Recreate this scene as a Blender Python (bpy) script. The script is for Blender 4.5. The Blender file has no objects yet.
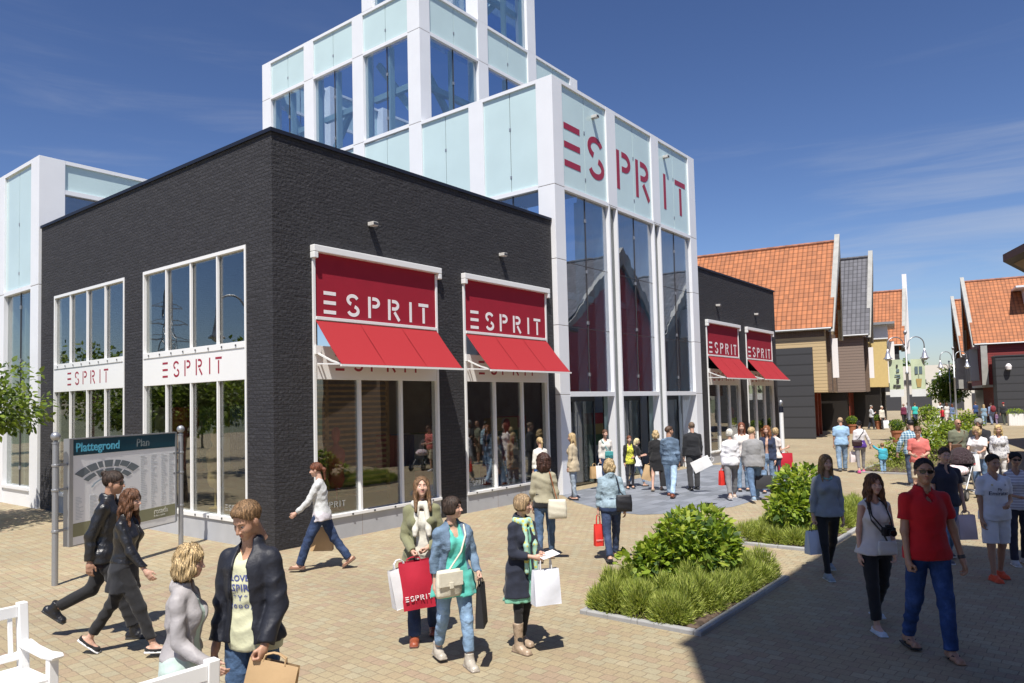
import bpy, bmesh, math, random
import numpy as np
from mathutils import Vector, Matrix
random.seed(7); RNG=np.random.RandomState(5)
PI=math.pi; R=math.radians
S=bpy.context.scene; C=S.collection
# ---------------------------------------------------------------- helpers
def tag(o,label=None,cat=None,group=None,kind=None):
    for k,v in (('label',label),('category',cat),('group',group),('kind',kind)):
        if v: o[k]=v
    return o
def root_matrix(o):
    m=Matrix.Identity(4); ch=[]
    while o is not None: ch.append(o); o=o.parent
    for p in reversed(ch): m=m@Matrix.LocRotScale(p.location,p.rotation_euler,p.scale)
    return m
def thing(name,label,cat,loc=(0,0,0),rz=0,group=None):
    o=bpy.data.objects.new(name,None); C.objects.link(o); o.location=loc; o.rotation_euler=(0,0,rz); o.empty_display_size=.2
    return tag(o,label,cat,group)
def copy_tree(o,parent=None):
    c=o.copy(); C.objects.link(c); c.parent=parent
    for ch in list(o.children): copy_tree(ch,c)
    return c
class MB:
    def __init__(s): s.v=[]; s.f=[]; s.m=[]; s.smooth=False
    def add(s,vs,fs,mi=0):
        b=len(s.v); s.v+= [tuple(v) for v in vs]; s.f+=[tuple(b+i for i in f) for f in fs]; s.m+=[mi]*len(fs); return s
    def box(s,x0,x1,y0,y1,z0,z1,mi=0,fr=None):
        vs=[(x,y,z) for z in(z0,z1) for y in(y0,y1) for x in(x0,x1)]
        if fr: vs=[fr(*v) for v in vs]
        return s.add(vs,[(0,2,3,1),(4,5,7,6),(0,1,5,4),(2,6,7,3),(0,4,6,2),(1,3,7,5)],mi)
    def quad(s,a,b,c,d,mi=0): return s.add([a,b,c,d],[(0,1,2,3)],mi)
    def poly(s,pts,mi=0): return s.add(pts,[tuple(range(len(pts)))],mi)
    def slab(s,pts,off,mi=0):
        n=len(pts); o=Vector(off); q=[Vector(p) for p in pts]
        vs=q+[p+o for p in q]
        return s.add(vs,[tuple(range(n))[::-1],tuple(range(n,2*n))]+[(i,(i+1)%n,n+(i+1)%n,n+i) for i in range(n)],mi)
    def bar(s,a,b,w,h=None,mi=0,up=(0,0,1)):
        a=Vector(a);b=Vector(b);d=(b-a).normalized();h=h or w;u=Vector(up)
        if abs(d.dot(u))>.98: u=Vector((0,1,0))
        x=d.cross(u).normalized();y=x.cross(d)
        vs=[p+x*i*w/2+y*j*h/2 for p in(a,b) for i,j in((-1,-1),(1,-1),(1,1),(-1,1))]
        return s.add(vs,[(3,2,1,0),(4,5,6,7)]+[(i,(i+1)%4,4+(i+1)%4,4+i) for i in range(4)],mi)
    def tube(s,pts,r,n=10,mi=0,cap=True):
        pts=[Vector(p) for p in pts]; rs=r if hasattr(r,'__len__') else [r]*len(pts)
        b=len(s.v); pu=None
        for i,p in enumerate(pts):
            d=(pts[min(i+1,len(pts)-1)]-pts[max(i-1,0)]).normalized()
            u=pu if pu is not None else (Vector((0,0,1)) if abs(d.z)<.9 else Vector((1,0,0)))
            x=d.cross(u)
            if x.length<1e-4: x=d.cross(Vector((0,1,0)))
            x.normalize(); y=x.cross(d).normalized(); pu=y
            for k in range(n):
                a=2*PI*k/n; s.v.append(tuple(p+x*math.cos(a)*rs[i]+y*math.sin(a)*rs[i]))
        for i in range(len(pts)-1):
            for k in range(n):
                s.f.append((b+i*n+k,b+i*n+(k+1)%n,b+(i+1)*n+(k+1)%n,b+(i+1)*n+k)); s.m.append(mi)
        if cap:
            s.f.append(tuple(b+k for k in range(n))[::-1]); s.m.append(mi)
            s.f.append(tuple(b+(len(pts)-1)*n+k for k in range(n))); s.m.append(mi)
        return s
    def lathe(s,prof,c=(0,0,0),n=20,mi=0):
        b=len(s.v)
        for r,z in prof:
            for k in range(n): a=2*PI*k/n; s.v.append((c[0]+r*math.cos(a),c[1]+r*math.sin(a),c[2]+z))
        for i in range(len(prof)-1):
            for k in range(n): s.f.append((b+i*n+k,b+i*n+(k+1)%n,b+(i+1)*n+(k+1)%n,b+(i+1)*n+k)); s.m.append(mi)
        return s
    def build(s,name,mats,parent=None,world=True,smooth=False,fix=True,bevel=0,loc=None):
        if not isinstance(mats,(list,tuple)): mats=[mats]
        me=bpy.data.meshes.new(name); vs=s.v
        if parent is not None and world:
            mi=root_matrix(parent).inverted(); vs=[mi@Vector(v) for v in vs]
        if loc is not None: vs=[(v[0]-loc[0],v[1]-loc[1],v[2]-loc[2]) for v in vs]
        me.from_pydata([tuple(v) for v in vs],[],s.f)
        for m in mats: me.materials.append(m)
        me.polygons.foreach_set('material_index',s.m)
        if smooth: me.polygons.foreach_set('use_smooth',[True]*len(me.polygons))
        if fix:
            bm=bmesh.new(); bm.from_mesh(me); bmesh.ops.recalc_face_normals(bm,faces=bm.faces); bm.to_mesh(me); bm.free()
        o=bpy.data.objects.new(name,me); C.objects.link(o)
        if parent is not None: o.parent=parent
        if loc is not None: o.location=loc
        if bevel:
            b=o.modifiers.new('bevel','BEVEL'); b.width=bevel; b.segments=2; b.limit_method='ANGLE'
        return o
def Fr(o,ux,out):
    o=Vector(o);ux=Vector(ux).normalized();out=Vector(out).normalized()
    return lambda u,d,z: tuple(o+ux*u+out*d+Vector((0,0,z)))
def wall(mb,fr,u0,u1,z0,z1,holes=(),th=.25,mi=0):
    us=sorted({u0,u1}|{h[i] for h in holes for i in(0,1)}); zs=sorted({z0,z1}|{h[i] for h in holes for i in(2,3)})
    ins=lambda u,z: any(h[0]<u<h[1] and h[2]<z<h[3] for h in holes)
    for i in range(len(us)-1):
        for j in range(len(zs)-1):
            if ins((us[i]+us[i+1])/2,(zs[j]+zs[j+1])/2): continue
            for d in (0,-th):
                mb.quad(*[fr(u,d,z) for u,z in((us[i],zs[j]),(us[i+1],zs[j]),(us[i+1],zs[j+1]),(us[i],zs[j+1]))][::(1 if d==0 else -1)],mi=mi)
    for h in list(holes)+[(u0,u1,z0,z1)]:
        a,b,c,d=h
        for (p,q) in (((a,c),(b,c)),((b,c),(b,d)),((b,d),(a,d)),((a,d),(a,c))):
            mb.quad(fr(p[0],0,p[1]),fr(q[0],0,q[1]),fr(q[0],-th,q[1]),fr(p[0],-th,p[1]),mi=mi)
# ---------------------------------------------------------------- materials
MATS={}
def mat(name,col,rough=.8,metal=0,bump=0,bscale=40,var=0,vscale=6,spec=.5,sheen=0,coat=0,coords='Object',trans=0):
    if name in MATS: return MATS[name]
    m=bpy.data.materials.new(name); m.use_nodes=True; nt=m.node_tree; N=nt.nodes; L=nt.links; b=N['Principled BSDF']
    b.inputs['Base Color'].default_value=(*col,1); b.inputs['Roughness'].default_value=rough; b.inputs['Metallic'].default_value=metal
    b.inputs['Specular IOR Level'].default_value=spec; b.inputs['Sheen Weight'].default_value=sheen; b.inputs['Coat Weight'].default_value=coat
    tc=N.new('ShaderNodeTexCoord')
    if var:
        n=N.new('ShaderNodeTexNoise'); n.inputs['Scale'].default_value=vscale; n.inputs['Detail'].default_value=6; L.new(tc.outputs[coords],n.inputs['Vector'])
        r=N.new('ShaderNodeMapRange'); r.inputs['From Min'].default_value=.3; r.inputs['From Max'].default_value=.7; r.inputs['To Min'].default_value=1-var; r.inputs['To Max'].default_value=1+var
        L.new(n.outputs['Fac'],r.inputs['Value'])
        x=N.new('ShaderNodeVectorMath'); x.operation='SCALE'; x.inputs[0].default_value=col; L.new(r.outputs['Result'],x.inputs['Scale']); L.new(x.outputs['Vector'],b.inputs['Base Color'])
    if bump:
        n=N.new('ShaderNodeTexNoise'); n.inputs['Scale'].default_value=bscale; n.inputs['Detail'].default_value=4; L.new(tc.outputs[coords],n.inputs['Vector'])
        u=N.new('ShaderNodeBump'); u.inputs['Strength'].default_value=bump; u.inputs['Distance'].default_value=.01; L.new(n.outputs['Fac'],u.inputs['Height']); L.new(u.outputs['Normal'],b.inputs['Normal'])
    MATS[name]=m; return m
def nodes(m): return m.node_tree.nodes,m.node_tree.links,m.node_tree.nodes['Principled BSDF']
def ramp(N,stops,interp='LINEAR'):
    r=N.new('ShaderNodeValToRGB'); r.color_ramp.interpolation=interp
    e=r.color_ramp.elements
    while len(e)<len(stops): e.new(.5)
    for i,(p,c) in enumerate(stops): e[i].position=p; e[i].color=(*c,1)
    return r
def wallcoord(N,L,ang=0):
    """vector (along the wall, height, 0) from world position"""
    g=N.new('ShaderNodeNewGeometry'); s=N.new('ShaderNodeSeparateXYZ'); L.new(g.outputs['Position'],s.inputs[0])
    a=N.new('ShaderNodeMath'); a.operation='ADD'; L.new(s.outputs[0],a.inputs[0]); L.new(s.outputs[1],a.inputs[1])
    c=N.new('ShaderNodeCombineXYZ'); L.new(a.outputs[0],c.inputs[0]); L.new(s.outputs[2],c.inputs[1]); return c
def brickmat(name,c1,c2,mortar,bw=.21,bh=.065,bump=.8,noise=.6,msz=.008):
    m=mat(name,c1,rough=.75); N,L,b=nodes(m); v=wallcoord(N,L)
    n0=N.new('ShaderNodeTexNoise'); n0.inputs['Scale'].default_value=5; L.new(v.outputs[0],n0.inputs['Vector'])
    mx=N.new('ShaderNodeMix'); mx.data_type='VECTOR'; mx.inputs['Factor'].default_value=.012; L.new(v.outputs[0],mx.inputs['A']); L.new(n0.outputs['Color'],mx.inputs['B'])
    t=N.new('ShaderNodeTexBrick'); t.inputs['Scale'].default_value=1; t.inputs['Brick Width'].default_value=bw; t.inputs['Row Height'].default_value=bh; t.inputs['Mortar Size'].default_value=msz; t.inputs['Mortar Smooth'].default_value=.6
    t.inputs['Color1'].default_value=(*c1,1); t.inputs['Color2'].default_value=(*c2,1); t.inputs['Mortar'].default_value=(*mortar,1)
    L.new(mx.outputs['Result'],t.inputs['Vector']); L.new(t.outputs['Color'],b.inputs['Base Color'])
    n=N.new('ShaderNodeTexNoise'); n.inputs['Scale'].default_value=16; n.inputs['Detail'].default_value=5; L.new(v.outputs[0],n.inputs['Vector'])
    mp=N.new('ShaderNodeMath'); mp.operation='MULTIPLY_ADD'; L.new(n.outputs['Fac'],mp.inputs[0]); mp.inputs[1].default_value=noise
    iv=N.new('ShaderNodeMath'); iv.operation='SUBTRACT'; iv.inputs[0].default_value=1; L.new(t.outputs['Fac'],iv.inputs[1]); L.new(iv.outputs[0],mp.inputs[2])
    u=N.new('ShaderNodeBump'); u.inputs['Strength'].default_value=bump; u.inputs['Distance'].default_value=.02; L.new(mp.outputs[0],u.inputs['Height']); L.new(u.outputs['Normal'],b.inputs['Normal'])
    return m
M_brick=brickmat('black_brick',(.023,.022,.026),(.034,.033,.038),(.018,.018,.021),bump=1,noise=1.4)
M_brown=brickmat('brown_brick',(.12,.075,.05),(.16,.1,.07),(.2,.18,.15))
M_white=mat('white_cladding',(.78,.79,.81),rough=.35,var=.025,vscale=1.3)
M_joint=mat('joint_dark',(.25,.2,.17),rough=.8)
M_wframe=mat('white_paint',(.8,.8,.79),rough=.35)
M_coping=mat('coping_metal',(.007,.009,.02),rough=.5)
M_teal=mat('teal_panel',(.54,.68,.69),rough=.12,spec=.5,var=.04,vscale=.8)
M_steel=mat('pale_green_steel',(.5,.62,.58),rough=.45)
M_plinth=mat('grey_plinth',(.42,.43,.45),rough=.7,var=.06,vscale=3)
M_redletter=mat('red_letter',(.32,.02,.045),rough=.4)
M_whiteletter=mat('white_letter',(.85,.82,.82),rough=.5)
M_redfab=mat('red_awning_fabric',(.34,.015,.02),rough=.75,bump=.15,bscale=200)
M_darkred=mat('crimson_sign_fabric',(.31,.004,.022),rough=.8,bump=.15,bscale=160,var=.05,vscale=3)
M_grey=mat('grey_metal',(.36,.37,.39),rough=.38,metal=.6)
M_dark=mat('dark_metal',(.05,.05,.055),rough=.5)
M_fixture=mat('lamp_fixture',(.55,.53,.5),rough=.4)
M_int=mat('shop_interior',(.26,.22,.18),rough=.8,var=.2,vscale=2)
M_wood=mat('shop_wood',(.55,.33,.15),rough=.55,var=.2,vscale=8)
M_floor=mat('shop_floor',(.3,.24,.18),rough=.35)
M_black=mat('matt_black',(.012,.012,.013),rough=.8)
def glass(name,tint,refl=1.0,ior=1.6,base=.02):
    m=bpy.data.materials.new(name); m.use_nodes=True; N=m.node_tree.nodes; L=m.node_tree.links; N.clear()
    o=N.new('ShaderNodeOutputMaterial'); t=N.new('ShaderNodeBsdfTransparent'); t.inputs[0].default_value=(*tint,1)
    g=N.new('ShaderNodeBsdfGlossy'); g.inputs['Roughness'].default_value=.0; g.inputs['Color'].default_value=(refl,refl,refl,1)
    f=N.new('ShaderNodeFresnel'); gb=N.new('ShaderNodeNewGeometry'); mi_=N.new('ShaderNodeMix'); mi_.inputs['A'].default_value=ior; mi_.inputs['B'].default_value=1/ior; L.new(gb.outputs['Backfacing'],mi_.inputs['Factor']); L.new(mi_.outputs['Result'],f.inputs['IOR'])
    mr=N.new('ShaderNodeMapRange'); mr.inputs['To Min'].default_value=base; mr.inputs['To Max'].default_value=1.2; L.new(f.outputs[0],mr.inputs['Value'])
    tc=N.new('ShaderNodeNewGeometry'); n=N.new('ShaderNodeTexNoise'); n.inputs['Scale'].default_value=.9; L.new(tc.outputs['Position'],n.inputs['Vector'])
    u=N.new('ShaderNodeBump'); u.inputs['Strength'].default_value=.05; u.inputs['Distance'].default_value=.05; L.new(n.outputs['Fac'],u.inputs['Height']); L.new(u.outputs['Normal'],g.inputs['Normal'])
    x=N.new('ShaderNodeMixShader'); L.new(mr.outputs[0],x.inputs[0]); L.new(t.outputs[0],x.inputs[1]); L.new(g.outputs[0],x.inputs[2]); L.new(x.outputs[0],o.inputs[0])
    return m
M_glass=glass('shop_glass',(.8,.82,.8),1,1.6,.07)
M_tglass=glass('tower_glass',(.80,.87,.93),1,1.6,.13)
M_fglass=glass('front_glass',(.62,.70,.80),1,1.6,.2)
M_dglass=glass('door_glass',(.66,.68,.68),1,1.5)
def paving():
    m=mat('beige_pavers',(.4,.32,.24),rough=.85); N,L,b=nodes(m)
    g=N.new('ShaderNodeNewGeometry'); mp=N.new('ShaderNodeMapping'); mp.inputs['Rotation'].default_value=(0,0,R(93)); L.new(g.outputs['Position'],mp.inputs['Vector'])
    nn=N.new('ShaderNodeTexNoise'); nn.inputs['Scale'].default_value=9; L.new(g.outputs['Position'],nn.inputs['Vector'])
    mx=N.new('ShaderNodeMix'); mx.data_type='VECTOR'; mx.inputs['Factor'].default_value=.035; L.new(mp.outputs[0],mx.inputs['A']); L.new(nn.outputs['Color'],mx.inputs['B'])
    def br(off,w=.145,h=.125):
        t=N.new('ShaderNodeTexBrick'); t.inputs['Scale'].default_value=1; t.inputs['Brick Width'].default_value=w; t.inputs['Row Height'].default_value=h; t.inputs['Mortar Size'].default_value=.005; t.inputs['Mortar Smooth'].default_value=.5
        t.inputs['Color1'].default_value=(0,0,0,1); t.inputs['Color2'].default_value=(1,1,1,1); t.inputs['Mortar'].default_value=(.5,.5,.5,1); L.new(mx.outputs['Result'],t.inputs['Vector']); return t
    t=br(0)
    cr=ramp(N,[(0,(.335,.25,.17)),(.2,(.345,.27,.17)),(.4,(.35,.29,.18)),(.6,(.36,.29,.18)),(.8,(.34,.30,.20)),(1,(.385,.325,.21))])
    n1=N.new('ShaderNodeTexNoise'); n1.inputs['Scale'].default_value=.55; n1.inputs['Detail'].default_value=5; L.new(g.outputs['Position'],n1.inputs['Vector'])
    ad=N.new('ShaderNodeMath'); ad.operation='MULTIPLY_ADD'; ad.inputs[1].default_value=.9; ad.inputs[2].default_value=-.45; L.new(n1.outputs['Fac'],ad.inputs[0])
    a2=N.new('ShaderNodeMath'); a2.operation='ADD'; L.new(ad.outputs[0],a2.inputs[0]); L.new(t.outputs['Color'],a2.inputs[1]); L.new(a2.outputs[0],cr.inputs[0])
    n2=N.new('ShaderNodeTexNoise'); n2.inputs['Scale'].default_value=45; n2.inputs['Detail'].default_value=5; n2.inputs['Roughness'].default_value=.7; L.new(g.outputs['Position'],n2.inputs['Vector'])
    r2=N.new('ShaderNodeMapRange'); r2.inputs['From Min'].default_value=.25; r2.inputs['From Max'].default_value=.75; r2.inputs['To Min'].default_value=.78; r2.inputs['To Max'].default_value=1.2; L.new(n2.outputs['Fac'],r2.inputs['Value'])
    n3=N.new('ShaderNodeTexNoise'); n3.inputs['Scale'].default_value=.35; n3.inputs['Detail'].default_value=7; n3.inputs['Roughness'].default_value=.65; L.new(g.outputs['Position'],n3.inputs['Vector'])
    r3=N.new('ShaderNodeMapRange'); r3.inputs['From Min'].default_value=.3; r3.inputs['From Max'].default_value=.7; r3.inputs['To Min'].default_value=.80; r3.inputs['To Max'].default_value=1.12; L.new(n3.outputs['Fac'],r3.inputs['Value'])
    mu=N.new('ShaderNodeMath'); mu.operation='MULTIPLY'; L.new(r2.outputs[0],mu.inputs[0]); L.new(r3.outputs[0],mu.inputs[1])
    sc=N.new('ShaderNodeVectorMath'); sc.operation='SCALE'; L.new(cr.outputs[0],sc.inputs[0]); L.new(mu.outputs[0],sc.inputs['Scale'])
    mo=N.new('ShaderNodeMix'); mo.data_type='RGBA'; L.new(t.outputs['Fac'],mo.inputs['Factor']); L.new(sc.outputs[0],mo.inputs['A']); mo.inputs['B'].default_value=(.23,.18,.12,1)
    L.new(mo.outputs['Result'],b.inputs['Base Color'])
    h=N.new('ShaderNodeMath'); h.operation='MULTIPLY_ADD'; L.new(n2.outputs['Fac'],h.inputs[0]); h.inputs[1].default_value=.35
    iv=N.new('ShaderNodeMath'); iv.operation='SUBTRACT'; iv.inputs[0].default_value=1; L.new(t.outputs['Fac'],iv.inputs[1]); L.new(iv.outputs[0],h.inputs[2])
    u=N.new('ShaderNodeBump'); u.inputs['Strength'].default_value=.6; u.inputs['Distance'].default_value=.008; L.new(h.outputs[0],u.inputs['Height']); L.new(u.outputs[0],b.inputs['Normal'])
    return m
M_pave=paving()
def slate():
    m=mat('slate_paving',(.2,.22,.25),rough=.6); N,L,b=nodes(m); g=N.new('ShaderNodeNewGeometry')
    t=N.new('ShaderNodeTexBrick'); t.inputs['Scale'].default_value=1; t.inputs['Brick Width'].default_value=.6; t.inputs['Row Height'].default_value=.3; t.inputs['Mortar Size'].default_value=.006
    t.inputs['Color1'].default_value=(.15,.165,.19,1); t.inputs['Color2'].default_value=(.24,.26,.30,1); t.inputs['Mortar'].default_value=(.1,.1,.11,1); L.new(g.outputs['Position'],t.inputs['Vector']); L.new(t.outputs['Color'],b.inputs['Base Color'])
    return m
M_slate=slate()
def lap(name,col,pitch=.2,bump=.6):
    """horizontal boarding"""
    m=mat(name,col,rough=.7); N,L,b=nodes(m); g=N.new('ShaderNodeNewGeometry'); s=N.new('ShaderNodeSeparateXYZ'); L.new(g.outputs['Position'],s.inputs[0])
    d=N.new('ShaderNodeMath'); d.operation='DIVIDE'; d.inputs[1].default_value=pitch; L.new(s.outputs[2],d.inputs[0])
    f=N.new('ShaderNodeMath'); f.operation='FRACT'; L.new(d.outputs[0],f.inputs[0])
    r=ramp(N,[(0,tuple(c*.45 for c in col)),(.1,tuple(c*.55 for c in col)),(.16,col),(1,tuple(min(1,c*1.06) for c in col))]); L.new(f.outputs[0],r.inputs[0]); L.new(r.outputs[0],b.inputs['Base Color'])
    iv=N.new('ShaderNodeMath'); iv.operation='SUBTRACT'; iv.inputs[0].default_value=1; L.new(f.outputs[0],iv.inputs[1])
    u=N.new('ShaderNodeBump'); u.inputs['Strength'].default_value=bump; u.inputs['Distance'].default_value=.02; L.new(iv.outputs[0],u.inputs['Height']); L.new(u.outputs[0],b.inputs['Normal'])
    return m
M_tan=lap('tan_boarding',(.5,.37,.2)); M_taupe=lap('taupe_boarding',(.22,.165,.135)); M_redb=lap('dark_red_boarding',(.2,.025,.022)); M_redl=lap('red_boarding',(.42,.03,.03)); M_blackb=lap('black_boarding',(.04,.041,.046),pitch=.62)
M_cream=mat('cream_render',(.62,.47,.2),rough=.8,var=.05); M_offw=mat('offwhite_render',(.66,.62,.54),rough=.8); M_barge=mat('weathered_bargeboard',(.36,.355,.33),rough=.75,var=.12,vscale=3)
M_redwood=mat('red_brown_timber',(.22,.035,.015),rough=.6,var=.2,vscale=5); M_dstore=mat('dark_storefront',(.02,.017,.015),rough=.35)
M_zinc=mat('zinc_gutter',(.35,.36,.37),rough=.5,metal=.5)
def tiles(name,col,dark,u,v,pu=.28,pv=.36):
    """roof tiles: u along the eave, v along the ridge-normal height; coordinates from UV map"""
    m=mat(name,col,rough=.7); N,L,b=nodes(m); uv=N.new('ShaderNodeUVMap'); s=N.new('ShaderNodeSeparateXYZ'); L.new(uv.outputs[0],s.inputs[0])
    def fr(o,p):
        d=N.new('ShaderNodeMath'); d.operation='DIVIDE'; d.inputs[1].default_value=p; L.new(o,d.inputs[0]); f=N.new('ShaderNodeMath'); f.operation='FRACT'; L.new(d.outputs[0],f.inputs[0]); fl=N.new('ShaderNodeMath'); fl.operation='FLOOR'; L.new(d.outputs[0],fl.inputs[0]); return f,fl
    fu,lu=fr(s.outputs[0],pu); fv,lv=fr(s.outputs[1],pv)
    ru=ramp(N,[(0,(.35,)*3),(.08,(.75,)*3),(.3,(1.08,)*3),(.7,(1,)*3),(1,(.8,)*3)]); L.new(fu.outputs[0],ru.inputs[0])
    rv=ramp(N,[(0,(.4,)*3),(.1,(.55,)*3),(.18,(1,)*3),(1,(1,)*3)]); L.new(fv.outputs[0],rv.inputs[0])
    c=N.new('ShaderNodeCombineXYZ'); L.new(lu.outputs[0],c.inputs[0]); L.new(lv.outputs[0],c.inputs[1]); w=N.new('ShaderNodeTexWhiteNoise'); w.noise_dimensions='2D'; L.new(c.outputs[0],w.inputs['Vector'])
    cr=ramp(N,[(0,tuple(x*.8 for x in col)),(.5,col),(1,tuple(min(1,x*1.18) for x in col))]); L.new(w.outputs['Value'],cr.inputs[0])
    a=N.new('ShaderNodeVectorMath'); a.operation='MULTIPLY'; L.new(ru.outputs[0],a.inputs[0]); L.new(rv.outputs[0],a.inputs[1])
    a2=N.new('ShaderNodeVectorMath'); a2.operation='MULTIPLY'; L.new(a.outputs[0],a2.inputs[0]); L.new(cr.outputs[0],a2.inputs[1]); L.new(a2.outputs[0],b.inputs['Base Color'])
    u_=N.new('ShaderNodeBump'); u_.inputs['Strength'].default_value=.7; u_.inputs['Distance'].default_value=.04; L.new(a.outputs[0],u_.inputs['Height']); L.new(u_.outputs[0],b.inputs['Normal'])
    return m
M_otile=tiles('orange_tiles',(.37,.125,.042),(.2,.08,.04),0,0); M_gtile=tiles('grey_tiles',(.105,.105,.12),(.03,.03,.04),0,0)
# ---------------------------------------------------------------- camera, light, sky
cam=bpy.data.cameras.new('camera'); co=bpy.data.objects.new('camera',cam); C.objects.link(co); S.camera=co
cam.sensor_width=36; cam.lens=731.39/1024*36; cam.shift_x=(512-489.02)/1024; cam.shift_y=(367.88-341.5)/1024; cam.clip_end=3000; cam.clip_start=.1
r_=Vector((0.62799581,-0.77787441,-0.0230797)); u_=Vector((-0.02356182,-0.04864884,0.998538)); w_=Vector((0.77785995,0.62653387,0.0488794))
CP=Vector((-7.67,-11.08,2.5))
co.matrix_world=Matrix(((r_.x,u_.x,-w_.x,CP.x),(r_.y,u_.y,-w_.y,CP.y),(r_.z,u_.z,-w_.z,CP.z),(0,0,0,1)))
SAZ,SEL=R(31),R(62)
sd=Vector((math.cos(SAZ)*math.cos(SEL),math.sin(SAZ)*math.cos(SEL),-math.sin(SEL)))
sl=bpy.data.lights.new('sun','SUN'); sl.energy=5.0; sl.angle=R(.53); sl.color=(1,.95,.87); so=bpy.data.objects.new('sun',sl); C.objects.link(so)
so.rotation_euler=sd.to_track_quat('-Z','Y').to_euler()
W=bpy.data.worlds.new('World'); S.world=W; W.use_nodes=True; N=W.node_tree.nodes; L=W.node_tree.links; bg=N['Background']
sky=N.new('ShaderNodeTexSky'); sky.sky_type='NISHITA'; sky.sun_disc=False; sky.sun_elevation=SEL; sky.sun_rotation=math.atan2(-sd.x,-sd.y); sky.air_density=1.0; sky.dust_density=.6; sky.ozone_density=2.2
tc=N.new('ShaderNodeTexCoord'); sx=N.new('ShaderNodeSeparateXYZ'); L.new(tc.outputs['Generated'],sx.inputs[0])
# thin cirrus streaks lying almost level above the roofs
at=N.new('ShaderNodeMath'); at.operation='ARCTAN2'; L.new(sx.outputs[1],at.inputs[0]); L.new(sx.outputs[0],at.inputs[1])
cz=N.new('ShaderNodeCombineXYZ'); L.new(at.outputs[0],cz.inputs[0]); L.new(sx.outputs[2],cz.inputs[1])
mp=N.new('ShaderNodeMapping'); mp.inputs['Rotation'].default_value=(0,0,R(11)); mp.inputs['Scale'].default_value=(1.7,17,1); L.new(cz.outputs[0],mp.inputs['Vector'])
cn=N.new('ShaderNodeTexNoise'); cn.inputs['Scale'].default_value=1.3; cn.inputs['Detail'].default_value=8; cn.inputs['Roughness'].default_value=.6; cn.inputs['Distortion'].default_value=.5; L.new(mp.outputs[0],cn.inputs['Vector'])
n2_=N.new('ShaderNodeTexNoise'); n2_.inputs['Scale'].default_value=1.6; L.new(tc.outputs['Generated'],n2_.inputs['Vector'])
mm_=N.new('ShaderNodeMath'); mm_.operation='MULTIPLY'; L.new(cn.outputs['Fac'],mm_.inputs[0]); L.new(n2_.outputs['Fac'],mm_.inputs[1])
cr=N.new('ShaderNodeMapRange'); cr.inputs['From Min'].default_value=.27; cr.inputs['From Max'].default_value=.5; cr.inputs['To Max'].default_value=.34; cr.interpolation_type='SMOOTHSTEP'; L.new(mm_.outputs[0],cr.inputs['Value'])
el=N.new('ShaderNodeMapRange'); el.inputs['From Min'].default_value=.2; el.inputs['From Max'].default_value=.48; el.inputs['To Min'].default_value=1; el.inputs['To Max'].default_value=.12; L.new(sx.outputs[2],el.inputs['Value']); em=N.new('ShaderNodeMath'); em.operation='MULTIPLY'; L.new(cr.outputs[0],em.inputs[0]); L.new(el.outputs[0],em.inputs[1])
cm=N.new('ShaderNodeMix'); cm.data_type='RGBA'; L.new(em.outputs[0],cm.inputs['Factor']); cm.inputs['B'].default_value=(5.0,5.2,5.8,1)
sc0=N.new('ShaderNodeVectorMath'); sc0.operation='SCALE'; sc0.inputs['Scale'].default_value=.2; L.new(sky.outputs[0],sc0.inputs[0]); gm_=N.new('ShaderNodeGamma'); gm_.inputs['Gamma'].default_value=1.35; L.new(sc0.outputs[0],gm_.inputs[0]); sc1=N.new('ShaderNodeVectorMath'); sc1.operation='MULTIPLY'; sc1.inputs[1].default_value=(4.7,4.6,5.2); L.new(gm_.outputs[0],sc1.inputs[0]); L.new(sc1.outputs[0],cm.inputs['A']); cm.inputs['B'].default_value=(5.6,5.8,6.2,1)
L.new(cm.outputs['Result'],bg.inputs['Color']); bg.inputs['Strength'].default_value=.082
S.view_settings.view_transform='Standard'; S.view_settings.look='None'; S.view_settings.exposure=.42; S.view_settings.gamma=1
# ================================================================ ground
def sheet(name,pts,z,m):
    mb=MB(); mb.poly([(x,y,z) for x,y in pts]); o=mb.build(name,m); o['kind']='structure'; return o
sheet('ground',[(-900,-900),(1500,-900),(1500,900),(-900,900)],-.01,mat('far_ground',(.12,.13,.07),var=.2,vscale=.05))
sheet('paved_square',[(-60,-40),(135,-40),(135,60),(-60,60)],0,M_pave)
arc=[(8.9,-.16),(7.9,-1.2),(7.0,-2.6),(6.9,-3.5),(7.6,-4.2),(9,-4.75),(11,-4.85),(13.2,-4.5),(16,-3.9),(18.5,-3.4),(19.5,-2.2),(19.2,-.02),(18.5,-.02),(18.5,.05),(8.95,.05)]
sheet('slate_forecourt',arc,.004,M_slate)
# ================================================================ lettering
def arcp(cx,cy,rx,ry,a0,a1,n=14): return [(cx+rx*math.cos(R(a0+(a1-a0)*i/n)),cy+ry*math.sin(R(a0+(a1-a0)*i/n))) for i in range(n+1)]
def strokes(ch,t):
    h=t/2
    if ch=='E': return [[(0,1-h),(.68,1-h)],[(0,.5),(.68,.5)],[(0,h),(.68,h)]]
    if ch=='S': return [arcp(.37,.745,.33-h*.6,.255-h+.02,18,250),arcp(.40,.255,.34-h*.6,.255-h+.02,72,-165)]
    if ch=='P': return [[(h,0),(h,1)],[(.27,1-h)]+arcp(.42,.74,.28-h*.5,.26-h,90,-90)+[(.27,.48+h)]]
    if ch=='R': return [[(h,0),(h,1)],[(.27,1-h)]+arcp(.42,.74,.28-h*.5,.26-h,90,-90)+[(.27,.48+h)],[(.42,.40),(.74,0)]]
    if ch=='I': return [[(h,0),(h,1)]]
    if ch=='T': return [[(0,1-h),(.7,1-h)],[(.35,0),(.35,.80)]]
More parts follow.
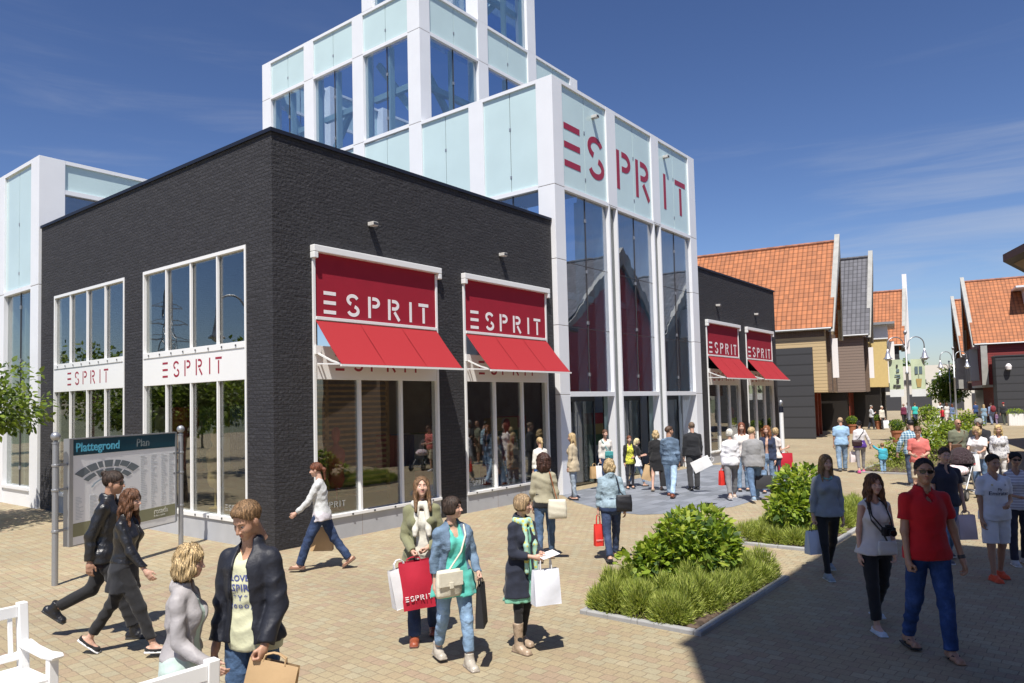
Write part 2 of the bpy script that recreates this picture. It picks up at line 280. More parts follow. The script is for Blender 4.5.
def stroke_mesh(mb,pts,t,fr,x0,sc,z0,d,sx=1):
    n=len(pts); L_=[];R_=[]
    for i,p in enumerate(pts):
        a=pts[max(i-1,0)];b=pts[min(i+1,n-1)]; dx,dy=b[0]-a[0],b[1]-a[1]; l=math.hypot(dx,dy); nx,ny=-dy/l*t/2,dx/l*t/2
        L_.append((p[0]+nx,p[1]+ny)); R_.append((p[0]-nx,p[1]-ny))
    f=lambda q,dd: fr(x0+q[0]*sc*sx,dd,z0+q[1]*sc)
    for i in range(n-1):
        q=[L_[i],L_[i+1],R_[i+1],R_[i]]
        vs=[f(p,d) for p in q]+[f(p,d-.006) for p in q]
        mb.add(vs,[(0,1,2,3),(7,6,5,4),(0,4,5,1),(1,5,6,2),(2,6,7,3),(3,7,4,0)])
def lettering(fr,u0,width,z0,h,d,m,parent,t=.15,pos=None,name='lettering'):
    adv=[0,1.31,2.64,3.93,5.4,6.07]; tot=6.77; k=width/tot
    for i,ch in enumerate('ESPRIT'):
        x=pos[i] if pos else u0+adv[i]*k; mb=MB()
        for st in strokes(ch,t): stroke_mesh(mb,st,t,fr,x,h,z0,d)
        mb.build('letter',m,parent)
def textmesh(s,size,fr,u,d,z,m,parent,name='lettering',ext=.002,sx=1,bold=0):
    cu=bpy.data.curves.new('t','FONT'); cu.body=s; cu.size=size; cu.extrude=ext; cu.offset=bold; cu.resolution_u=2
    o=bpy.data.objects.new('t',cu); C.objects.link(o); dg=bpy.context.evaluated_depsgraph_get(); me=bpy.data.meshes.new_from_object(o.evaluated_get(dg)); bpy.data.objects.remove(o)
    mb=MB(); mb.v=[fr(u+v.co.x*sx,d+v.co.z,z+v.co.y) for v in me.vertices]; mb.f=[tuple(p.vertices) for p in me.polygons]; mb.m=[0]*len(mb.f)
    return mb.build(name,m,parent,fix=False)
# ================================================================ main shop
M_greyletter=mat('grey_letter',(.33,.33,.32),rough=.6)
FR=Fr((0,0,0),(1,0,0),(0,-1,0)); FL=Fr((0,0,0),(0,-1,0),(-1,0,0))
HT=7.55
def front_window(fr,b,a0,a1,panes,decal=True):
    """right hand facade: sign panel, awning, band and display window between a0 and a1"""
    mb=MB()
    for x in (a0,a1-.06): mb.box(x,x+.06,-.15,.035,.47,5.4,fr=fr)
    mb.box(a0-.0,a1,-.15,.06,.41,.47,fr=fr)                                 # sill
    for k in range(1,panes):
        x=a0+(a1-a0)*k/panes; mb.box(x-.03,x+.03,-.08,.012,.473,3.03,fr=fr)
    mb.box(a0+.06,a1-.06,-.14,.016,3.03,3.66,fr=fr)                          # white band
    mb.box(a0+.06,a1-.06,-.14,.05,4.15,4.21,fr=fr)
    w=mb.build('window_frame',M_wframe,b,bevel=.004)
    g=MB(); g.box(a0+.06,a1-.06,-.065,-.052,.47,3.03,fr=fr); g.build('pane',M_glass,w)
    mb=MB(); mb.box(a0,a1,-.2,.02,0,.408,fr=fr)
    n=max(2,int((a1-a0)/1.1)); mb.build('window_plinth',M_plinth,w)
    mb=MB()
    for k in range(1,n): x=a0+(a1-a0)*k/n; mb.box(x-.004,x+.004,.018,.0215,0,.405,fr=fr)
    mb.build('plinth_joint',M_joint,w)
    mb=MB(); nb=panes*2
    for k in range(nb): x=a0+.3+(a1-a0-.6)*k/(nb-1); mb.box(x-.018,x+.018,.058,.075,.425,.455,fr=fr)
    mb.build('drain_cap',M_dark,w)
    lettering(fr,a0+.52,2.3,3.2,.32,.019,M_redletter,w,.15,name='band_lettering')
    if decal: lettering(fr,a0+.15,.6,.6,.11,-.04,M_greyletter,w,.14,name='glass_lettering')
    mb=MB(); mb.box(a0+.06,a1-.06,-.03,.012,4.21,5.42,fr=fr); sp=mb.build('sign_panel',M_darkred,b)
    lettering(fr,a0+.26,2.86,4.28,.43,.016,M_whiteletter,sp,.16)
    mb=MB(); mb.box(a0-.03,a1+.07,-.02,.12,5.42,5.55,fr=fr); mb.box(a0-.03,a0+.07,-.02,.118,5.30,5.419,fr=fr); mb.box(a1-.03,a1+.07,-.02,.118,5.30,5.419,fr=fr); mb.build('awning_housing',M_wframe,b,bevel=.012)
    mb=MB(); A=(.03,4.14);B=(.76,3.28); n=10
    for i in range(n):
        t0,t1=i/n,(i+1)/n
        for off in (0,-.012):
            mb.quad(*[fr(u,A[0]+(B[0]-A[0])*t-off*.6,A[1]+(B[1]-A[1])*t+off-.02*math.sin(PI*t)) for u,t in((a0+.05,t0),(a1-.05,t0),(a1-.05,t1),(a0+.05,t1))])
    aw=mb.build('awning',M_redfab,b,fix=False)
    for q in(1,2): mb=MB(); u=a0+(a1-a0)*q/3; mb.bar(fr(u,A[0]+.008,A[1]+.001),fr(u,B[0]+.004,B[1]+.004),.012,.003); mb.build('seam',mat('awning_seam',(.32,.012,.018),rough=.8),aw)
    mb=MB(); mb.box(a0+.03,a1-.03,B[0]-.01,B[0]+.03,B[1]-.045,B[1]-.005,fr=fr); mb.build('awning_bar',M_wframe,aw)
    for x in (a0+.09,a1-.09):
        mb=MB(); mb.bar(fr(x,.03,3.52),fr(x,.42,3.36),.03); mb.bar(fr(x,.42,3.36),fr(x,.75,3.27),.03); mb.bar(fr(x,.03,3.32),fr(x,.72,3.28),.025); mb.box(x-.07,x+.05,.018,.07,3.5,3.66,fr=fr); mb.build('awning_arm',M_wframe,aw)
    return w
def wall_lamp(fr,b,u,z,s=1,d=0):
    s*=.66
    mb=MB(); mb.box(u-.1*s,u+.1*s,d,d+.05*s,z-.06*s,z+.06*s,fr=fr); mb.box(u-.11*s,u+.11*s,d+.051*s,d+.26*s,z-.07*s,z+.05*s,fr=fr)
    l=mb.build('wall_lamp',M_fixture,b,bevel=.01); mb=MB(); mb.box(u-.085*s,u+.085*s,d+.258*s,d+.268*s,z-.05*s,z+.03*s,fr=fr); mb.build('lamp_glass',M_dark,l)
shop=thing('shop_building','black painted brick shop on the corner with red awnings and a glass tower rising behind','shop building',(0,0,0))
H1=[(.86,4.27,0,5.42),(5.16,8.57,0,5.42)]
mb=MB(); wall(mb,FR,0,8.93,0,HT-.07,H1)
H2=[(-4.76,-.82,0,5.55),(-9.56,-5.65,0,5.55)]
wall(mb,FL,-10.45,-.251,0,HT-.07,H2); mb.build('brick_wall',M_brick,shop,fix=False)
mb=MB(); wall(mb,Fr((0,10.45,0),(1,0,0),(0,1,0)),.26,8.93,0,HT-.08); mb.build('rear_wall',M_brick,shop)
mb=MB(); mb.box(-.04,8.93,-.04,.22,HT-.07,HT); mb.box(-.04,.22,.22,10.45,HT-.07,HT); mb.build('coping',M_coping,shop)
mb=MB(); mb.box(.25,8.93,.25,10.4,HT-.45,HT-.32); mb.build('flat_roof',mat('roof_felt',(.12,.12,.12)),shop)
for a0,a1 in((.86,4.27),(5.16,8.57)): front_window(FR,shop,a0,a1,3)
for u in (2.33,6.64): wall_lamp(FR,shop,u,6.2)
def side_window(a0,a1):
    fr=FL; mb=MB(); W_=.045
    for x in(a0,a1-W_): mb.box(x,x+W_,-.16,.02,.5,5.55,fr=fr)
    mb.box(a0+W_,a1-W_,-.16,.02,5.48,5.55,fr=fr); mb.box(a0,a1,-.16,.05,.42,.5,fr=fr)
    mb.box(a0+W_,a1-W_,-.16,.014,3.05,3.64,fr=fr); mb.box(a0+W_,a1-W_,-.15,.03,3.64,3.76,fr=fr)
    for k in (1,2,3):
        x=a0+(a1-a0)*k/4; mb.box(x-.021,x+.021,-.04,.012,3.76,5.48,fr=fr); mb.box(x-.021,x+.021,-.04,.012,.5,3.05,fr=fr)
    w=mb.build('window_frame',M_wframe,shop,bevel=.004)
    g=MB(); g.box(a0+W_,a1-W_,-.055,-.045,.5,3.05,fr=fr); g.box(a0+W_,a1-W_,-.055,-.045,3.76,5.48,fr=fr); g.build('pane',M_glass,w)
    mb=MB(); mb.box(a0,a1,-.2,.02,0,.418,fr=fr); mb.build('window_plinth',M_plinth,w)
    mb=MB()
    for k in range(8): x=a0+.3+(a1-a0-.6)*k/7; mb.box(x-.018,x+.018,.04,.046,3.68,3.715,fr=fr); mb.box(x-.018,x+.018,.05,.06,.44,.475,fr=fr)
    mb.build('drain_cap',M_dark,w)
    lettering(fr,a0+.86,2.28,3.2,.32,.017,M_redletter,w,.13,name='band_lettering')
    lettering(fr,a1-.8,.6,.6,.11,-.035,M_greyletter,w,.14,name='glass_lettering')
side_window(-4.76,-.82); side_window(-9.56,-5.65)
# interior: floors, slatted display screens, shelves, rails
mb=MB(); mb.box(.26,8.9,.26,10.2,.28,.36); mb.build('shop_floor',M_floor,shop)
mb=MB(); mb.box(.26,8.9,.26,10.2,3.3,3.45); mb.box(3.6,3.7,3.4,10.2,.36,3.3); mb.box(3.2,8.9,3.3,3.4,.36,3.3); mb.build('shop_interior',M_int,shop)
mb=MB()
for k in range(22): z=.55+k*.12; mb.box(.7,4.2,1.5,1.53,z,z+.05)
for x in(.7,2.4,4.17): mb.box(x,x+.05,1.54,1.6,.36,3.2)
mb.build('slatted_screen',M_wood,shop)
mb=MB(); cols=[(.5,.08,.08),(.1,.15,.3),(.6,.6,.58),(.15,.25,.12),(.55,.4,.15)]
cm_=[mat('garment_%s'%c,v) for c,v in zip(('red','blue','white','green','ochre'),cols)]
for (x0,y0,nx) in((5.0,2.2,40),(5.4,3.1,50),(1.5,5.0,0)):
    for k in range(nx): mb.box(x0+k*.06,x0+k*.06+.04,y0,y0+.35,.9+.1*(k%3),1.75,mi=(k//6)%5)
for k in range(60): y=4.2+k*.09; mb.box(2.6,3.0,y,y+.06,.9+.08*(k%4),1.8+(0 if k%16<8 else .8),mi=(k//8)%5)
for k in range(8): mb.box(5.2+k*.4,5.5+k*.4,1.2,1.7,.36,.9,mi=k%5)
mb.build('clothes_rail',cm_,shop)
# plain shop dummies behind the panes
def dummy(x,y,c,b,rz=0):
    mb=MB(); mb.lathe([(.0,.36),(.14,.37),(.14,.4),(.02,.42),(.02,.8),(.12,.85),(.17,1.0),(.15,1.2),(.19,1.5),(.17,1.62),(.06,1.7),(.05,1.78),(.09,1.85),(.09,2.0),(.05,2.08),(0,2.09)],(x,y,0),14)
    return mb.build('dummy',c,b,smooth=True)
for x,y,c in((1.3,.9,cm_[2]),(2.2,1.0,cm_[0]),(5.8,1.0,cm_[1]),(7.9,.9,cm_[0]),(8.2,1.2,cm_[2])): dummy(x,y,c,shop)
for y,c in((1.6,cm_[2]),(3.6,cm_[4]),(6.6,cm_[2]),(8.4,cm_[1])): dummy(1.0,y,c,shop)
# ================================================================ glass and panel tower
tower=thing('glass_tower','stepped tower of white columns, pale teal panels and blue glass behind the corner shop','tower',(8.95,-.15,0))
CW=.55
def column(fr,u0,u1,z0,z1,dep,joints,parent,ret=None):
    mb=MB(); mb.box(u0,u1,-dep,0,z0,z1,fr=fr); return mb
def bay(fr,parent,u0,u1,z0,zb,z1,top=True,teal_low=False,braces=True,glass_m=None):
    """one bay: glass z0..zb, panel zb..z1, cap rail; teal_low swaps"""
    fm=MB(); um=(u0+u1)/2
    fm.box(u0,u1,-.12,-.005,zb-.06,zb+.06,fr=fr)
    fm.build('bay_rail',M_white,parent)
    if top: fm=MB(); fm.box(u0,u1,-.2,-.004,z1-.1,z1,fr=fr); fm.build('cap_rail',M_white,parent)
    pm=MB()
    for a,b in((u0,um-.012),(um+.012,u1)): pm.box(a,b,-.1,-.06,zb+.06,z1-.1,fr=fr)
    p=pm.build('teal_panel',M_teal,parent)
    g=MB()
    for a,b in((u0,um-.012),(um+.012,u1)): g.box(a,b,-.13,-.115,z0,zb-.06,fr=fr)
    gl=g.build('glazing',glass_m or M_tglass,parent)
    f=MB()
    f.box(um-.012,um+.012,-.11,-.085,zb+.06,z1-.1,fr=fr); f.box(um-.012,um+.012,-.14,-.10,z0,zb-.06,fr=fr)
    f.build('glass_joint',M_dark,gl)
    f=MB()
    k=z0+.5
    while k<zb-.3: f.box(um-.035,um+.035,-.115,-.09,k-.05,k+.05,fr=fr); k+=1.5
    k=zb+.5
    while k<z1-.3: f.box(um-.03,um+.03,-.085,-.05,k-.04,k+.04,fr=fr); k+=1.4
    f.build('glass_clip',M_grey,gl)
def steel(fr,parent,u0,u1,z0,z1,diag=1,off=.16):
    mb=MB(); um=(u0+u1)/2
    mb.box(um+.02,um+.1,-off-.2,-off,z0,z1,fr=fr); mb.box(u0+.0,u0+.08,-off-.2,-off,z0,z1,fr=fr); mb.box(u1-.08,u1,-off-.2,-off,z0,z1,fr=fr)
    zm=z0+(z1-z0)*.52; mb.bar(fr(u0,-off-.4,zm),fr(u1,-off-.4,zm),.16,.2)
    if diag: a,b=((u0,z1-.1),(u1,z0+.1)) if diag>0 else ((u1,z1-.1),(u0,z0+.1)); mb.bar(fr(a[0],-off-.6,a[1]),fr(b[0],-off-.6,b[1]),.16,.2)
    mb.build('steel_bracing',M_steel,parent)
X0,Y0=8.95,-.15
TF=Fr((0,Y0,0),(1,0,0),(0,-1,0))      # front, u = X
TL=Fr((X0,0,0),(0,-1,0),(-1,0,0))     # left, u = -Y
TB=Fr((0,4.86,0),(1,0,0),(0,-1,0))    # upper front
def col(name,x0,x1,y0,y1,z0,z1,joints=(),p=tower):
    zs=[z0]+list(joints)+[z1]; mb=MB()
    for a,b in zip(zs[:-1],zs[1:]): mb.box(x0,x1,y0,y1,a+(.008 if a!=z0 else 0),b-(.0 if b==z1 else .008))
    o=mb.build(name,M_white,p,bevel=.006); 
    if joints:
        m2=MB()
        for j in joints: m2.box(x0+.01,x1-.01,y0+.01,y1-.01,j-.02,j+.02)
        m2.build('column_joint',M_joint,o)
    return o
J=(2.7,4.6,6.43,8.5)
col('column',X0,X0+.5,Y0,Y0+.55,0,11.56,J)                       # corner
for x in (11.92,14.95): col('column',x,x+.56,Y0,Y0+.5,8.46,11.56,(8.5,))
col('column',17.97,18.53,Y0,Y0+.55,0,11.56,J)
# narrow side-lit strips between the lower bays
for x in (11.92,14.95):
    mb=MB(); 
    for a in(x,x+.48): mb.box(a,a+.08,Y0,Y0+.25,0,8.452)
    o=mb.build('mullion',M_white,tower,bevel=.006); g=MB(); g.box(x+.08,x+.48,Y0+.12,Y0+.14,0,8.45); g.build('pane',M_dglass,o)
    mb=MB(); mb.box(x+.2,x+.36,Y0+.3,Y0+.5,0,8.4); mb.build('steel_post',M_steel,tower)
bays=[(9.45,11.92),(12.48,14.95),(15.51,17.97)]
for i,(a,b) in enumerate(bays):
    bay(TF,tower,a,b,2.78,8.5,11.56,glass_m=M_fglass); um=(a+b)/2
    mb=MB(); mb.box(a,b,-.15,.0,2.64,2.78,fr=TF); mb.build('door_lintel',M_white,tower,bevel=.005)
    mb=MB(); 
    for z in(4.6,6.43): mb.box(a,b,-.135,-.11,z-.008,z+.008,fr=TF)
    mb.build('glass_joint',M_dark,tower)
    mb=MB(); mb.box(um+.03,um+.13,-.5,-.2,2.8,8.4,fr=TF); mb.box(a+.05,a+.15,-.5,-.2,2.8,8.4,fr=TF); mb.box(b-.15,b-.05,-.5,-.2,2.8,8.4,fr=TF); mb.bar(TF(a,-.6,5.6),TF(b,-.6,5.6),.15,.2); mb.build('steel_bracing',M_steel,tower)
    # entrance doors, set back
    mb=MB(); 
    for x in(a,um-.03,b-.05): mb.box(x,x+.05,-.75,-.7,0,2.64,fr=TF)
    mb.box(a,b,-.755,-.695,2.5,2.64,fr=TF); d=mb.build('door_frame',M_dark,tower)
    g=MB(); g.box(a+.05,um-.03,-.73,-.715,.03,2.5,fr=TF); g.box(um+.02,b-.05,-.73,-.715,.03,2.5,fr=TF); g.build('pane',M_dglass,d)
    mb=MB(); 
    for x in(um-.18,um+.15): mb.bar(TF(x,-.66,.7),TF(x,-.66,2.2),.03)
    mb.build('handle',M_grey,d)
lettering(TF,0,0,9.17,1.25,-.052,M_redletter,tower,.145,pos=[9.58,10.85,12.6,13.87,15.94,16.88],name='tower_lettering')
for u in(11.2,16.03): wall_lamp(TF,tower,u,11.02,1.1,d=-.06)
# ground floor inside of the tower
mb=MB(); mb.box(9.0,18.5,6,6.1,0,4); mb.box(9,18.5,.9,6,-.0,.03); mb.build('hall_wall',M_int,tower)
for (x,y,w) in((10,3,1.2),(13.4,2.6,1),(16.2,3.2,1.4),(11.8,4.2,1.5)):
    mb=MB()
    for k in range(5): mb.box(x,x+w,y,y+.4,.05+k*.4,.449+k*.4,mi=(k+int(x))%5)
    mb.build('display_shelf',cm_,tower)
# left face, lower tier
cy=[-.15,2.33,4.86,7.58,10.30,12.95]
for y in (2.33,): col('column',X0,X0+.5,y,y+CW,7.2,11.56,(8.5,))
for y0,y1 in((.4,2.33),(2.88,4.86),(5.41,7.58),(8.13,10.3),(10.85,12.95)):
    lowtop=11.56
    bay(TL,tower,-y1,-y0,7.2,8.5,lowtop,top=(y1<5))
# upper tier
for y in (4.86,7.58,10.30,12.95): col('column',X0,X0+.5,y,y+CW,7.2,16.1 if y!=4.86 and y!=7.58 else 16.1,(8.5,11.56,14.63))
for i,(y0,y1) in enumerate(((5.41,7.58),(8.13,10.3),(10.85,12.95))):
    bay(TL,tower,-y1,-y0,11.62,14.63,16.1); steel(TL,tower,-y1,-y0,11.62,14.6,1 if i%2==0 else -1)
    mb=MB(); mb.box(-y1,-y0,-.12,-.005,11.5,11.62,fr=TL); mb.build('bay_rail',M_white,tower)
for x in(11.92,14.95,17.97): col('column',x,x+.56,4.86,5.36,11.4,16.1,(14.63,))
for i,(a,b) in enumerate(((9.45,11.92),(12.48,14.95),(15.51,17.97))):
    bay(TB,tower,a,b,11.4,14.63,16.1); steel(TB,tower,a,b,11.6,14.6,1 if i!=1 else -1)
# far sides of the upper tiers (seen through the glass)
TR=Fr((18.53,0,0),(0,1,0),(1,0,0)); TK=Fr((0,13.5,0),(1,0,0),(0,1,0))
for y0,y1 in((5.41,7.58),(8.13,10.3),(10.85,12.95)): bay(TR,tower,y0,y1,11.4,14.63,16.1)
for y in(7.58,10.3,12.95): col('column',18.03,18.53,y,y+CW,0,16.1,(14.63,))
for a,b in((9.45,11.92),(12.48,14.95),(15.51,17.97)): bay(TK,tower,a,b,7,14.63,16.1)
for x in(11.92,14.95): col('column',x,x+.56,13.0,13.5,7,16.1,(14.63,))
# lower tier right side and roofs
mb=MB(); mb.box(18.2,18.5,.4,13,0,8.4); mb.box(18.2,18.5,.4,4.85,8.4,11.5); mb.build('side_wall',M_white,tower)
mb=MB(); mb.box(9.05,18.45,-.05,5.0,11.3,11.4); mb.box(9.1,18.4,5.0,13.3,11.1,11.2); mb.build('flat_roof',MATS['roof_felt'],tower)
for x in(10,13,16): 
    mb=MB(); mb.bar((x,.4,11.2),(x,4.8,11.2),.2,.3); mb.build('steel_beam',M_steel,tower)
# crown: a cross shaped top tier
ZT=20.0
for x,y in((8.95,7.05),(11.95,4.86),(14.95,4.86)): col('column',x,x+.55,y,y+.55,16.1,ZT)
TD=Fr((8.95,0,0),(0,-1,0),(-1,0,0)); TC=Fr((0,4.86,0),(1,0,0),(0,-1,0)); TE=Fr((11.95,0,0),(0,-1,0),(-1,0,0)); TN=Fr((0,5.6,0),(1,0,0),(0,-1,0)); TS=Fr((15.5,0,0),(0,1,0),(1,0,0)); TW=Fr((0,7.58,0),(1,0,0),(0,1,0))
for fr,a,b in((TD,-7.05,-5.6),(TC,12.5,14.95),(TE,-5.6,-5.41),(TN,8.95,11.95),(TS,5.41,7.58),(TW,9.5,15.5)):
    g=MB(); g.box(a,b,-.13,-.115,16.1,19,fr=fr); g.build('glazing',M_tglass,tower)
    g=MB(); g.box(a,b,-.1,-.06,19,ZT,fr=fr); g.build('teal_panel',M_teal,tower)
steel(TC,tower,12.5,14.95,16.15,19,-1); steel(TD,tower,-7.05,-5.6,16.15,19,1)
# ================================================================ east brick wing (mirror image windows)
east=thing('brick_wing','low black brick wing with two small red awnings at the right of the glass tower','shop building',(18.53,0,0))
HE=[(19.43,22.83,0,5.42),(23.72,27.12,0,5.42)]
mb=MB(); wall(mb,FR,18.55,27.75,0,HT-.07,HE); wall(mb,Fr((27.75,0,0),(0,1,0),(1,0,0)),.002,10,0,HT-.07,[],.24); mb.build('brick_wall',M_brick,east,fix=False)
mb=MB(); mb.box(18.55,27.79,-.04,.22,HT-.07,HT); mb.box(27.53,27.79,.22,10,HT-.07,HT); mb.build('coping',M_coping,east)
mb=MB(); mb.box(18.55,27.5,.25,10,HT-.45,HT-.32); mb.build('flat_roof',MATS['roof_felt'],east)
mb=MB(); mb.box(18.55,27.5,.26,10,.28,.36); mb.box(18.55,27.5,4,4.1,.36,3.3); mb.box(18.55,27.5,.26,10,3.3,3.4); mb.build('shop_interior',M_int,east)
for a0,a1 in((19.43,22.83),(23.72,27.12)): front_window(FR,east,a0,a1,3,False)
for u in(20.6,25.01): wall_lamp(FR,east,u,6.2)
for x,c in((20.2,cm_[2]),(22,cm_[1]),(24.5,cm_[0])): dummy(x,1,c,east)
# ================================================================ west pavilion
west=thing('west_pavilion','white and teal clad pavilion at the far left end of the black brick wall','pavilion',(0,10.5,0))
WX=-.06; WF=Fr((WX,0,0),(0,-1,0),(-1,0,0)); WS=Fr((0,10.5,0),(1,0,0),(0,-1,0))
col('column',WX,.6,10.5,11.05,0,9.5,(5.98,),west); col('column',WX,.5,13.05,13.6,0,9.5,(5.98,),west); col('column',WX,.5,16.1,16.65,0,9.5,(5.98,),west)
for y0,y1 in((11.05,13.05),(13.6,16.1)):
    bay(WF,west,-y1,-y0,.52,5.98,9.5,glass_m=M_glass)
    mb=MB(); mb.box(-y1,-y0,-.14,.03,.44,.52,fr=WF); mb.box(-y1,-y0,-.14,-.02,0,.44,fr=WF); mb.build('window_sill',M_white,west)
    mb=MB(); mb.box(-(y0+y1)/2+.03,-(y0+y1)/2+.12,-.5,-.2,.3,5.9,fr=WF); mb.box(-y1+.05,-y1+.15,-.5,-.2,.3,5.9,fr=WF); mb.build('steel_bracing',M_steel,west)
bay(WS,west,.6,8.9,7.2,8.62,9.5)
mb=MB(); mb.box(.3,8.9,11.1,20,9.2,9.3); mb.box(4,4.1,11.1,20,0,6); mb.box(.2,8.9,19.9,20,0,9); mb.build('pavilion_interior',M_int,west)

dr=thing('drain_cover','dark rectangular drain cover in the slate paving near the white haired woman','drain cover',(9.05,-4.1,0)); q=[(8.85,-4.25),(9.35,-4.25),(9.35,-3.95),(8.85,-3.95)]
mb=MB(); mb.slab([(x,y,.001) for x,y in q],(0,0,.009)); mb.build('frame',M_dark,dr); mb=MB()
for k in range(7): mb.box(8.88+k*.065,8.92+k*.065,-4.22,-3.98,.0105,.016)
mb.build('grille',M_black,dr)
# ================================================================ houses
AU=R(9.8); U=Vector((math.cos(AU),math.sin(AU),0)); V=Vector((-math.sin(AU),math.cos(AU),0))
def uvquad(me_v,me_f,me_uv,pts,uvs): b=len(me_v); me_v+= [tuple(p) for p in pts]; me_f.append((b,b+1,b+2,b+3)); me_uv+=uvs
def roof_plane(name,m,parent,e0,e1,r1,r0,th=.12):
    """e0-e1 eave edge, r0-r1 ridge edge"""
    e0,e1,r0,r1=map(Vector,(e0,e1,r0,r1)); n=(e1-e0).cross(r0-e0).normalized()
    if n.z<0: n=-n
    W_=(e1-e0).length; H_=(r0-e0).length; inv=root_matrix(parent).inverted()
    vs=[e0,e1,r1,r0]; vs+= [v-n*th for v in vs]; fs=[(0,1,2,3),(7,6,5,4),(0,4,5,1),(1,5,6,2),(2,6,7,3),(3,7,4,0)]
    me=bpy.data.meshes.new(name); me.from_pydata([tuple(inv@v) for v in vs],[],fs); me.materials.append(m); uv=me.uv_layers.new(name='UVMap')
    co_={0:(0,0),1:(W_,0),2:(W_,H_),3:(0,H_),4:(0,0),5:(W_,0),6:(W_,H_),7:(0,H_)}
    for lp in me.loops: uv.data[lp.index].uv=co_[lp.vertex_index]
    o=bpy.data.objects.new(name,me); C.objects.link(o); o.parent=parent; return o
def house(name,label,O,side,w,D,ez,rz_,mwall,mtile,lower=2.73,lean=.3,mgable=None,front=-.4,u=None,v=None,ridgecap=(.3,.13,.08),store=M_dstore,eave=.25):
    """O: street end of the near eave. side=+1: street lies towards -v (left row), -1: right row"""
    u=u or U; v=v or V; out=-v*side; b=thing(name,label,'house',(O[0],O[1],0)); fr=Fr((O[0],O[1],0),u,out)
    mb=MB(); mb.box(0,.3,-D,front,lower,ez,fr=fr); mb.box(w-.3,w,-D,front,lower,ez,fr=fr); mb.box(.3,w-.3,-D,-D+.2,0,ez,fr=fr); mb.box(.3,w-.3,front-1.5,front-.01,lower,lower+.2,fr=fr); mb.build('wall',mwall,b)
    mb=MB(); f=front
    mb.slab([fr(0.3,f,lower),fr(w-.3,f,lower),fr(w-.3,f,ez),fr(w-.01,f+.01,ez),fr(w/2,f+lean*.8,rz_-.15),fr(.01,f+.01,ez),fr(.3,f,ez)],-out*.2); mb.build('gable_wall',mgable or mwall,b)
    e=eave; fo=.02
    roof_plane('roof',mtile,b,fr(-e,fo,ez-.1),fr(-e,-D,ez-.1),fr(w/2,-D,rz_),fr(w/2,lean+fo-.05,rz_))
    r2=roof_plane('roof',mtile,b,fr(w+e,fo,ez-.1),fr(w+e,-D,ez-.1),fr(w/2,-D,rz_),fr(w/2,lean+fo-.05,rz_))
    mb=MB(); k=0.
    while k<D-.1: mb.tube([fr(w/2,-k+lean-.1,rz_+.0),fr(w/2,-k-.38+lean-.1,rz_+.015)],.11,8); k+=.38
    mb.build('ridge_tiles',mat('ridge_tile_%d'%int(ridgecap[0]*100),ridgecap,rough=.8,var=.35,vscale=2),b)
    mb=MB(); 
    for s_ in(0,1):
        a0=-e-.02 if s_==0 else w+e+.02
        p0=Vector(fr(a0,0.02,ez-.35)); p1=Vector(fr(w/2,lean+.02,rz_+.45)); q=Vector(fr(a0+(.55 if s_==0 else -.55),0.02,ez-.35)); q1=Vector(fr(w/2,lean+.02,rz_-.6))
        mb.slab([p0,p1,q1,q],out*.07); mb.slab([p0,p1,p1+Vector((0,0,-.25)),p0+u*(.12 if s_==0 else -.12)],-out*.22)
    mb.build('bargeboard',M_barge,b)
    for a in (-e,w+e):
        mb=MB(); mb.tube([fr(a-.04 if a<0 else a+.04,-.05,ez-.16),fr(a-.04 if a<0 else a+.04,-D,ez-.16)],.07,8); mb.build('gutter',M_zinc,b)
    # recessed shop front
    mb=MB(); mb.box(.3,w,-D+.3,front-1.2,0,lower,fr=fr); mb.build('storefront',store,b)
    return b,fr
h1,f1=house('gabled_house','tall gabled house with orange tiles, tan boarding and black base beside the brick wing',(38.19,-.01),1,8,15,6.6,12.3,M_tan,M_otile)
mb=MB(); mb.box(-.3,-.002,-15,-1.12,0,5.38,fr=f1); mb.build('black_boarding',M_blackb,h1)
mb=MB(); mb.box(-.012,.05,-15,-.45,6.0,6.5,fr=f1); mb.build('soffit_board',M_brown,h1)
for a in(.6,4.2): 
    mb=MB(); mb.box(a,a+1.1,-.395,-.2,2.75,6.4,fr=f1); mb.build('brick_pier',M_brown,h1)
mb=MB(); mb.box(2.2,2.35,-.39,.1,3.6,6.0,fr=f1); mb.build('projecting_sign',M_whiteletter,h1)
mb=MB()
for a in(.35,3.2,5.4): mb.box(a,a+.3,-1.55,-1.25,0,2.7,fr=f1)
mb.build('timber_post',M_redwood,h1)
mb=MB()
for k in range(14): mb.box(.8+k*.5,.9+k*.5,-1.5,-1.45,0,2.7,fr=f1)
mb.build('timber_slat',M_redwood,h1)
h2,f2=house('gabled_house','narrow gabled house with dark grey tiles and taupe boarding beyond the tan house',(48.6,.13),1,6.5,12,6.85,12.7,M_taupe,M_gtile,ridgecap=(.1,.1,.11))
mb=MB(); mb.box(1.6,1.75,-.39,.15,3.7,5.9,fr=f2); mb.build('projecting_sign',M_whiteletter,h2)
mb=MB(); mb.box(.9,1.6,-.395,-.15,2.75,6.6,fr=f2); mb.build('brick_pier',M_brown,h2)
mb=MB()
for k in range(10): mb.box(.5+k*.6,.62+k*.6,-1.5,-1.45,0,2.7,fr=f2)
mb.build('timber_slat',M_redwood,h2)
h3,f3=house('gabled_house','far orange roofed house with a tall white board on its gable behind the cream shop',(61.5,.1),1,7,14,6.75,11.6,M_blackb,M_otile)
mb=MB(); mb.box(3.3,3.5,.1,.45,6,13.0,fr=f3); mb.build('projecting_sign',M_whiteletter,h3)
cr_=thing('cream_shop','cream rendered flat roofed shop with a white cornice box between the gabled houses','shop building',(55.6,.35,0)); fc=Fr((55.6,.35,0),U,-V)
mb=MB(); mb.box(0,5,-9,0,3.1,6.8,fr=fc); mb.build('wall',M_cream,cr_)
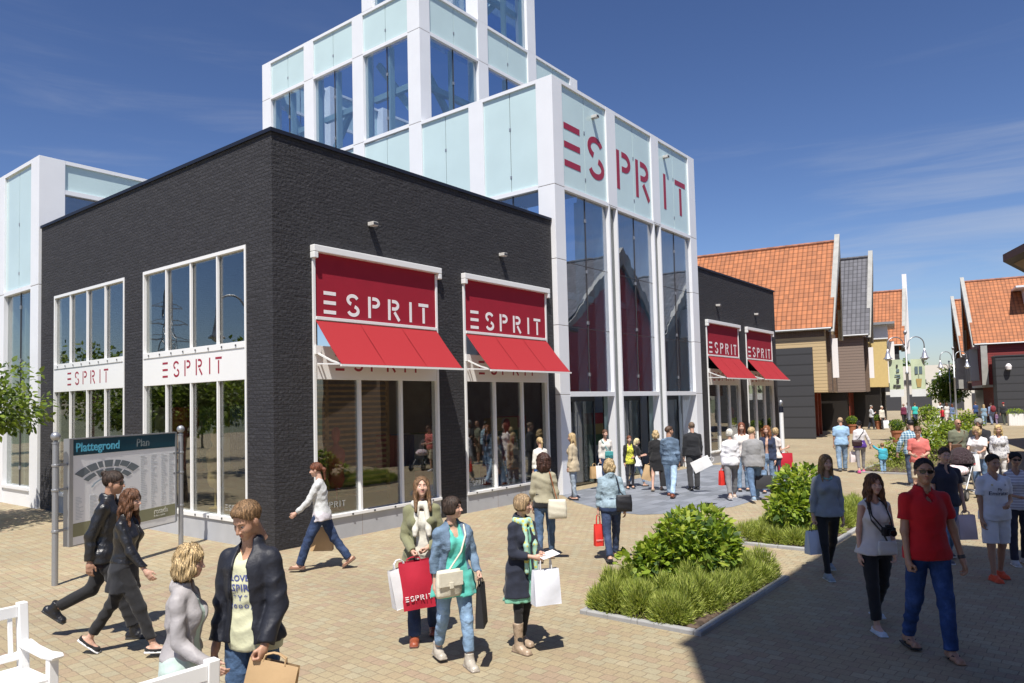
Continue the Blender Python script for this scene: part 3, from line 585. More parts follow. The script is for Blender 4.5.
mb=MB(); mb.box(-.1,5,-9,.1,6.8,7.9,fr=fc); mb.build('cornice_box',M_white,cr_); mb=MB(); mb.box(-.6,5.2,-9,.6,7.9,8.08,fr=fc); mb.build('flat_roof',M_zinc,cr_)
mb=MB(); mb.box(.3,5,-9,-.6,0,3.1,fr=fc); mb.build('storefront',M_dstore,cr_)
for a in(.6,2.4): mb=MB(); mb.box(a,a+.15,.01,.5,3.4,6.6,fr=fc); mb.build('projecting_sign',M_whiteletter,cr_)
# right hand row
g1,q1=house('gabled_house','orange tiled house clad in dark red boards at the right side of the street',(65.5,-4.35),-1,9,14,6.65,12.4,M_redb,M_otile,lower=3.1,store=M_dstore)
mb=MB(); mb.box(-.3,-.1,-.9,-.45,3.1,6.6,fr=q1); mb.box(-.05,8.9,-1.2,-.42,2.9,3.1,fr=q1); mb.build('corner_board',M_barge,g1)
for a in(1.2,3.4,5.6): mb=MB(); mb.box(a,a+.15,-.39,.25,3.5,6.2,fr=q1); mb.build('projecting_sign',M_zinc,g1)
mb=MB()
for k in range(12): mb.box(.3+k*.7,.45+k*.7,-1.3,-1.2,0,3,fr=q1)
mb.build('timber_slat',M_redwood,g1)
mb=MB(); mb.box(.6,3.6,-9,-3.2,11.1,11.25,fr=q1); mb.box(1.3,3.6,-8.6,-3.9,9.9,11.1,fr=q1); mb.build('dormer',M_white,g1)
mb=MB(); mb.box(-.3,2,-9,-4.4,8.0,8.2,fr=q1); mb.build('dormer_sill',M_white,g1)
g2,q2=house('gabled_house','orange tiled house half hidden beyond the dark red house',(76.2,-2.35),-1,9,12,6.3,12.0,M_brown,M_otile)
for a in(.8,2.6,4.4): mb=MB(); mb.box(a,a+.2,-.39,.3,2.9,5.9,fr=q2); mb.build('projecting_sign',M_barge,g2)
bx=thing('black_kiosk','black boarded flat roofed annexe with a white lamp in front of the dark red house','annexe',(62.8,-6,0)); fb=Fr((62.8,-6,0),U,V)
mb=MB(); mb.box(0,2.6,-12,0,0,5.3,fr=fb); mb.build('boarded_wall',M_blackb,bx); mb=MB(); mb.lathe([(0,0),(.18,.05),(.22,.3),(.1,.5),(0,.52)],fb(-.25,-.8,4.2),12); mb.build('wall_lamp',M_whiteletter,bx)
mb=MB(); mb.box(-.05,2.65,-12,.05,5.3,5.4,fr=fb); mb.build('coping',M_dark,bx)
# red gabled house across the street (mirrored in the tower glass)
h5,q5=house('gabled_house','bright red boarded house with white bargeboards off to the right, mirrored in the tower glass',(27.0,-11.3),-1,12.6,9,6.9,11.7,M_redl,M_gtile,u=Vector((1,0,0)),v=Vector((0,1,0)),ridgecap=(.1,.1,.11),lower=3.0)
h6,q6=house('gabled_house','dark tiled house with a white dormer beside the bright red house',(40.6,-12.2),-1,13,9,6.6,12.6,M_taupe,M_gtile,u=Vector((1,0,0)),v=Vector((0,1,0)),ridgecap=(.1,.1,.11))
mb=MB(); mb.box(4.3,8.3,-.4,.3,7.2,9.3,fr=q6); mb.build('dormer',M_white,h6); mb=MB(); mb.box(4.6,8.0,.301,.32,7.6,8.9,fr=q6); mb.build('dormer_glass',M_dark,h6)
# building that shades the lower right of the square
sb=thing('corner_block','tall brown brick block standing right beside the camera out of view','shop building',(-2.9,-15,0))
mb=MB(); F0=Fr((0,-11.32,0),(1,0,0),(0,1,0)); wall(mb,F0,-6.35,.75,0,12.7,[(-5.5+i*2.3,-4.2+i*2.3,1+3.9*j,3+3.9*j) for i in range(3) for j in range(3)]); mb.box(-6.35,.75,-22,-11.6,0,12.68); mb.build('brick_wall',M_brown,sb)
mb=MB()
for i in range(3):
    for j in range(3): mb.box(-5.5+i*2.3,-4.2+i*2.3,-.12,-.1,1+3.9*j,3+3.9*j,fr=F0)
mb.build('window_pane',M_glass,sb)
mb=MB(); mb.box(-6.4,.8,-22,-11.27,12.7,12.85); mb.build('coping',M_white,sb)
cb=thing('canopy_pavilion','shop pavilion with a pointed brown roof canopy reaching in at the top right','pavilion',(19,-12,0))
P0=Vector((19.07,-9.48,6.4)); Pa=P0+Vector((math.cos(R(-7)),math.sin(R(-7)),0))*8; Pb=P0-Vector((math.cos(R(20.5)),math.sin(R(20.5)),0))*8
mb=MB(); mb.slab([P0,Pa,Vector((27,-16,6.4)),Vector((11,-16,6.4)),Pb],(0,0,.22)); mb.build('roof_canopy',mat('bronze_fascia',(.05,.035,.025),rough=.5),cb)
I=lambda p: P0+(p-P0)*.97+Vector((.55,-.22,-.012))
mb=MB(); mb.poly([I(P0)-Vector((0,0,0)),I(Pa),Vector((27,-15,6.388)),Vector((12,-15,6.388)),I(Pb)]); mb.build('soffit',mat('timber_soffit',(.32,.22,.13),rough=.6,var=.15,vscale=1.5),cb)
mb=MB(); mb.box(13,26,-15,-11.2,0,6.35); mb.build('wall',M_brown,cb)
wb=thing('white_hall','low white hall with a dark window strip closing the far end of the street','hall',(121,6,0)); 
mb=MB(); mb.box(118,126,-8,20,0,6.7); mb.build('wall',M_offw,wb); mb=MB()
for k in range(14): mb.box(117.9,117.99,-6+k*1.8,-4.9+k*1.8,3.9,4.6)
mb.build('window_pane',M_dark,wb)
for k in range(6): mb=MB(); mb.box(117.9,117.99,-6+k*4,-3+k*4,0,2.4); mb.build('door',M_dark,wb)
# ================================================================ street furniture
def lamp_post(x,y,ang,label,h=5.9,s=1,banners=False):
    t=thing('street_lamp',label,'street lamp',(x,y,0),ang,'double armed street lamps'); mb=MB()
    mb.lathe([(.0,0),(.13,0),(.13,.5),(.075,.56),(.065,h*.6),(.085,h*.6+.02),(.085,h*.6+.12),(.05,h*.6+.15),(.04,h-.2),(.0,h-.2)],n=14)
    mb.lathe([(0,-.02),(.07,.02),(.09,.1),(.06,.19),(0,.22)],(0,0,h-.22),12); p=mb.build('pole',M_grey,t,world=False,smooth=True)
    for s_ in(-1,1):
        mb=MB(); pts=[(s_*.0,0,h-1.15),(s_*.12,0,h-.85)]+[(s_*(.55-.43*math.cos(R(a))),0,h-.78+.42*math.sin(R(a))) for a in range(0,181,18)]+[(s_*.98,0,h-1.0)]
        mb.tube(pts,.028,8); mb.build('arm',M_grey,t,world=False,smooth=True)
        mb=MB(); mb.lathe([(0,.02),(.05,0),(.06,-.15),(.1,-.24),(.14,-.42),(.22,-.5),(.22,-.53),(.15,-.5),(.0,-.5)],(s_*.98,0,h-1.0),16); L_=mb.build('lamp_shade',mat('lamp_aluminium',(.62,.64,.67),rough=.3,metal=.7),t,world=False,smooth=True)
        mb=MB(); mb.lathe([(.15,-.5),(.13,-.58),(.06,-.63),(0,-.64)],(s_*.98,0,h-1.0),14); mb.build('lamp_bowl',mat('frosted_glass',(.6,.6,.57),rough=.3),L_,world=False,smooth=True)
    if banners:
        for s_ in(-1,1):
            mb=MB(); 
            for z in(4.38,2.32): mb.bar((s_*.05,0,z),(s_*1.1,0,z),.03)
            mb.build('banner_arm',M_grey,t,world=False)
    return t
ARM=math.atan2(-.78,.63)
lamp_post(36.5,-4.0,ARM,'nearer double armed lamp post carrying two green printed banners')
lamp_post(55.4,-4.0,ARM,'further double armed lamp post in front of the dark fronted shops')
lamp_post(82,-.6,ARM,'small distant double armed lamp post near the round tree')
lamp_post(-3.6,6.4,R(0),'lamp post standing left of the corner shop, seen only mirrored in its window')
def banner(lx,ly,s_,pal,label,w=.74):
    t=thing('banner',label,'banner',(lx,ly,0),ARM,'banners on the lamp post'); x0,x1=(.22,.22+w) if s_>0 else (-.22-w,-.22)
    mb=MB(); 
    for i in range(6):
        a=x0+(x1-x0)*i/6; b=x0+(x1-x0)*(i+1)/6; y=lambda q:.02*math.sin(q*7)
        mb.add([(a,y(a),2.36),(b,y(b),2.36),(b,y(b),2.75),(a,y(a),2.75)],[(0,1,2,3)],1); mb.add([(a,y(a),2.75),(b,y(b),2.75),(b,y(b),4.34),(a,y(a),4.34)],[(0,1,2,3)],0)
    mb.build('banner_cloth',[mat('banner_green',(.54,.62,.42),rough=.8,var=.12,vscale=2),mat('banner_white',(.7,.72,.72),rough=.8)],t,world=False,fix=False)
    mb=MB(); xc=(x0+x1)/2; rs=random.Random(int(s_*3)+9)
    for yo in(-.035,):
        if s_<0:
            for (dx,z,w_,h_,mi) in((.05,4.0,.1,.14,0),(.08,3.75,.16,.16,2),(.05,3.5,.3,.07,2),(.1,3.38,.22,.06,2),(.06,3.2,.14,.2,0),(-.12,2.95,.14,.12,0),(.08,2.92,.24,.14,0)): mb.box(xc+dx-w_/2,xc+dx+w_/2,yo,yo+.004,z-h_/2,z+h_/2,mi)
        else:
            mb.box(xc-.2,xc-.03,yo,yo+.004,3.55,3.95,2); mb.box(xc+.03,xc+.2,yo,yo+.004,3.55,3.95,2); mb.slab([(xc-.16,yo,3.3),(xc+.16,yo,3.3),(xc+.1,yo,2.85),(xc-.1,yo,2.85)],(0,.004,0),1); mb.box(xc-.01,xc+.01,yo,yo+.004,3.3,3.55,0)
    mb.build('banner_print',[mat('print_dark',(.05,.05,.05)),mat('print_gold',(.45,.33,.12)),mat('print_teal',(.12,.17,.19))],t,world=False)
banner(36.5,-4.0,-1,0,'left banner on the near lamp post, printed with a column of small dark figures'); banner(36.5,-4.0,1,0,'right banner on the near lamp post, printed with dark boots over a gold pot')
# map board
mbd=thing('map_board','map sign headed Plattegrond Plan on two grey posts with ball tops','map sign',(-3.28*1,.58,0)); p1=Vector((-3.15,.64,0)); p2=Vector((-.76,1.69,0))
p1=Vector((-3.28,.67,0)); p2=Vector((-.77,1.76,0)); du=(p2-p1).normalized(); nn=Vector((du.y,-du.x,0)); fs=Fr(p1,du,nn); Lp=(p2-p1).length
mbd.location=(p1.x,p1.y,0)
for a in(0,Lp):
    q=fs(a,0,0); mb=MB(); mb.lathe([(.0,0),(.043,0),(.043,2.06),(.03,2.08),(.03,2.1),(.0,2.1)],q,16); po=mb.build('post',M_grey,mbd,smooth=False)
    mb=MB(); mb.lathe([(.068*math.sin(R(k)),-.068*math.cos(R(k))) for k in range(0,181,15)],(q[0],q[1],2.165),16); mb.lathe([(.05,0),(.05,.02)],(q[0],q[1],2.06),16); mb.build('ball_cap',M_grey,po,smooth=True)
    for z in(.78,1.38,1.74):
        mb=MB(); s_=1 if a==0 else -1; mb.bar(fs(a,0,z),fs(a+s_*.22,0,z),.035); mb.lathe([(.044,-.02),(.054,-.01),(.054,.015),(.044,.02)],(q[0],q[1],z),14); mb.build('bracket',M_grey,mbd)
mb=MB(); mb.box(.2,.27,-.06,.05,.52,2.12,fr=fs); mb.box(.27,2.6,-.04,.012,.5,.52,fr=fs); mb.box(.27,2.6,-.04,.03,2.1,2.12,fr=fs); mb.box(2.56,2.6,-.04,.03,.52,2.1,fr=fs); mb.build('board_frame',M_grey,mbd)
mb=MB(); mb.box(.27,2.56,-.03,.015,.52,2.1,fr=fs); bd=mb.build('board_panel',mat('map_white',(.9,.91,.92),rough=.3),mbd)
mb=MB(); mb.box(.27,2.56,.015,.02,1.86,2.1,fr=fs); mb.build('header_strip',mat('map_teal',(.008,.055,.085),rough=.3),bd)
mb=MB(); mb.box(.27,2.56,.015,.018,.64,.84,fr=fs); mb.build('footer_strip',mat('map_olive',(.27,.27,.16),rough=.4),bd)
textmesh('Plattegrond',.19,fs,.34,.023,1.915,mat('map_lightblue',(.12,.5,.68)),bd,bold=.004); textmesh('Plan',.19,fs,1.6,.023,1.915,mat('map_greytext',(.2,.24,.25)),bd)
textmesh('rosada',.13,fs,2.02,.021,.73,mat('map_lighttext',(.6,.6,.52)),bd,bold=.002); textmesh('fashion outlet',.05,fs,2.02,.021,.68,MATS['map_lighttext'],bd)
mb=MB(); gm=mat('map_plan_grey',(.17,.2,.22)); bl=mat('map_plan_pale',(.42,.52,.58))
def arcblock(r0,r1,a0,a1,mi,cx_=1.0,cz=1.28):
    n=8
    for i in range(n):
        A=R(a0+(a1-a0)*i/n);B=R(a0+(a1-a0)*(i+1)/n); P_=lambda r,a:fs(cx_+r*math.cos(a)*1.15,.0185,cz+r*.6*math.sin(a))
        mb.quad(P_(r0,A),P_(r1,A),P_(r1,B),P_(r0,B),mi)
for a0,a1 in((142,170),(118,140),(104,115),(80,100),(62,75),(38,60),(10,36)): arcblock(.62+.03*math.sin(a0),.77,a0*.62+34,a1*.62+34,0)
for a0,a1 in((130,165),(105,125),(75,100),(50,72),(15,45)): arcblock(.40+.05*math.sin(a1),.55,a0*.7+27,a1*.7+27,0)
arcblock(.30,.33,160,20,1); mb.build('map_plan',[gm,bl],bd,fix=False)
mb=MB(); rs=random.Random(3)
for cx_ in(.35,.62,1.7,1.95,2.2,2.4):
    for k in range(16 if cx_<1 else 30):
        z=1.22-k*.022 if cx_<1 else 1.75-k*.03
        if z<.87: break
        mb.box(cx_,cx_+.06+rs.random()*.1,.015,.0175,z,z+.008,fr=fs)
mb.build('map_index',mat('map_index_grey',(.6,.64,.66)),bd)
# benches
def bench(x,y,rz,w,label,hb=.95):
    t=thing('garden_bench',label,'bench',(x,y,0),rz,None); m=M_wframe
    # local: back along x at y=0, seat towards +y
    mb=MB(); 
    for s_ in(-1,1):
        X=s_*w/2
        mb=MB(); mb.slab([(X-.035,-.05,0),(X-.035,.03,0),(X-.035,.04,.45),(X-.035,.0,hb),(X-.035,-.075,hb),(X-.035,-.04,.45)],(.07,0,0)); mb.build('leg',m,t,world=False,bevel=.006)
        mb=MB(); mb.box(X-.035,X+.035,.48,.55,0,.6); mb.build('leg',m,t,world=False,bevel=.006)
        b_=MB(); b_.slab([(X-.045,.0,.60),(X-.045,.05,.66),(X-.045,.2,.635),(X-.045,.42,.625),(X-.045,.6,.645),(X-.045,.63,.62),(X-.045,.6,.595),(X-.045,.42,.58),(X-.045,.2,.59)],(.09,0,0)); b_.build('armrest',m,t,world=False,bevel=.012)
        f_=MB(); f_.box(X-.034,X+.034,-.03,.5,.36,.42); f_.box(X-.034,X+.034,.0,.5,.16,.21); f_.build('side_rail',m,t,world=False,bevel=.004)
    mb=MB(); mb.box(-w/2+.036,w/2-.036,-.06,-.015,hb-.11,hb-.02); mb.box(-w/2+.036,w/2-.036,-.03,.012,.5,.56)
    n=int(w/.105)
    for k in range(n): X=-w/2+.09+(w-.18)*k/(n-1); mb.bar((X,-.008,.56),(X,-.035,hb-.11),.035,.018,up=(0,1,0))
    mb.build('backrest',m,t,world=False,bevel=.004)
    mb=MB()
    for k in range(6): mb.box(-w/2+.036,w/2-.036,.0+k*.09,.078+k*.09,.425,.445)
    mb.box(-w/2+.036,w/2-.036,.5,.53,.36,.424); mb.build('seat',m,t,world=False,bevel=.003)
    return t
bench(-6.14,-4.26,R(180+3),1.6,'white slatted garden bench with curled armrest at the bottom left corner')
bench(-6.1,-6.99,R(-3),1.55,'white garden bench seen from behind under the hand of the blonde woman',1.05)
# lantern bollard
bo=thing('light_bollard','slim white light bollard with dark band in front of the black boarded wall','bollard',(19.09,-2.8,0))
mb=MB(); mb.lathe([(0,0),(.07,0),(.07,1.95),(0,1.95)],n=14); mb.build('pole',M_wframe,bo,world=False)
mb=MB(); mb.lathe([(0,1.95),(.075,1.952),(.075,2.15),(0,2.15)],n=14); mb.build('dark_band',M_coping,bo,world=False)
mb=MB(); mb.lathe([(0,2.15),(.05,2.152),(.05,2.22),(.075,2.24),(.06,2.36),(0,2.4)],n=14); mb.build('cap',M_grey,bo,world=False,smooth=True)
# ================================================================ vegetation
def leafmat(name,col,tr=.35,rough=.5):
    m=mat(name,col,rough=rough,spec=.4); N,L,b=nodes(m); o=N['Material Output']; t=N.new('ShaderNodeBsdfTranslucent'); t.inputs[0].default_value=(col[0]*1.5,col[1]*1.5,col[2]*.8,1)
    x=N.new('ShaderNodeMixShader'); x.inputs[0].default_value=tr; L.new(b.outputs[0],x.inputs[1]); L.new(t.outputs[0],x.inputs[2]); L.new(x.outputs[0],o.inputs[0]); return m
LM=[leafmat('leaf_bright',(.24,.33,.035)),leafmat('leaf_mid',(.15,.23,.025)),leafmat('leaf_deep',(.05,.10,.02)),leafmat('leaf_yellow',(.36,.42,.06))]
GM=[leafmat('lavender_green',(.30,.36,.06),.25,.7),leafmat('lavender_pale',(.44,.48,.13),.25,.7),leafmat('lavender_deep',(.14,.19,.04),.2,.7)]
TM=[leafmat('tree_leaf_mid',(.11,.17,.025)),leafmat('tree_leaf_bright',(.2,.28,.035)),leafmat('tree_leaf_deep',(.035,.07,.015)),leafmat('tree_leaf_pale',(.17,.22,.04))]
M_stem=mat('stem_brown',(.09,.06,.035),rough=.9); M_bark=mat('bark',(.16,.12,.09),rough=.9,bump=.5,bscale=14)
def np_mesh(name,V_,F_,mi,mats,parent=None,smooth=False,loc=None):
    me=bpy.data.meshes.new(name); V_=np.asarray(V_,np.float32)
    if loc is not None: V_=V_-np.array(loc,np.float32)
    nf=len(F_); k=F_.shape[1]
    me.vertices.add(len(V_)); me.vertices.foreach_set('co',V_.ravel()); me.loops.add(nf*k); me.loops.foreach_set('vertex_index',F_.astype(np.int32).ravel()); me.polygons.add(nf)
    me.polygons.foreach_set('loop_start',np.arange(nf,dtype=np.int32)*k); me.polygons.foreach_set('loop_total',np.full(nf,k,np.int32))
    for m in mats: me.materials.append(m)
    me.polygons.foreach_set('material_index',np.asarray(mi,np.int32)); me.polygons.foreach_set('use_smooth',np.full(nf,smooth)); me.update(calc_edges=True); me.validate()
    o=bpy.data.objects.new(name,me); C.objects.link(o)
    if parent is not None: o.parent=parent
    return o
def leaves(P,N_,size,rng,asp=.55,curl=.25,jit=.35):
    """one folded leaf per point: P (n,3) bases, N_ outward dirs"""
    n=len(P); d=N_+rng.randn(n,3)*jit; d/=np.linalg.norm(d,axis=1)[:,None]
    up=rng.randn(n,3)*.5+np.array([0,0,1.]); x=np.cross(d,up); x/=np.linalg.norm(x,axis=1)[:,None]+1e-9; y=np.cross(x,d)
    s=(size*(.6+.7*rng.rand(n)))[:,None]
    a=P; l1=P+d*s*.28+x*s*asp*.46+y*s*.05; r1=P+d*s*.28-x*s*asp*.46+y*s*.05; l2=P+d*s*.68+x*s*asp*.36-y*s*curl*.12; r2=P+d*s*.68-x*s*asp*.36-y*s*curl*.12; t=P+d*s-y*s*curl*.5
    Vv=np.stack([a,l1,l2,t,r2,r1],1).reshape(-1,3); b=np.arange(n)[:,None]*6
    F=np.concatenate([b+np.array([q]) for q in([0,1,5],[1,2,5],[2,4,5],[2,3,4])],0)
    return Vv,F,np.tile(np.arange(n),4)
def lumpy(rng,k,c,r):
    """k lobes inside the ellipsoid c,r"""
    out=[]
    for _ in range(k):
        v=rng.randn(3); v/=np.linalg.norm(v); v*=rng.rand()**.4*.62; out.append((np.array(c)+v*np.array(r),np.array(r)*(.38+.25*rng.rand())))
    return out
def crown_pts(rng,lobes,n,fill=.75):
    P=[];D=[]; w=np.array([l[1].prod()**.66 for l in lobes]); w/=w.sum()
    for l,k in zip(lobes,(w*n).astype(int)+1):
        v=rng.randn(k,3); v/=np.linalg.norm(v,axis=1)[:,None]; rr=(fill+(1.05-fill)*rng.rand(k)**.6)[:,None]
        P.append(l[0]+v*rr*l[1]); D.append(v)
    P=np.concatenate(P);D=np.concatenate(D); return P,D
def shrub(x,y,r,h,label,n=1800,size=.07,seed=1,mats=None,group=None,name='leafy_shrub',z0=.0,probs=(.36,.3,.16,.18)):
    rng=np.random.RandomState(seed); t=thing(name,label,'shrub',(x,y,z0),0,group); lob=lumpy(rng,10,(0,0,h*.55),(r[0],r[1],h*.47))
    P,D=crown_pts(rng,lob,n); ok=P[:,2]>.04; P=P[ok];D=D[ok]; D=D*.9+np.array([0,0,.15]); Vv,F,id_=leaves(P,D,size,rng,.62,.35,.45)
    mi=rng.choice(4,len(P),p=probs)[id_]; np_mesh('foliage',Vv,F,mi,mats or LM,t)
    mb=MB()
    for k in range(14): a=rng.rand()*6.28; q=(rng.rand()*.75+.1); mb.tube([(0.04*math.cos(a),.04*math.sin(a),0),(r[0]*q*.5*math.cos(a),r[1]*q*.5*math.sin(a),h*.4),(r[0]*q*math.cos(a),r[1]*q*math.sin(a),h*.75)],[.012,.009,.004],5)
    mb.build('stem',M_stem,t,world=False,fix=False); return t
def blades(P,L_,rng,w=.006,lean=.35,D=None):
    n=len(P); a=rng.rand(n)*6.283; l=(L_*(.6+.6*rng.rand(n))); dx=np.stack([np.cos(a),np.sin(a),np.zeros(n)],1); s=np.stack([-np.sin(a),np.cos(a),np.zeros(n)],1); ln=(lean*rng.rand(n))[:,None]
    if D is not None:
        D=D+rng.randn(n,3)*.28; D/=np.linalg.norm(D,axis=1)[:,None]; s=np.cross(D,rng.randn(n,3)); s/=np.linalg.norm(s,axis=1)[:,None]; p1=P+D*l[:,None]*.5; p2=P+D*l[:,None]+np.array([0,0,.25])*l[:,None]
    else:
     p1=P+dx*ln*l[:,None]*.4+np.array([0,0,1])*l[:,None]*.55
     p2=P+dx*ln*l[:,None]*1.0+np.array([0,0,1])*l[:,None]
    Vv=np.stack([P-s*w*.5,P+s*w*.5,p1+s*w*.6,p1-s*w*.6,p2],1).reshape(-1,3); b=np.arange(n)[:,None]*5
    F=np.concatenate([b+np.array([[0,1,2]]),b+np.array([[0,2,3]]),b+np.array([[3,2,4]])],0); return Vv,F,np.tile(np.arange(n),3)
def lavender(name,x0,x1,y0,y1,h,n,seed,keep,label):
    """ground cover: soft mounds of thin upright shoots"""
    rng=np.random.RandomState(seed); cl=[]
    for gx,gy in [(a,b) for a in np.arange(x0+.08,x1,.25) for b in np.arange(y0+.06,y1,.25)]:
        cx_,cy_=gx+rng.uniform(-.09,.09),gy+rng.uniform(-.09,.09)
        if keep(cx_,cy_): cl.append((cx_,cy_,.15+.12*rng.rand(),h*(.45+.7*rng.rand())))
    Ps=[];Ls=[];Ds=[]
    for (cx_,cy_,r,hh) in cl:
        k=int(n/len(cl)); v=rng.randn(k,3); v[:,2]=np.abs(v[:,2])*1.1-.15; v/=np.linalg.norm(v,axis=1)[:,None]; q=rng.uniform(.5,.92,k)[:,None]
        Ps.append(np.array([cx_,cy_,.06])+v*q*np.array([r,r,hh*.85])); Ds.append(v*np.array([1,1,.9])+np.array([0,0,.25])); Ls.append(np.full(k,.045)+.05*rng.rand(k))
    P=np.concatenate(Ps);Lh=np.concatenate(Ls);Dd=np.concatenate(Ds); m=(P[:,0]>x0-.2)&(P[:,0]<x1+.15)&(P[:,1]>y0-.16)&(P[:,1]<y1+.12); m&=P[:,2]>.03; P=P[m];Lh=Lh[m];Dd=Dd[m]
    Vv,F,id_=blades(P,Lh,rng,.0075,1.5,Dd); mi=rng.choice(3,len(P),p=(.45,.35,.2))[id_]
    o=np_mesh(name,Vv,F,mi,GM); tag(o,label,'ground cover',None,'stuff'); return o
M_kerb=mat('concrete_kerb',(.33,.33,.33),rough=.85,var=.12,vscale=3,bump=.2,bscale=60); M_soil=mat('dark_soil',(.09,.062,.045),rough=1,var=.5,vscale=9,bump=1,bscale=30)
def bed(x0,x1,y0,y1,label):
    mb=MB(); w=.09
    segs=[]
    for (a,b,ax) in((x0,x1,'b'),(x0,x1,'t'),(y0,y1,'l'),(y0,y1,'r')):
        L_=b-a; n=max(1,round(L_/.9))
        for k in range(n):
            p,q=a+L_*k/n+.003,a+L_*(k+1)/n-.003
            if ax=='b': mb.box(p,q,y0,y0+w,-.05,.05)
            if ax=='t': mb.box(p,q,y1-w,y1,-.05,.05)
            if ax=='l' : mb.box(x0,x0+w,max(p,y0+w+.003),min(q,y1-w-.003),-.05,.05)
            if ax=='r' : mb.box(x1-w,x1,max(p,y0+w+.003),min(q,y1-w-.003),-.05,.05)
    o=mb.build('planter_kerb',M_kerb,bevel=.012); tag(o,label,'kerb')
    rng=np.random.RandomState(4); nx=max(8,int((x1-x0)/.06)); ny=max(6,int((y1-y0)/.06)); mb=MB()
    mb.v=[(x0+w+(x1-x0-2*w)*i/nx,y0+w+(y1-y0-2*w)*j/ny,.005+.05*rng.rand()) for j in range(ny+1) for i in range(nx+1)]
    mb.f=[(j*(nx+1)+i,j*(nx+1)+i+1,(j+1)*(nx+1)+i+1,(j+1)*(nx+1)+i) for j in range(ny) for i in range(nx)]; mb.m=[0]*len(mb.f)
    s=mb.build('planting_soil',M_soil,smooth=True); s['kind']='structure'
bed(-.22,2.8,-7.86,-6.36,'grey concrete kerb framing the nearest planting bed')
bed(4.8,9.4,-7.78,-6.36,'grey concrete kerb framing the second planting bed behind the grey sweater girl')
bed(18.2,36,-7.9,-5.3,'long kerb of the far planting bed in the middle of the street')
shrub(1.7,-6.9,(1.02,.62),1.12,'big glossy leaved bush in the middle of the nearest planting bed',3600,.115,3)
shrub(.98,-6.75,(.5,.4),.78,'smaller glossy bush at the left of the nearest bed, low beside the lavender',900,.115,13)
shrub(6.35,-7.0,(1.2,.65),1.1,'rounded glossy bush in the second planting bed beside the grey sweater girl',3000,.115,5)
lavender('lavender_ground_cover',-.05,2.6,-7.6,-6.45,.50,120000,1,lambda x,y: True,'soft feathery lavender filling the nearest bed round the big bush')
lavender('lavender_ground_cover',4.98,9.1,-7.55,-6.45,.45,100000,2,lambda x,y: y>-7.5,'soft feathery lavender at the front of the second bed')
# fallen leaves and bits on the soil
shrub(20.8,-6.1,(.75,.6),.95,'leafy low bush at the left end of the far bed beside the plaid shirt man',700,.11,6,group='bushes of the far planting bed')
shrub(23.5,-6.5,(1.2,.8),1.1,'broad leafy bush behind the plaid shirt man',900,.12,7,group='bushes of the far planting bed')
shrub(27.6,-6.7,(1.4,.9),1.45,'tallest leafy bush of the far bed in front of the white planter box',1000,.13,8,group='bushes of the far planting bed')
shrub(31.5,-6.6,(1.5,.9),1.25,'leafy bush at the far end of the planting bed under the second lamp',900,.14,9,group='bushes of the far planting bed')
lavender('lavender_ground_cover',18.4,21.5,-7.2,-5.5,.5,2500,3,lambda x,y: True,'lavender mound at the near end of the far bed')
shrub(61.5,-1.2,(1.0,1.0),1.6,'clipped round bush between the banners and the white planter',600,.2,10,group='round bushes along the far street')
shrub(45.9,-5.6,(.95,.9),1.45,'clipped round bush right of the second lamp post',600,.16,11,group='round bushes along the far street')
def potted(x,y,r,label,zs=1,hp=.62):
    t=thing('potted_box_ball',label,'potted plant',(x,y,0),0,'clipped box balls in terracotta pots'); mb=MB()
    mb.lathe([(0,0),(r*.62,0),(r*.85,hp-.1),(r*.95,hp-.1),(r*.95,hp),(r*.8,hp),(r*.78,hp-.08),(0,hp-.08)],n=18); mb.build('pot',mat('terracotta',(.36,.14,.07),rough=.8),t,world=False)
    rng=np.random.RandomState(int(x)); P,D=crown_pts(rng,[(np.array([0,0,hp+r*.75]),np.array([r,r,r*.9]))],700,.85); Vv,F,id_=leaves(P,D,.07,rng,.7); np_mesh('foliage',Vv,F,rng.choice(4,len(P),p=(.3,.4,.2,.1))[id_],LM,t)
    mb=MB(); mb.lathe([(r*.85*math.sin(R(k)),-r*.75*math.cos(R(k))) for k in range(0,181,20)],(0,0,hp+r*.75),12); mb.build('leaf_core',LM[2],t,world=False)
potted(35.3,-3.6,.33,'terracotta pot with box ball, left of the pair under the lamp post'); potted(37.96,-3.9,.33,'terracotta pot with box ball, right of the pair beside the plaid shirt man'); potted(44.5,.6,.3,'terracotta pot with box ball at the timber shop entrance'); potted(51.2,.35,.25,'small terracotta pot between the two old men')
def planter_box(x,y,s,label):
    t=thing('planter_box',label,'planter',(x,y,0),AU,'white planter boxes'); mb=MB(); mb.box(-s/2,s/2,-s/2,s/2,0,.85); 
    for k in range(6): mb.box(-s/2-.01,-s/2,-s/2+.04+k*s/6,-s/2+.1+k*s/6,.06,.8)
    mb.build('box',M_wframe,t,world=False)
    rng=np.random.RandomState(int(x)); P,D=crown_pts(rng,[(np.array([0,0,.95]),np.array([s*.55,s*.55,.28]))],350,.6); Vv,F,id_=leaves(P,D,.1,rng,.7); np_mesh('foliage',Vv,F,rng.choice(4,len(P))[id_],LM,t)
planter_box(36.6,-5.2,.72,'white slatted planter box in front of the second lamp post'); planter_box(62.2,-1.9,.9,'white planter box further off beside the people in white'); planter_box(59.0,-7.3,.9,'white planter box at the right edge by the black annexe')
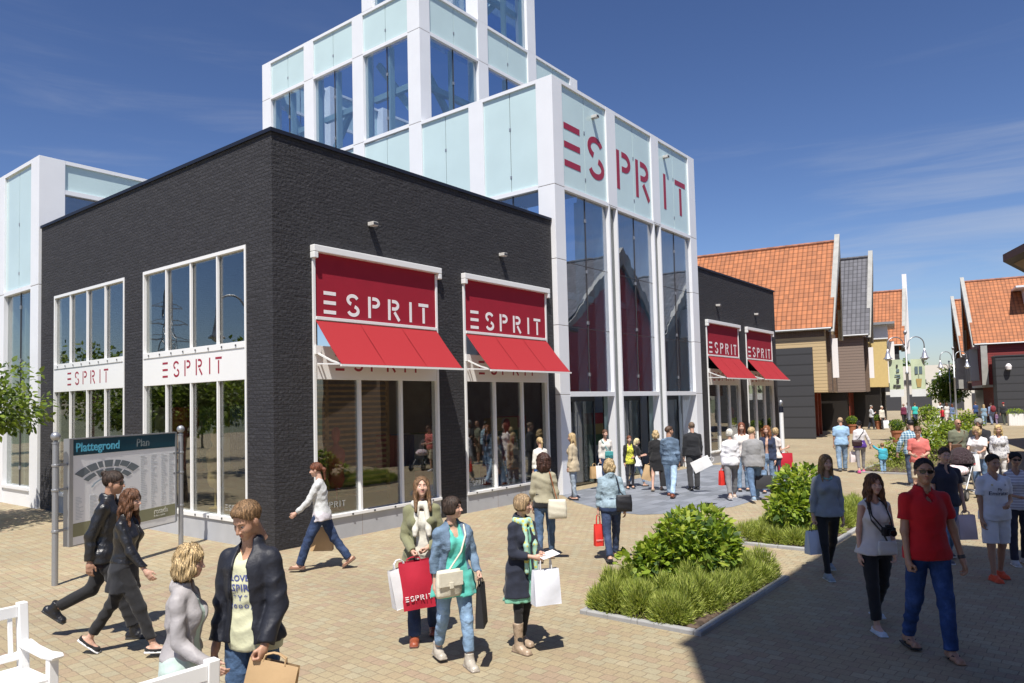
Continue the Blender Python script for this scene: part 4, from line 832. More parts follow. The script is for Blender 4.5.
def tree(x,y,h,cz,cr,label,n,size,seed,lob=12,tr=.1,group=None,limbs=6):
    rng=np.random.RandomState(seed); t=thing('tree',label,'tree',(x,y,0),0,group); mb=MB(); mb.tube([(0,0,0),(.04,.02,h*.25),(0,-.03,cz)],[tr,tr*.8,tr*.55],8)
    L_=lumpy(rng,lob,(0,0,cz),cr)
    for k in range(limbs): p=L_[k%lob][0]; mb.tube([(0,0,cz*.62),(p[0]*.5,p[1]*.5,cz*.62+(p[2]-cz*.62)*.6),tuple(p)],[tr*.5,tr*.35,tr*.12],6)
    mb.build('trunk',M_bark,t,world=False,fix=False); P,D=crown_pts(rng,L_,n,.35); D=D*.6+np.array([0,0,-.1]); Vv,F,id_=leaves(P,D,size,rng,.6); np_mesh('crown',Vv,F,rng.choice(4,len(P),p=(.4,.25,.2,.15))[id_],TM,t); return t
tree(-2.8,8.3,4.2,2.82,(2.75,2.3,1.0),'young street tree reaching its branches in at the left edge',8500,.15,21,16,.07,limbs=14)
tree(85.9,.36,5,3.3,(2.2,2.2,1.9),'round crowned tree at the end of the street behind the second lamp',3000,.34,22)
for i,(x,y,h,r) in enumerate(((150,14,9.8,5),(156,4,10.5,5.5),(150,-4,11.2,5.5),(160,24,10,6),(158,-14,10,6))): tree(x,y,h,h*.62,(r,r,h*.38),('far tree rising behind the white hall, %s'%('left of the first banner','between the banners','behind the second lamp','furthest left','furthest right')[i]),900,.75,30+i,10,.25,group='trees beyond the white hall')
for i,(x,y) in enumerate(((-11,13),(-14,22),(-9,29),(-18,34),(-12,42),(-22,12))): tree(x,y,6.5,4.2,(2.6,2.6,2.2),'bushy tree opposite the left facade, mirrored in its windows',1100,.3,50+i,group='trees opposite the left facade')
py=thing('power_pylon','steel lattice power pylon far off to the left, mirrored in the corner shop windows','pylon',(-104,204,0)); mb=MB(); Hh=38
wd=lambda z: 3.6*(1-z/Hh)+.5
for z in range(0,Hh,4):
    a,b=wd(z),wd(z+4)
    for i in range(4):
        c0=((-1,-1),(1,-1),(1,1),(-1,1))[i]; c1=((-1,-1),(1,-1),(1,1),(-1,1))[(i+1)%4]
        mb.bar((c0[0]*a,c0[1]*a,z),(c0[0]*b,c0[1]*b,z+4),.25); mb.bar((c0[0]*a,c0[1]*a,z),(c1[0]*b,c1[1]*b,z+4),.15); mb.bar((c1[0]*a,c1[1]*a,z),(c0[0]*b,c0[1]*b,z+4),.15)
for z,w in((24,9),(29,7),(34,5)): mb.bar((-w,0,z),(w,0,z),.35); mb.bar((-w,0,z),(0,0,z+2),.2); mb.bar((w,0,z),(0,0,z+2),.2)
mb.build('lattice',M_grey,py,world=False,fix=False)
# ================================================================ people: implicit surfaces meshed with surface nets
F32=np.float32
def vlen(a): return np.sqrt((a*a).sum(-1))
def cap(P,a,b,ra,rb):
    a=np.array(a,F32);b=np.array(b,F32);ba=b-a;pa=P-a;t=np.clip((pa@ba)/max((ba@ba),1e-9),0,1)
    return vlen(pa-t[:,None]*ba)-(ra+(rb-ra)*t)
def ell(P,c,r,M=None):
    q=P-np.array(c,F32)
    if M is not None: q=q@M
    r=np.array(r,F32); k0=vlen(q/r); k1=vlen(q/(r*r)); return k0*(k0-1)/np.maximum(k1,1e-6)
def smin(a,b,k): h=np.clip(.5+.5*(b-a)/k,0,1); return b+(a-b)*h-k*h*(1-h)
def smax(a,b,k): return -smin(-a,-b,k)
def noise3(P,f,seed,n=5,st=(1,1,1)):
    r=np.random.RandomState(seed); o=np.zeros(len(P),F32)
    for _ in range(n):
        k=r.randn(3)*np.array(st); k=k/np.linalg.norm(k)*f*(.6+.8*r.rand()); o+=np.sin(P@k.astype(F32)+r.rand()*6.28)
    return o/n
EDG=[(0,1),(2,3),(4,5),(6,7),(0,2),(1,3),(4,6),(5,7),(0,4),(1,5),(2,6),(3,7)]
OFF=np.array([(i,j,k) for k in(0,1) for j in(0,1) for i in(0,1)],F32)
def snet(fn,lo,hi,h):
    lo=np.array(lo,F32);hi=np.array(hi,F32); n=np.ceil((hi-lo)/h).astype(int)+1
    # coarse pass keeps only blocks near the surface
    xs=[lo[i]+h*np.arange(n[i],dtype=F32) for i in range(3)]
    G_=np.stack(np.meshgrid(*xs,indexing='ij'),-1).reshape(-1,3); s=4
    if n.prod()>60000:
        cs=[np.arange(0,n[i],s) for i in range(3)]; cg=np.stack(np.meshgrid(*[xs[i][cs[i]]+h*(s-1)/2 for i in range(3)],indexing='ij'),-1)
        sh=cg.shape[:3]; cv=fn(cg.reshape(-1,3)).reshape(sh); near=np.abs(cv)<h*s*1.35+.012
        full=near.repeat(s,0).repeat(s,1).repeat(s,2)[:n[0],:n[1],:n[2]]; v=cv.repeat(s,0).repeat(s,1).repeat(s,2)[:n[0],:n[1],:n[2]].copy(); v[full]=fn(G_[full.ravel()])
    else: v=fn(G_).reshape(n)
    ins=v<0; c=[v[i:n[0]-1+i,j:n[1]-1+j,k:n[2]-1+k] for k in(0,1) for j in(0,1) for i in(0,1)]
    ci=np.stack([a<0 for a in c]); m=ci.any(0)&~ci.all(0); idx=np.argwhere(m)
    if len(idx)==0: return np.zeros((0,3)),np.zeros((0,4),int)
    cv=np.stack([a[m] for a in c],1); acc=np.zeros((len(idx),3),F32); cnt=np.zeros(len(idx),F32)
    for a,b in EDG:
        va,vb=cv[:,a],cv[:,b]; x=(va<0)!=(vb<0); t=np.where(x,va/np.where(va==vb,1,va-vb),0); p=OFF[a]+(OFF[b]-OFF[a])*t[:,None]; acc+=p*x[:,None]; cnt+=x
    V_=lo+(idx+acc/cnt[:,None])*h; id_=-np.ones(m.shape,int); id_[m]=np.arange(len(idx)); F=[]
    for ax in range(3):
        o=[a for a in range(3) if a!=ax]; sl=[slice(None)]*3; s0=list(sl);s1=list(sl); s0[ax]=slice(0,-1);s1[ax]=slice(1,None)
        A=ins[tuple(s0)];B=ins[tuple(s1)]; e=np.argwhere(A!=B); e=e[(e[:,o[0]]>0)&(e[:,o[1]]>0)&(e[:,o[0]]<n[o[0]]-1)&(e[:,o[1]]<n[o[1]]-1)]
        q=[]
        for d0,d1 in((1,1),(0,1),(0,0),(1,0)): f=e.copy(); f[:,o[0]]-=d0; f[:,o[1]]-=d1; q.append(id_[f[:,0],f[:,1],f[:,2]])
        q=np.stack(q,1); fl=A[e[:,0],e[:,1],e[:,2]]; 
        if ax==1: fl=~fl
        q[~fl]=q[~fl][:,::-1]; F.append(q)
    F=np.concatenate(F); F=F[(F>=0).all(1)]; return V_,F
def rotm(ax,a):
    c,s=math.cos(a),math.sin(a); return np.array({'x':[[1,0,0],[0,c,-s],[0,s,c]],'y':[[c,0,s],[0,1,0],[-s,0,c]],'z':[[c,-s,0],[s,c,0],[0,0,1]]}[ax])
# --- head, hand and shoe masters (cached)
def head_sdf(P,sex):
    m=sex=='m'; X=P.copy(); X[:,0]=np.abs(X[:,0])
    d=ell(P,(0,-.014,.034),(.076,.096,.086)); jw=.060 if m else .055
    d=smin(d,ell(P,(0,.018,-.035),(jw,.07,.082)),.03); d=smin(d,ell(P,(0,.055,-.092),(.026 if m else .021,.028,.024)),.03)
    d=smin(d,ell(X,(.036,.05,-.03),(.026,.03,.03)),.03)
    d=smin(d,cap(X,(.014,.078,.024),(.04,.068,.022),.011,.008),.016)
    d=smax(d,-ell(X,(.031,.098,.002),(.02,.022,.012)),.014)
    d=smin(d,cap(P,(0,.083,.008),(0,.108,-.034),.007,.0105),.01); d=smin(d,ell(X,(.012,.093,-.038),(.009,.011,.007)),.008)
    d=smin(d,ell(P,(0,.084,-.056),(.021,.013,.0065)),.006); d=smin(d,ell(P,(0,.082,-.068),(.019,.013,.0075)),.006); d=smax(d,-cap(P,(-.019,.094,-.0618),(.019,.094,-.0618),.0022,.0022),.003)
    d=smin(d,ell(X,(.079,-.008,-.01),(.01,.02,.032)),.008)
    d=smin(d,cap(P,(0,-.035,-.06),(0,-.045,-.2),.05 if m else .043,.055 if m else .047),.03); return d
HC={}
def head_master(sex,h):
    k=(sex,h)
    if k in HC: return HC[k]
    V_,F=snet(lambda P:head_sdf(P,sex),(-.11,-.13,-.19),(.11,.13,.135),h); c=V_[F].mean(1); mi=np.zeros(len(F),int)
    x=np.abs(c[:,0]); lip=(x/.022)**2+((c[:,2]+.0625)/.0125)**2<1; mi[lip&(c[:,1]>.07)]=1
    br=(x>.012)&(x<.048)&(np.abs(c[:,2]-(.0235+.05*(.03-np.abs(x-.034))))<.0042)&(c[:,1]>.05); mi[br]=2
    # eyes
    Vs=[V_];Fs=[F];Ms=[mi]; nv=len(V_)
    for s in(-1,1):
        n1,n2=10,14; vv=[];ff=[];mm=[]
        for i in range(n1+1):
            for j in range(n2): a=PI*i/n1; b=2*PI*j/n2; vv.append((s*.0305+.0135*math.sin(a)*math.cos(b),0.0685+.0125*math.cos(a),.001+.0085*math.sin(a)*math.sin(b)))
        for i in range(n1):
            for j in range(n2): ff.append((i*n2+j,i*n2+(j+1)%n2,(i+1)*n2+(j+1)%n2,(i+1)*n2+j)); mm.append(4 if i<2 else 3)
        Vs.append(np.array(vv));Fs.append(np.array(ff)+nv);Ms.append(np.array(mm));nv+=len(vv)
    HC[k]=(np.concatenate(Vs),np.concatenate(Fs),np.concatenate(Ms)); return HC[k]
def hand_master(kind,h):
    k=('hand',kind,h)
    if k in HC: return HC[k]
    # frame: wrist at origin, fingers down -z, palm faces -x, thumb +y
    curl={'relax':(.35,.5,.4),'grip':(1.25,1.45,.9),'flat':(.08,.12,.1)}[kind]
    def fn(P):
        d=ell(P,(0,.002,-.048),(.0165,.039,.052)); d=smin(d,cap(P,(0,0,.03),(0,0,-.03),.026,.027),.02)
        for i,(y,l) in enumerate(((.029,.072),(.0095,.08),(-.0095,.074),(-.027,.058))):
            p=np.array([0,y,-.088 if i<3 else -.082]); a=0; q=None
            for sgl,cu,r in((.45,curl[0],.0088),(.3,curl[1],.008),(.25,curl[2],.0072)):
                a+=cu*(1+.12*i); n=p+np.array([-math.sin(a),y*.6*(1 if kind!='grip' else 0)*.3,-math.cos(a)])*l*sgl; c=cap(P,p,n,r,r*.93); q=c if q is None else smin(q,c,.004); p=n
            d=smin(d,q,.006)
        if kind=='grip': t=[(-.008,.028,-.03),(-.03,.04,-.055),(-.045,.03,-.08)]
        else: t=[(-.004,.028,-.028),(-.016,.05,-.058),(-.022,.055,-.088)]
        d=smin(d,cap(P,t[0],t[1],.013,.0105),.012); return smin(d,cap(P,t[1],t[2],.0105,.0085),.004)
    HC[k]=snet(fn,(-.085,-.06,-.185),(.035,.075,.045),h); return HC[k]
def foot_master(kind,h):
    """ankle at origin, sole at z=-.08; returns V,F,mi (0 main,1 sole/trim,2 skin)"""
    k=('foot',kind,h)
    if k in HC: return HC[k]
    inf={'sneaker':.010,'boot':.012,'flat':.006,'bare':0,'leather':.009,'flop':0,'ankle':.011}[kind]
    def fn(P):
        d=cap(P,(0,-.05,-.045),(0,.045,-.052),.034+inf,.036+inf); d=smin(d,cap(P,(0,.045,-.05),(0,.13,-.06),.036+inf,.03+inf),.02); d=smin(d,cap(P,(-.012,.13,-.062),(.012,.13,-.062),.024+inf,.024+inf),.02); d=smin(d,cap(P,(0,.02,-.03),(0,0,.0),.036+inf,.035+inf),.025)
        if kind=='boot': d=smin(d,cap(P,(0,-.005,0),(0,-.012,.27),.045,.062),.02); d=smax(d,P[:,2]-.25,.01); d=d+.003*noise3(P,70,4)
        elif kind=='ankle': d=smin(d,cap(P,(0,-.005,0),(0,-.01,.1),.046,.05),.02); d=smax(d,P[:,2]-.07,.01)
        elif kind in('sneaker','leather'): d=smax(d,P[:,2]-.012+.15*np.maximum(P[:,1],0),.006)
        elif kind=='flat': d=smax(d,P[:,2]+.035-.3*np.maximum(-P[:,1]-.03,0)-.25*np.maximum(P[:,1]-.1,0),.003)
        if kind in('bare','flop'):
            for i in range(5): x=-.026+i*.013; d=smin(d,cap(P,(x,.12,-.066),(x*1.15,.165-abs(i-1)*.006,-.07),.01,.009),.006)
        else:
            w=np.clip(.052-.2*np.maximum(np.abs(P[:,1]-.04)-.09,0),.02,.06); so=np.maximum(np.maximum(np.abs(P[:,0])-w,np.abs(P[:,1]-.045)-.13),np.abs(P[:,2]+.072)-.008); d=smin(d,so,.006)
        return smax(d,-(P[:,2]+.08),.002)
    V_,F=snet(fn,(-.08,-.12,-.095),(.08,.21,.3 if kind=='boot' else .1),h); c=V_[F].mean(1); mi=np.zeros(len(F),int)
    if kind in('sneaker','boot','leather','flat','ankle'): mi[c[:,2]<-.06]=1
    HC[k]=(V_,F,mi); return HC[k]
def hair_master(style,h):
    k=('hair',style,h)
    if k in HC: return HC[k]
    def fn(P):
        X=P.copy(); X[:,0]=np.abs(X[:,0]); ang=np.arctan2(P[:,0],P[:,1]+.02); z=P[:,2]; y=P[:,1]
        th={'short':.007,'crop':.002,'bald':0}.get(style,.009)
        d=ell(P,(0,-.016,.037),(.080+th,.100+th,.089+th)) if style!='short' else ell(P,(0,-.016,.037),(.0775,.0985,.088))-.012*np.clip((z-.55*y)/.09,.0,1); face=ell(P,(0,.105,-.024),(.066,.075,.094)); lo=(-.18,-.2)
        if style in('short','crop'):
            d=smin(d,ell(P,(0,.045,.09),(.05,.04,.03)),.02) if style=='short' else d
            d=smax(d,-(z-np.where(y>0,.92*y,.5*y)-.006*noise3(P,90,11)),.006); d=smax(d,-face,.008); d=smax(d,-ell(P,(0,.095,.045),(.062,.045,.042)),.006); d=smax(d,-ell(X,(.083,.0,-.012),(.02,.03,.036)),.006)
        elif style=='bob': d=smin(d,ell(X,(.066,-.01,-.035),(.034,.075,.085)),.03); d=smin(d,ell(P,(0,-.07,-.03),(.085,.05,.09)),.03); d=smax(d,-face,.012); d=smax(d,-(z+.115),.012)
        elif style=='shortbob': d=smin(d,ell(X,(.064,-.015,-.02),(.03,.07,.06)),.03); d=smin(d,ell(P,(0,-.065,-.01),(.08,.05,.07)),.03); d=smax(d,-face,.012); d=smax(d,-(z+.07-.4*np.minimum(y+.06,0)),.012)
        elif style=='wavy': d=smin(d,ell(X,(.075,-.005,-.05),(.042,.08,.09)),.03); d=smin(d,ell(P,(0,-.075,-.05),(.1,.055,.11)),.03); d=smax(d,-face,.012); d=smax(d,-(z+.15),.015)
        elif style in('long','longwavy'):
            w=1.0 if style=='long' else 1.25
            d=smin(d,ell(X,(.066,-.005,-.04),(.03*w,.065,.10)),.03); d=smin(d,ell(P,(0,-.085,-.14),(.088*w,.04,.2)),.04); d=smin(d,cap(X,(.075,.0,-.08),(.085*w,.055,-.29),.03*w,.014),.03); d=smax(d,-smin(face,cap(P,(0,.1,.03),(0,.085,.095),.035,.006),.03),.012)
        elif style=='longback': d=smin(d,ell(X,(.062,-.02,-.03),(.028,.06,.07)),.03); d=smin(d,cap(P,(0,-.085,-.02),(0,-.135,-.3),.07,.035),.04); d=smax(d,-face,.012)
        elif style=='curly': d=smin(d,ell(P,(0,-.035,.0),(.135,.125,.135)),.04); d=smin(d,ell(P,(0,-.08,-.11),(.13,.075,.12)),.04); d=smax(d,-ell(P,(0,.12,-.03),(.07,.085,.1)),.015)
        elif style=='greycurly': d=smin(d,ell(P,(0,-.035,.02),(.108,.12,.11)),.04); d=smax(d,-face,.015); d=smax(d,-(z+.08),.02)
        elif style=='bun': d=smax(d,-(z-.55*y+.0),.01); d=smax(d,-face,.01); d=smin(d,ell(P,(0,-.105,.095),(.036,.036,.034)),.012)
        elif style=='pony': d=smax(d,-(z-.5*y+.005),.01); d=smax(d,-face,.01); d=smin(d,cap(P,(0,-.105,.03),(0,-.15,-.02),.025,.03),.02); d=smin(d,cap(P,(0,-.15,-.02),(0,-.135,-.2),.03,.012),.02)
        elif style=='cap': d=ell(P,(0,-.012,.045),(.092,.112,.088)); d=smax(d,-(z-.03),.004); d=smin(d,np.maximum(ell(P,(0,.11,.035),(.07,.075,.02)),-(z-.026)),.006)
        if style in('curly','greycurly'): d=d+.012*noise3(P,75,3,6)+.006*noise3(P,160,5,6)
        elif style in('longwavy','wavy','bob'): d=d+.006*np.sin(z*55+ang*3+2*np.sin(ang*5))+.003*np.sin(ang*34+z*25)
        elif style!='cap': d=d+.0022*np.sin(ang*40+z*14+np.sin(z*40))+.002*noise3(P,60,2)
        return d
    z0={'long':-.4,'longwavy':-.4,'longback':-.38,'curly':-.26,'bob':-.16,'wavy':-.2,'pony':-.24,'greycurly':-.14}.get(style,-.13)
    a,b=snet(fn,(-.17,-.24,z0),(.17,.19,.17),h)
    if h<.008 and style not in('cap','bald'):
        rng=np.random.RandomState(8); n=1500; f_=b[rng.randint(len(b),size=n)]; p=a[f_].mean(1); L_={'short':.03,'crop':.014,'bun':.05,'pony':.05,'curly':.05,'greycurly':.03}.get(style,.11); st=6; segs=[];Ns=[];Ds=[]
        ph=rng.rand(n,3)*6.28
        for i in range(st+1):
            p=p.astype(F32); e=.002; g=np.stack([fn(p+np.eye(3,dtype=F32)[c]*e)-fn(p-np.eye(3,dtype=F32)[c]*e) for c in range(3)],1); g/=np.linalg.norm(g,axis=1)[:,None]+1e-9
            lift=(.0005+.003*rng.rand(n)*(i/st) if i else np.zeros(n)-.002); p=p-g*(fn(p)-lift)[:,None]
            out=p-np.array([0,-.03,.13]); out/=np.linalg.norm(out,axis=1)[:,None]; w=np.clip((.1-p[:,2])/.1,0,1)[:,None]
            d=out*(1-w)*1.0+np.array([0,0,-1.])*(w+.15)+(np.array([0,.5,.1]) if style in('short','crop') else 0)+.28*np.sin(ph+i*(1.6 if style in('curly','longwavy','wavy','greycurly') else .5))*(2.2 if style in('curly','greycurly') else 1)
            d=d-g*(d*g).sum(1)[:,None]; d/=np.linalg.norm(d,axis=1)[:,None]+1e-9; segs.append(p);Ns.append(g);Ds.append(d); p=p+d*L_/st*(.6+.8*rng.rand(n)[:,None])
        wd=.0026; VV=[]
        for i in range(st+1): x=np.cross(Ns[i],Ds[i]); t_=wd*(1-.8*i/st); VV+= [segs[i]-x*t_,segs[i]+x*t_]
        V2=np.stack(VV,1).reshape(-1,3); q=np.array([[2*i,2*i+1,2*i+3,2*i+2] for i in range(st)]); F2=(np.arange(n)[:,None,None]*(2*st+2)+q[None]).reshape(-1,4)+len(a); a=np.concatenate([a,V2]); b=np.concatenate([b,F2])
    HC[k]=(a,b); return HC[k]
def xf(V_,M,t,s=1): return (V_*s)@np.asarray(M).T+np.asarray(t)
M_eye=mat('eye_white',(.45,.42,.4),rough=.35); M_iris=mat('iris_dark',(.05,.035,.025),rough=.15)
SKIN={'fair':(.56,.34,.25),'tan':(.42,.235,.155),'pale':(.66,.42,.32),'olive':(.36,.2,.12)}
def skinmats(tone,hc):
    c=SKIN[tone]; m=mat('skin_'+tone,c,rough=.5,var=.06,vscale=12,bump=.06,bscale=150); 
    N,L,b=nodes(m); b.inputs['Subsurface Weight'].default_value=.12; b.inputs['Subsurface Radius'].default_value=(.02,.008,.004); b.inputs['Subsurface Scale'].default_value=.5
    return [m,mat('lips_'+tone,(c[0]*.85,c[1]*.62,c[2]*.68),rough=.45),mat('brow_%.2f'%hc[0],tuple(x*.7 for x in hc),rough=.9),M_eye,M_iris]
def hairmat(c):
    nm='hair_%.2f_%.2f'%(c[0],c[2])
    if nm in MATS: return MATS[nm]
    m=mat(nm,c,rough=.55,spec=.4); N,L,b=nodes(m); tc=N.new('ShaderNodeTexCoord'); mp=N.new('ShaderNodeMapping'); mp.inputs['Scale'].default_value=(110,110,7); L.new(tc.outputs['Object'],mp.inputs[0])
    n=N.new('ShaderNodeTexNoise'); n.inputs['Scale'].default_value=1; n.inputs['Detail'].default_value=5; n.inputs['Distortion'].default_value=1.2; L.new(mp.outputs[0],n.inputs['Vector'])
    r=ramp(N,[(.34,tuple(x*.25 for x in c)),(.5,c),(.64,tuple(min(1,x*2.0) for x in c))]); L.new(n.outputs['Fac'],r.inputs[0]); L.new(r.outputs[0],b.inputs['Base Color'])
    u=N.new('ShaderNodeBump'); u.inputs['Strength'].default_value=.9; u.inputs['Distance'].default_value=.006; L.new(n.outputs['Fac'],u.inputs['Height']); L.new(u.outputs[0],b.inputs['Normal']); return m
def cloth(c,kind='plain',c2=None):
    nm='%s_%s'%(kind,'_'.join('%.2f'%x for x in c)); 
    if nm in MATS: return MATS[nm]
    if kind=='leather': return mat(nm,c,rough=.36,bump=.9,bscale=26,spec=.6)
    if kind=='nylon': return mat(nm,c,rough=.55,bump=.9,bscale=16,spec=.35)
    if kind=='denim':
        m=mat(nm,c,rough=.9); N,L,b=nodes(m); tc=N.new('ShaderNodeTexCoord'); n=N.new('ShaderNodeTexNoise'); n.inputs['Scale'].default_value=5; n.inputs['Detail'].default_value=8; n.inputs['Roughness'].default_value=.65; L.new(tc.outputs['Object'],n.inputs['Vector'])
        r=ramp(N,[(.3,tuple(x*.55 for x in c)),(.52,c),(.75,tuple(min(1,x*1.7+.03) for x in c))]); L.new(n.outputs['Fac'],r.inputs[0]); L.new(r.outputs[0],b.inputs['Base Color'])
        n2=N.new('ShaderNodeTexNoise'); n2.inputs['Scale'].default_value=22; L.new(tc.outputs['Object'],n2.inputs['Vector']); u=N.new('ShaderNodeBump'); u.inputs['Strength'].default_value=.9; u.inputs['Distance'].default_value=.015; L.new(n2.outputs['Fac'],u.inputs['Height']); L.new(u.outputs[0],b.inputs['Normal']); return m
    m=mat(nm,c,rough=.88,sheen=.12,var=.08,vscale=7,bump=.9,bscale=13)
    if kind in('plaid','stripe','floral','check'):
        N,L,b=nodes(m); tc=N.new('ShaderNodeTexCoord'); c2=c2 or (.7,.7,.7)
        if kind=='floral': t=N.new('ShaderNodeTexVoronoi'); t.inputs['Scale'].default_value=26; L.new(tc.outputs['Object'],t.inputs['Vector']); r=ramp(N,[(0,c2),(.35,c2),(.45,c),(1,c)]); L.new(t.outputs['Distance'],r.inputs[0]); L.new(r.outputs[0],b.inputs['Base Color'])
        else:
            s=N.new('ShaderNodeSeparateXYZ'); L.new(tc.outputs['Object'],s.inputs[0]); prev=None
            for ax in((2,) if kind=='stripe' else (0,2)):
                w=N.new('ShaderNodeMath'); w.operation='SINE'; q=N.new('ShaderNodeMath'); q.operation='MULTIPLY'; q.inputs[1].default_value=95 if kind!='stripe' else 160; L.new(s.outputs[ax],q.inputs[0]); L.new(q.outputs[0],w.inputs[0]); g=N.new('ShaderNodeMath'); g.operation='GREATER_THAN'; g.inputs[1].default_value=.1; L.new(w.outputs[0],g.inputs[0])
                if prev is None: prev=g
                else: a=N.new('ShaderNodeMath'); a.operation='ADD'; L.new(prev.outputs[0],a.inputs[0]); L.new(g.outputs[0],a.inputs[1]); h_=N.new('ShaderNodeMath'); h_.operation='MULTIPLY'; h_.inputs[1].default_value=.5; L.new(a.outputs[0],h_.inputs[0]); prev=h_
            r=ramp(N,[(0,c),(.5,tuple((x+y)/2 for x,y in zip(c,c2))),(1,c2)]); L.new(prev.outputs[0],r.inputs[0]); L.new(r.outputs[0],b.inputs['Base Color'])
    return m
def vdir(v): v=np.array(v,float); return v/np.linalg.norm(v)
DOWN=((.10,.02,-1),(.05,.18,-1)); SWF=((.10,.28,-1),(.0,.62,-1)); SWB=((.14,-.38,-1),(.06,-.02,-1)); BENT=((.12,.05,-1),(-.45,.95,-.1)); BAG=((.14,.0,-1),(.04,.08,-1))
def person(label,x,y,face,h,sex='f',legs=((20,6),(-18,14)),arms=(DOWN,DOWN),hands=('relax','relax'),lean=0,head=(0,0),skin='fair',hair=('bob',(.35,.22,.1)),
           uppers=(),lower=None,shoe=('sneaker',(.5,.5,.5),(.7,.7,.7)),vox=.014,twist=0,build=1.0,group=None,feet=None,extras=()):
    s=h/1.75; m=sex=='m'; rz=R(face-90); t=thing('person',label,'person',(x,y,0),rz,group); hv=max(.0055,vox*.42)
    bw=build
    # ---- skeleton
    hip=np.array([0,0,.93]); A={}
    legj=[]
    for i,sx in enumerate((1,-1)):
        tp,kb=legs[i][0],legs[i][1]; sp=legs[i][2] if len(legs[i])>2 else 1.5; H0=np.array([sx*.088,0,.92]); a=R(tp); b=R(tp-kb)
        K=H0+.435*vdir((sx*math.sin(R(sp)),math.sin(a),-math.cos(a))); An=K+.405*np.array([sx*.0,math.sin(b),-math.cos(b)]); legj.append([H0,K,An,R(tp-kb)])
    fp=feet or [None,None]; fpt=[]
    for i in(0,1):
        p=fp[i]; 
        if p is None: p=0 if legs[i][1]<25 and legs[i][0]>-22 else -35 if legs[i][0]<0 else 0
        fpt.append(R(p))
    def sole(i): 
        M=rotm('x',fpt[i]); pts=np.array([[0,-.085,-.08],[0,.175,-.08]])@M.T+legj[i][2]; return pts[:,2].min()
    dz=-min(sole(0),sole(1))
    for l in legj:
        for k in range(3): l[k]=l[k]+np.array([0,0,dz])
    hip=hip+np.array([0,0,dz]); L_=rotm('x',-R(lean)); 
    tw=rotm('z',R(twist)); up=lambda p: hip+L_@(tw@(np.array(p,float)-np.array([0,0,.93])))
    shx=(.163 if m else .145)*bw; sh=[up((shx,-.005,1.388)),up((-shx,-.005,1.388))]; armj=[]
    for i,sx in enumerate((1,-1)):
        ua,fa=arms[i]; ua=vdir((ua[0]*sx,ua[1],ua[2])); fa=vdir((fa[0]*sx,fa[1],fa[2])); e=sh[i]+ua*.285; w=e+fa*.245; armj.append((sh[i],e,w,fa))
    hc=up((0,.022,1.637)); Mh=L_@tw@rotm('z',R(head[0]))@rotm('x',R(head[1])) if True else None
    inv=(L_@tw)
    def tl(P): return (P-hip.astype(F32))@inv.astype(F32)+np.array([0,0,.93],F32)   # to upright torso frame
    def torso(P,i=0,belly=0):
        Q=tl(P); Q[:,0]/=bw
        if m: d=ell(Q,(0,-.005,.95),(.152+i,.108+i,.13+i)); d=smin(d,ell(Q,(0,0,1.12),(.130+i,.096+i+belly,.17+i)),.05); d=smin(d,ell(Q,(0,.0,1.28),(.150+i,.108+i,.16+i)),.05)
        else:
            d=ell(Q,(0,-.012,.93),(.160+i,.112+i,.13+i)); d=smin(d,ell(Q,(0,0,1.10),(.115+i,.085+i+belly,.17+i)),.06); d=smin(d,ell(Q,(0,-.002,1.28),(.135+i,.095+i,.16+i)),.05)
            X=Q.copy(); X[:,0]=np.abs(X[:,0]); d=smin(d,ell(X,(.068,.072,1.265),(.056+i*.7,.05+i*.7,.055+i*.7)),.03)
        X=Q.copy(); X[:,0]=np.abs(X[:,0]); d=smin(d,cap(X,(.02,-.018,1.455),(shx/bw*.88,-.01,1.395),.034+i*.55,.036+i*.45),.035)
        return d
    def arm(P,i,j,upto=2,r=(.044,.038,.035,.027)):
        a,e,w,fa=armj[j]; 
        if not m: r=tuple(q*.86 for q in r)
        if upto<=1: return cap(P,a,a+(e-a)*upto,r[0]+i,r[0]+(r[1]-r[0])*upto+i*1.15)
        d=cap(P,a,e,r[0]+i,r[1]+i); f=min(1,upto-1); return smin(d,cap(P,e,e+(w-e)*f,r[2]+i,r[2]+(r[3]-r[2])*f+i),.025)
    def leg(P,i,j,upto=2,rr=None):
        H0,K,An,_=legj[j]; r=rr or ((.084,.054,.052,.036) if m else (.086,.053,.05,.034)); 
        if upto<=1: return cap(P,H0,H0+(K-H0)*upto,r[0]+i,r[0]+(r[1]-r[0])*upto+i)
        d=cap(P,H0,K,r[0]+i,r[1]+i); f=min(1,upto-1); d=smin(d,cap(P,K,K+(An-K)*f,r[2]+i,r[2]+(r[3]-r[2])*f+i),.03)
        cv=K+(An-K)*.3+np.array([0,-.018,0]); return smin(d,ell(P,cv,(.042+i,.045+i,.10)),.03) if rr is None else d
    allp=np.array([p for l in legj for p in l[:3]]+[p for a in armj for p in a[:3]]+[hc]); lo=allp.min(0)-.16; hi=allp.max(0)+.16; lo[2]=max(lo[2],-.02)
    # which body parts are visible
    slv=max([u.get('sleeve',0) for u in uppers] or [0]); lg=(lower.get('len',2.0) if lower else 0)
    def body(P):
        d=torso(P,-.016 if uppers else -.004); Q=tl(P); d=smin(d,cap(Q,(0,-.015,1.40),(0,.0,1.55),.05 if m else .042,.048 if m else .04),.03)
        for j in(0,1): d=smin(d,arm(P,-.002,j) if slv<1.5 else arm(P,0,j,2,(.03,.028,.026,.027)),.02)
        for j in(0,1): d=smin(d,leg(P,-.004,j) if lg<1.5 else leg(P,0,j,2,(.06,.035,.034,.034)),.015)
        return d
    V_,F=snet(body,lo,hi,vox); Vs=[V_];Fs=[F];Ms=[np.zeros(len(F),int)]; nv=len(V_)
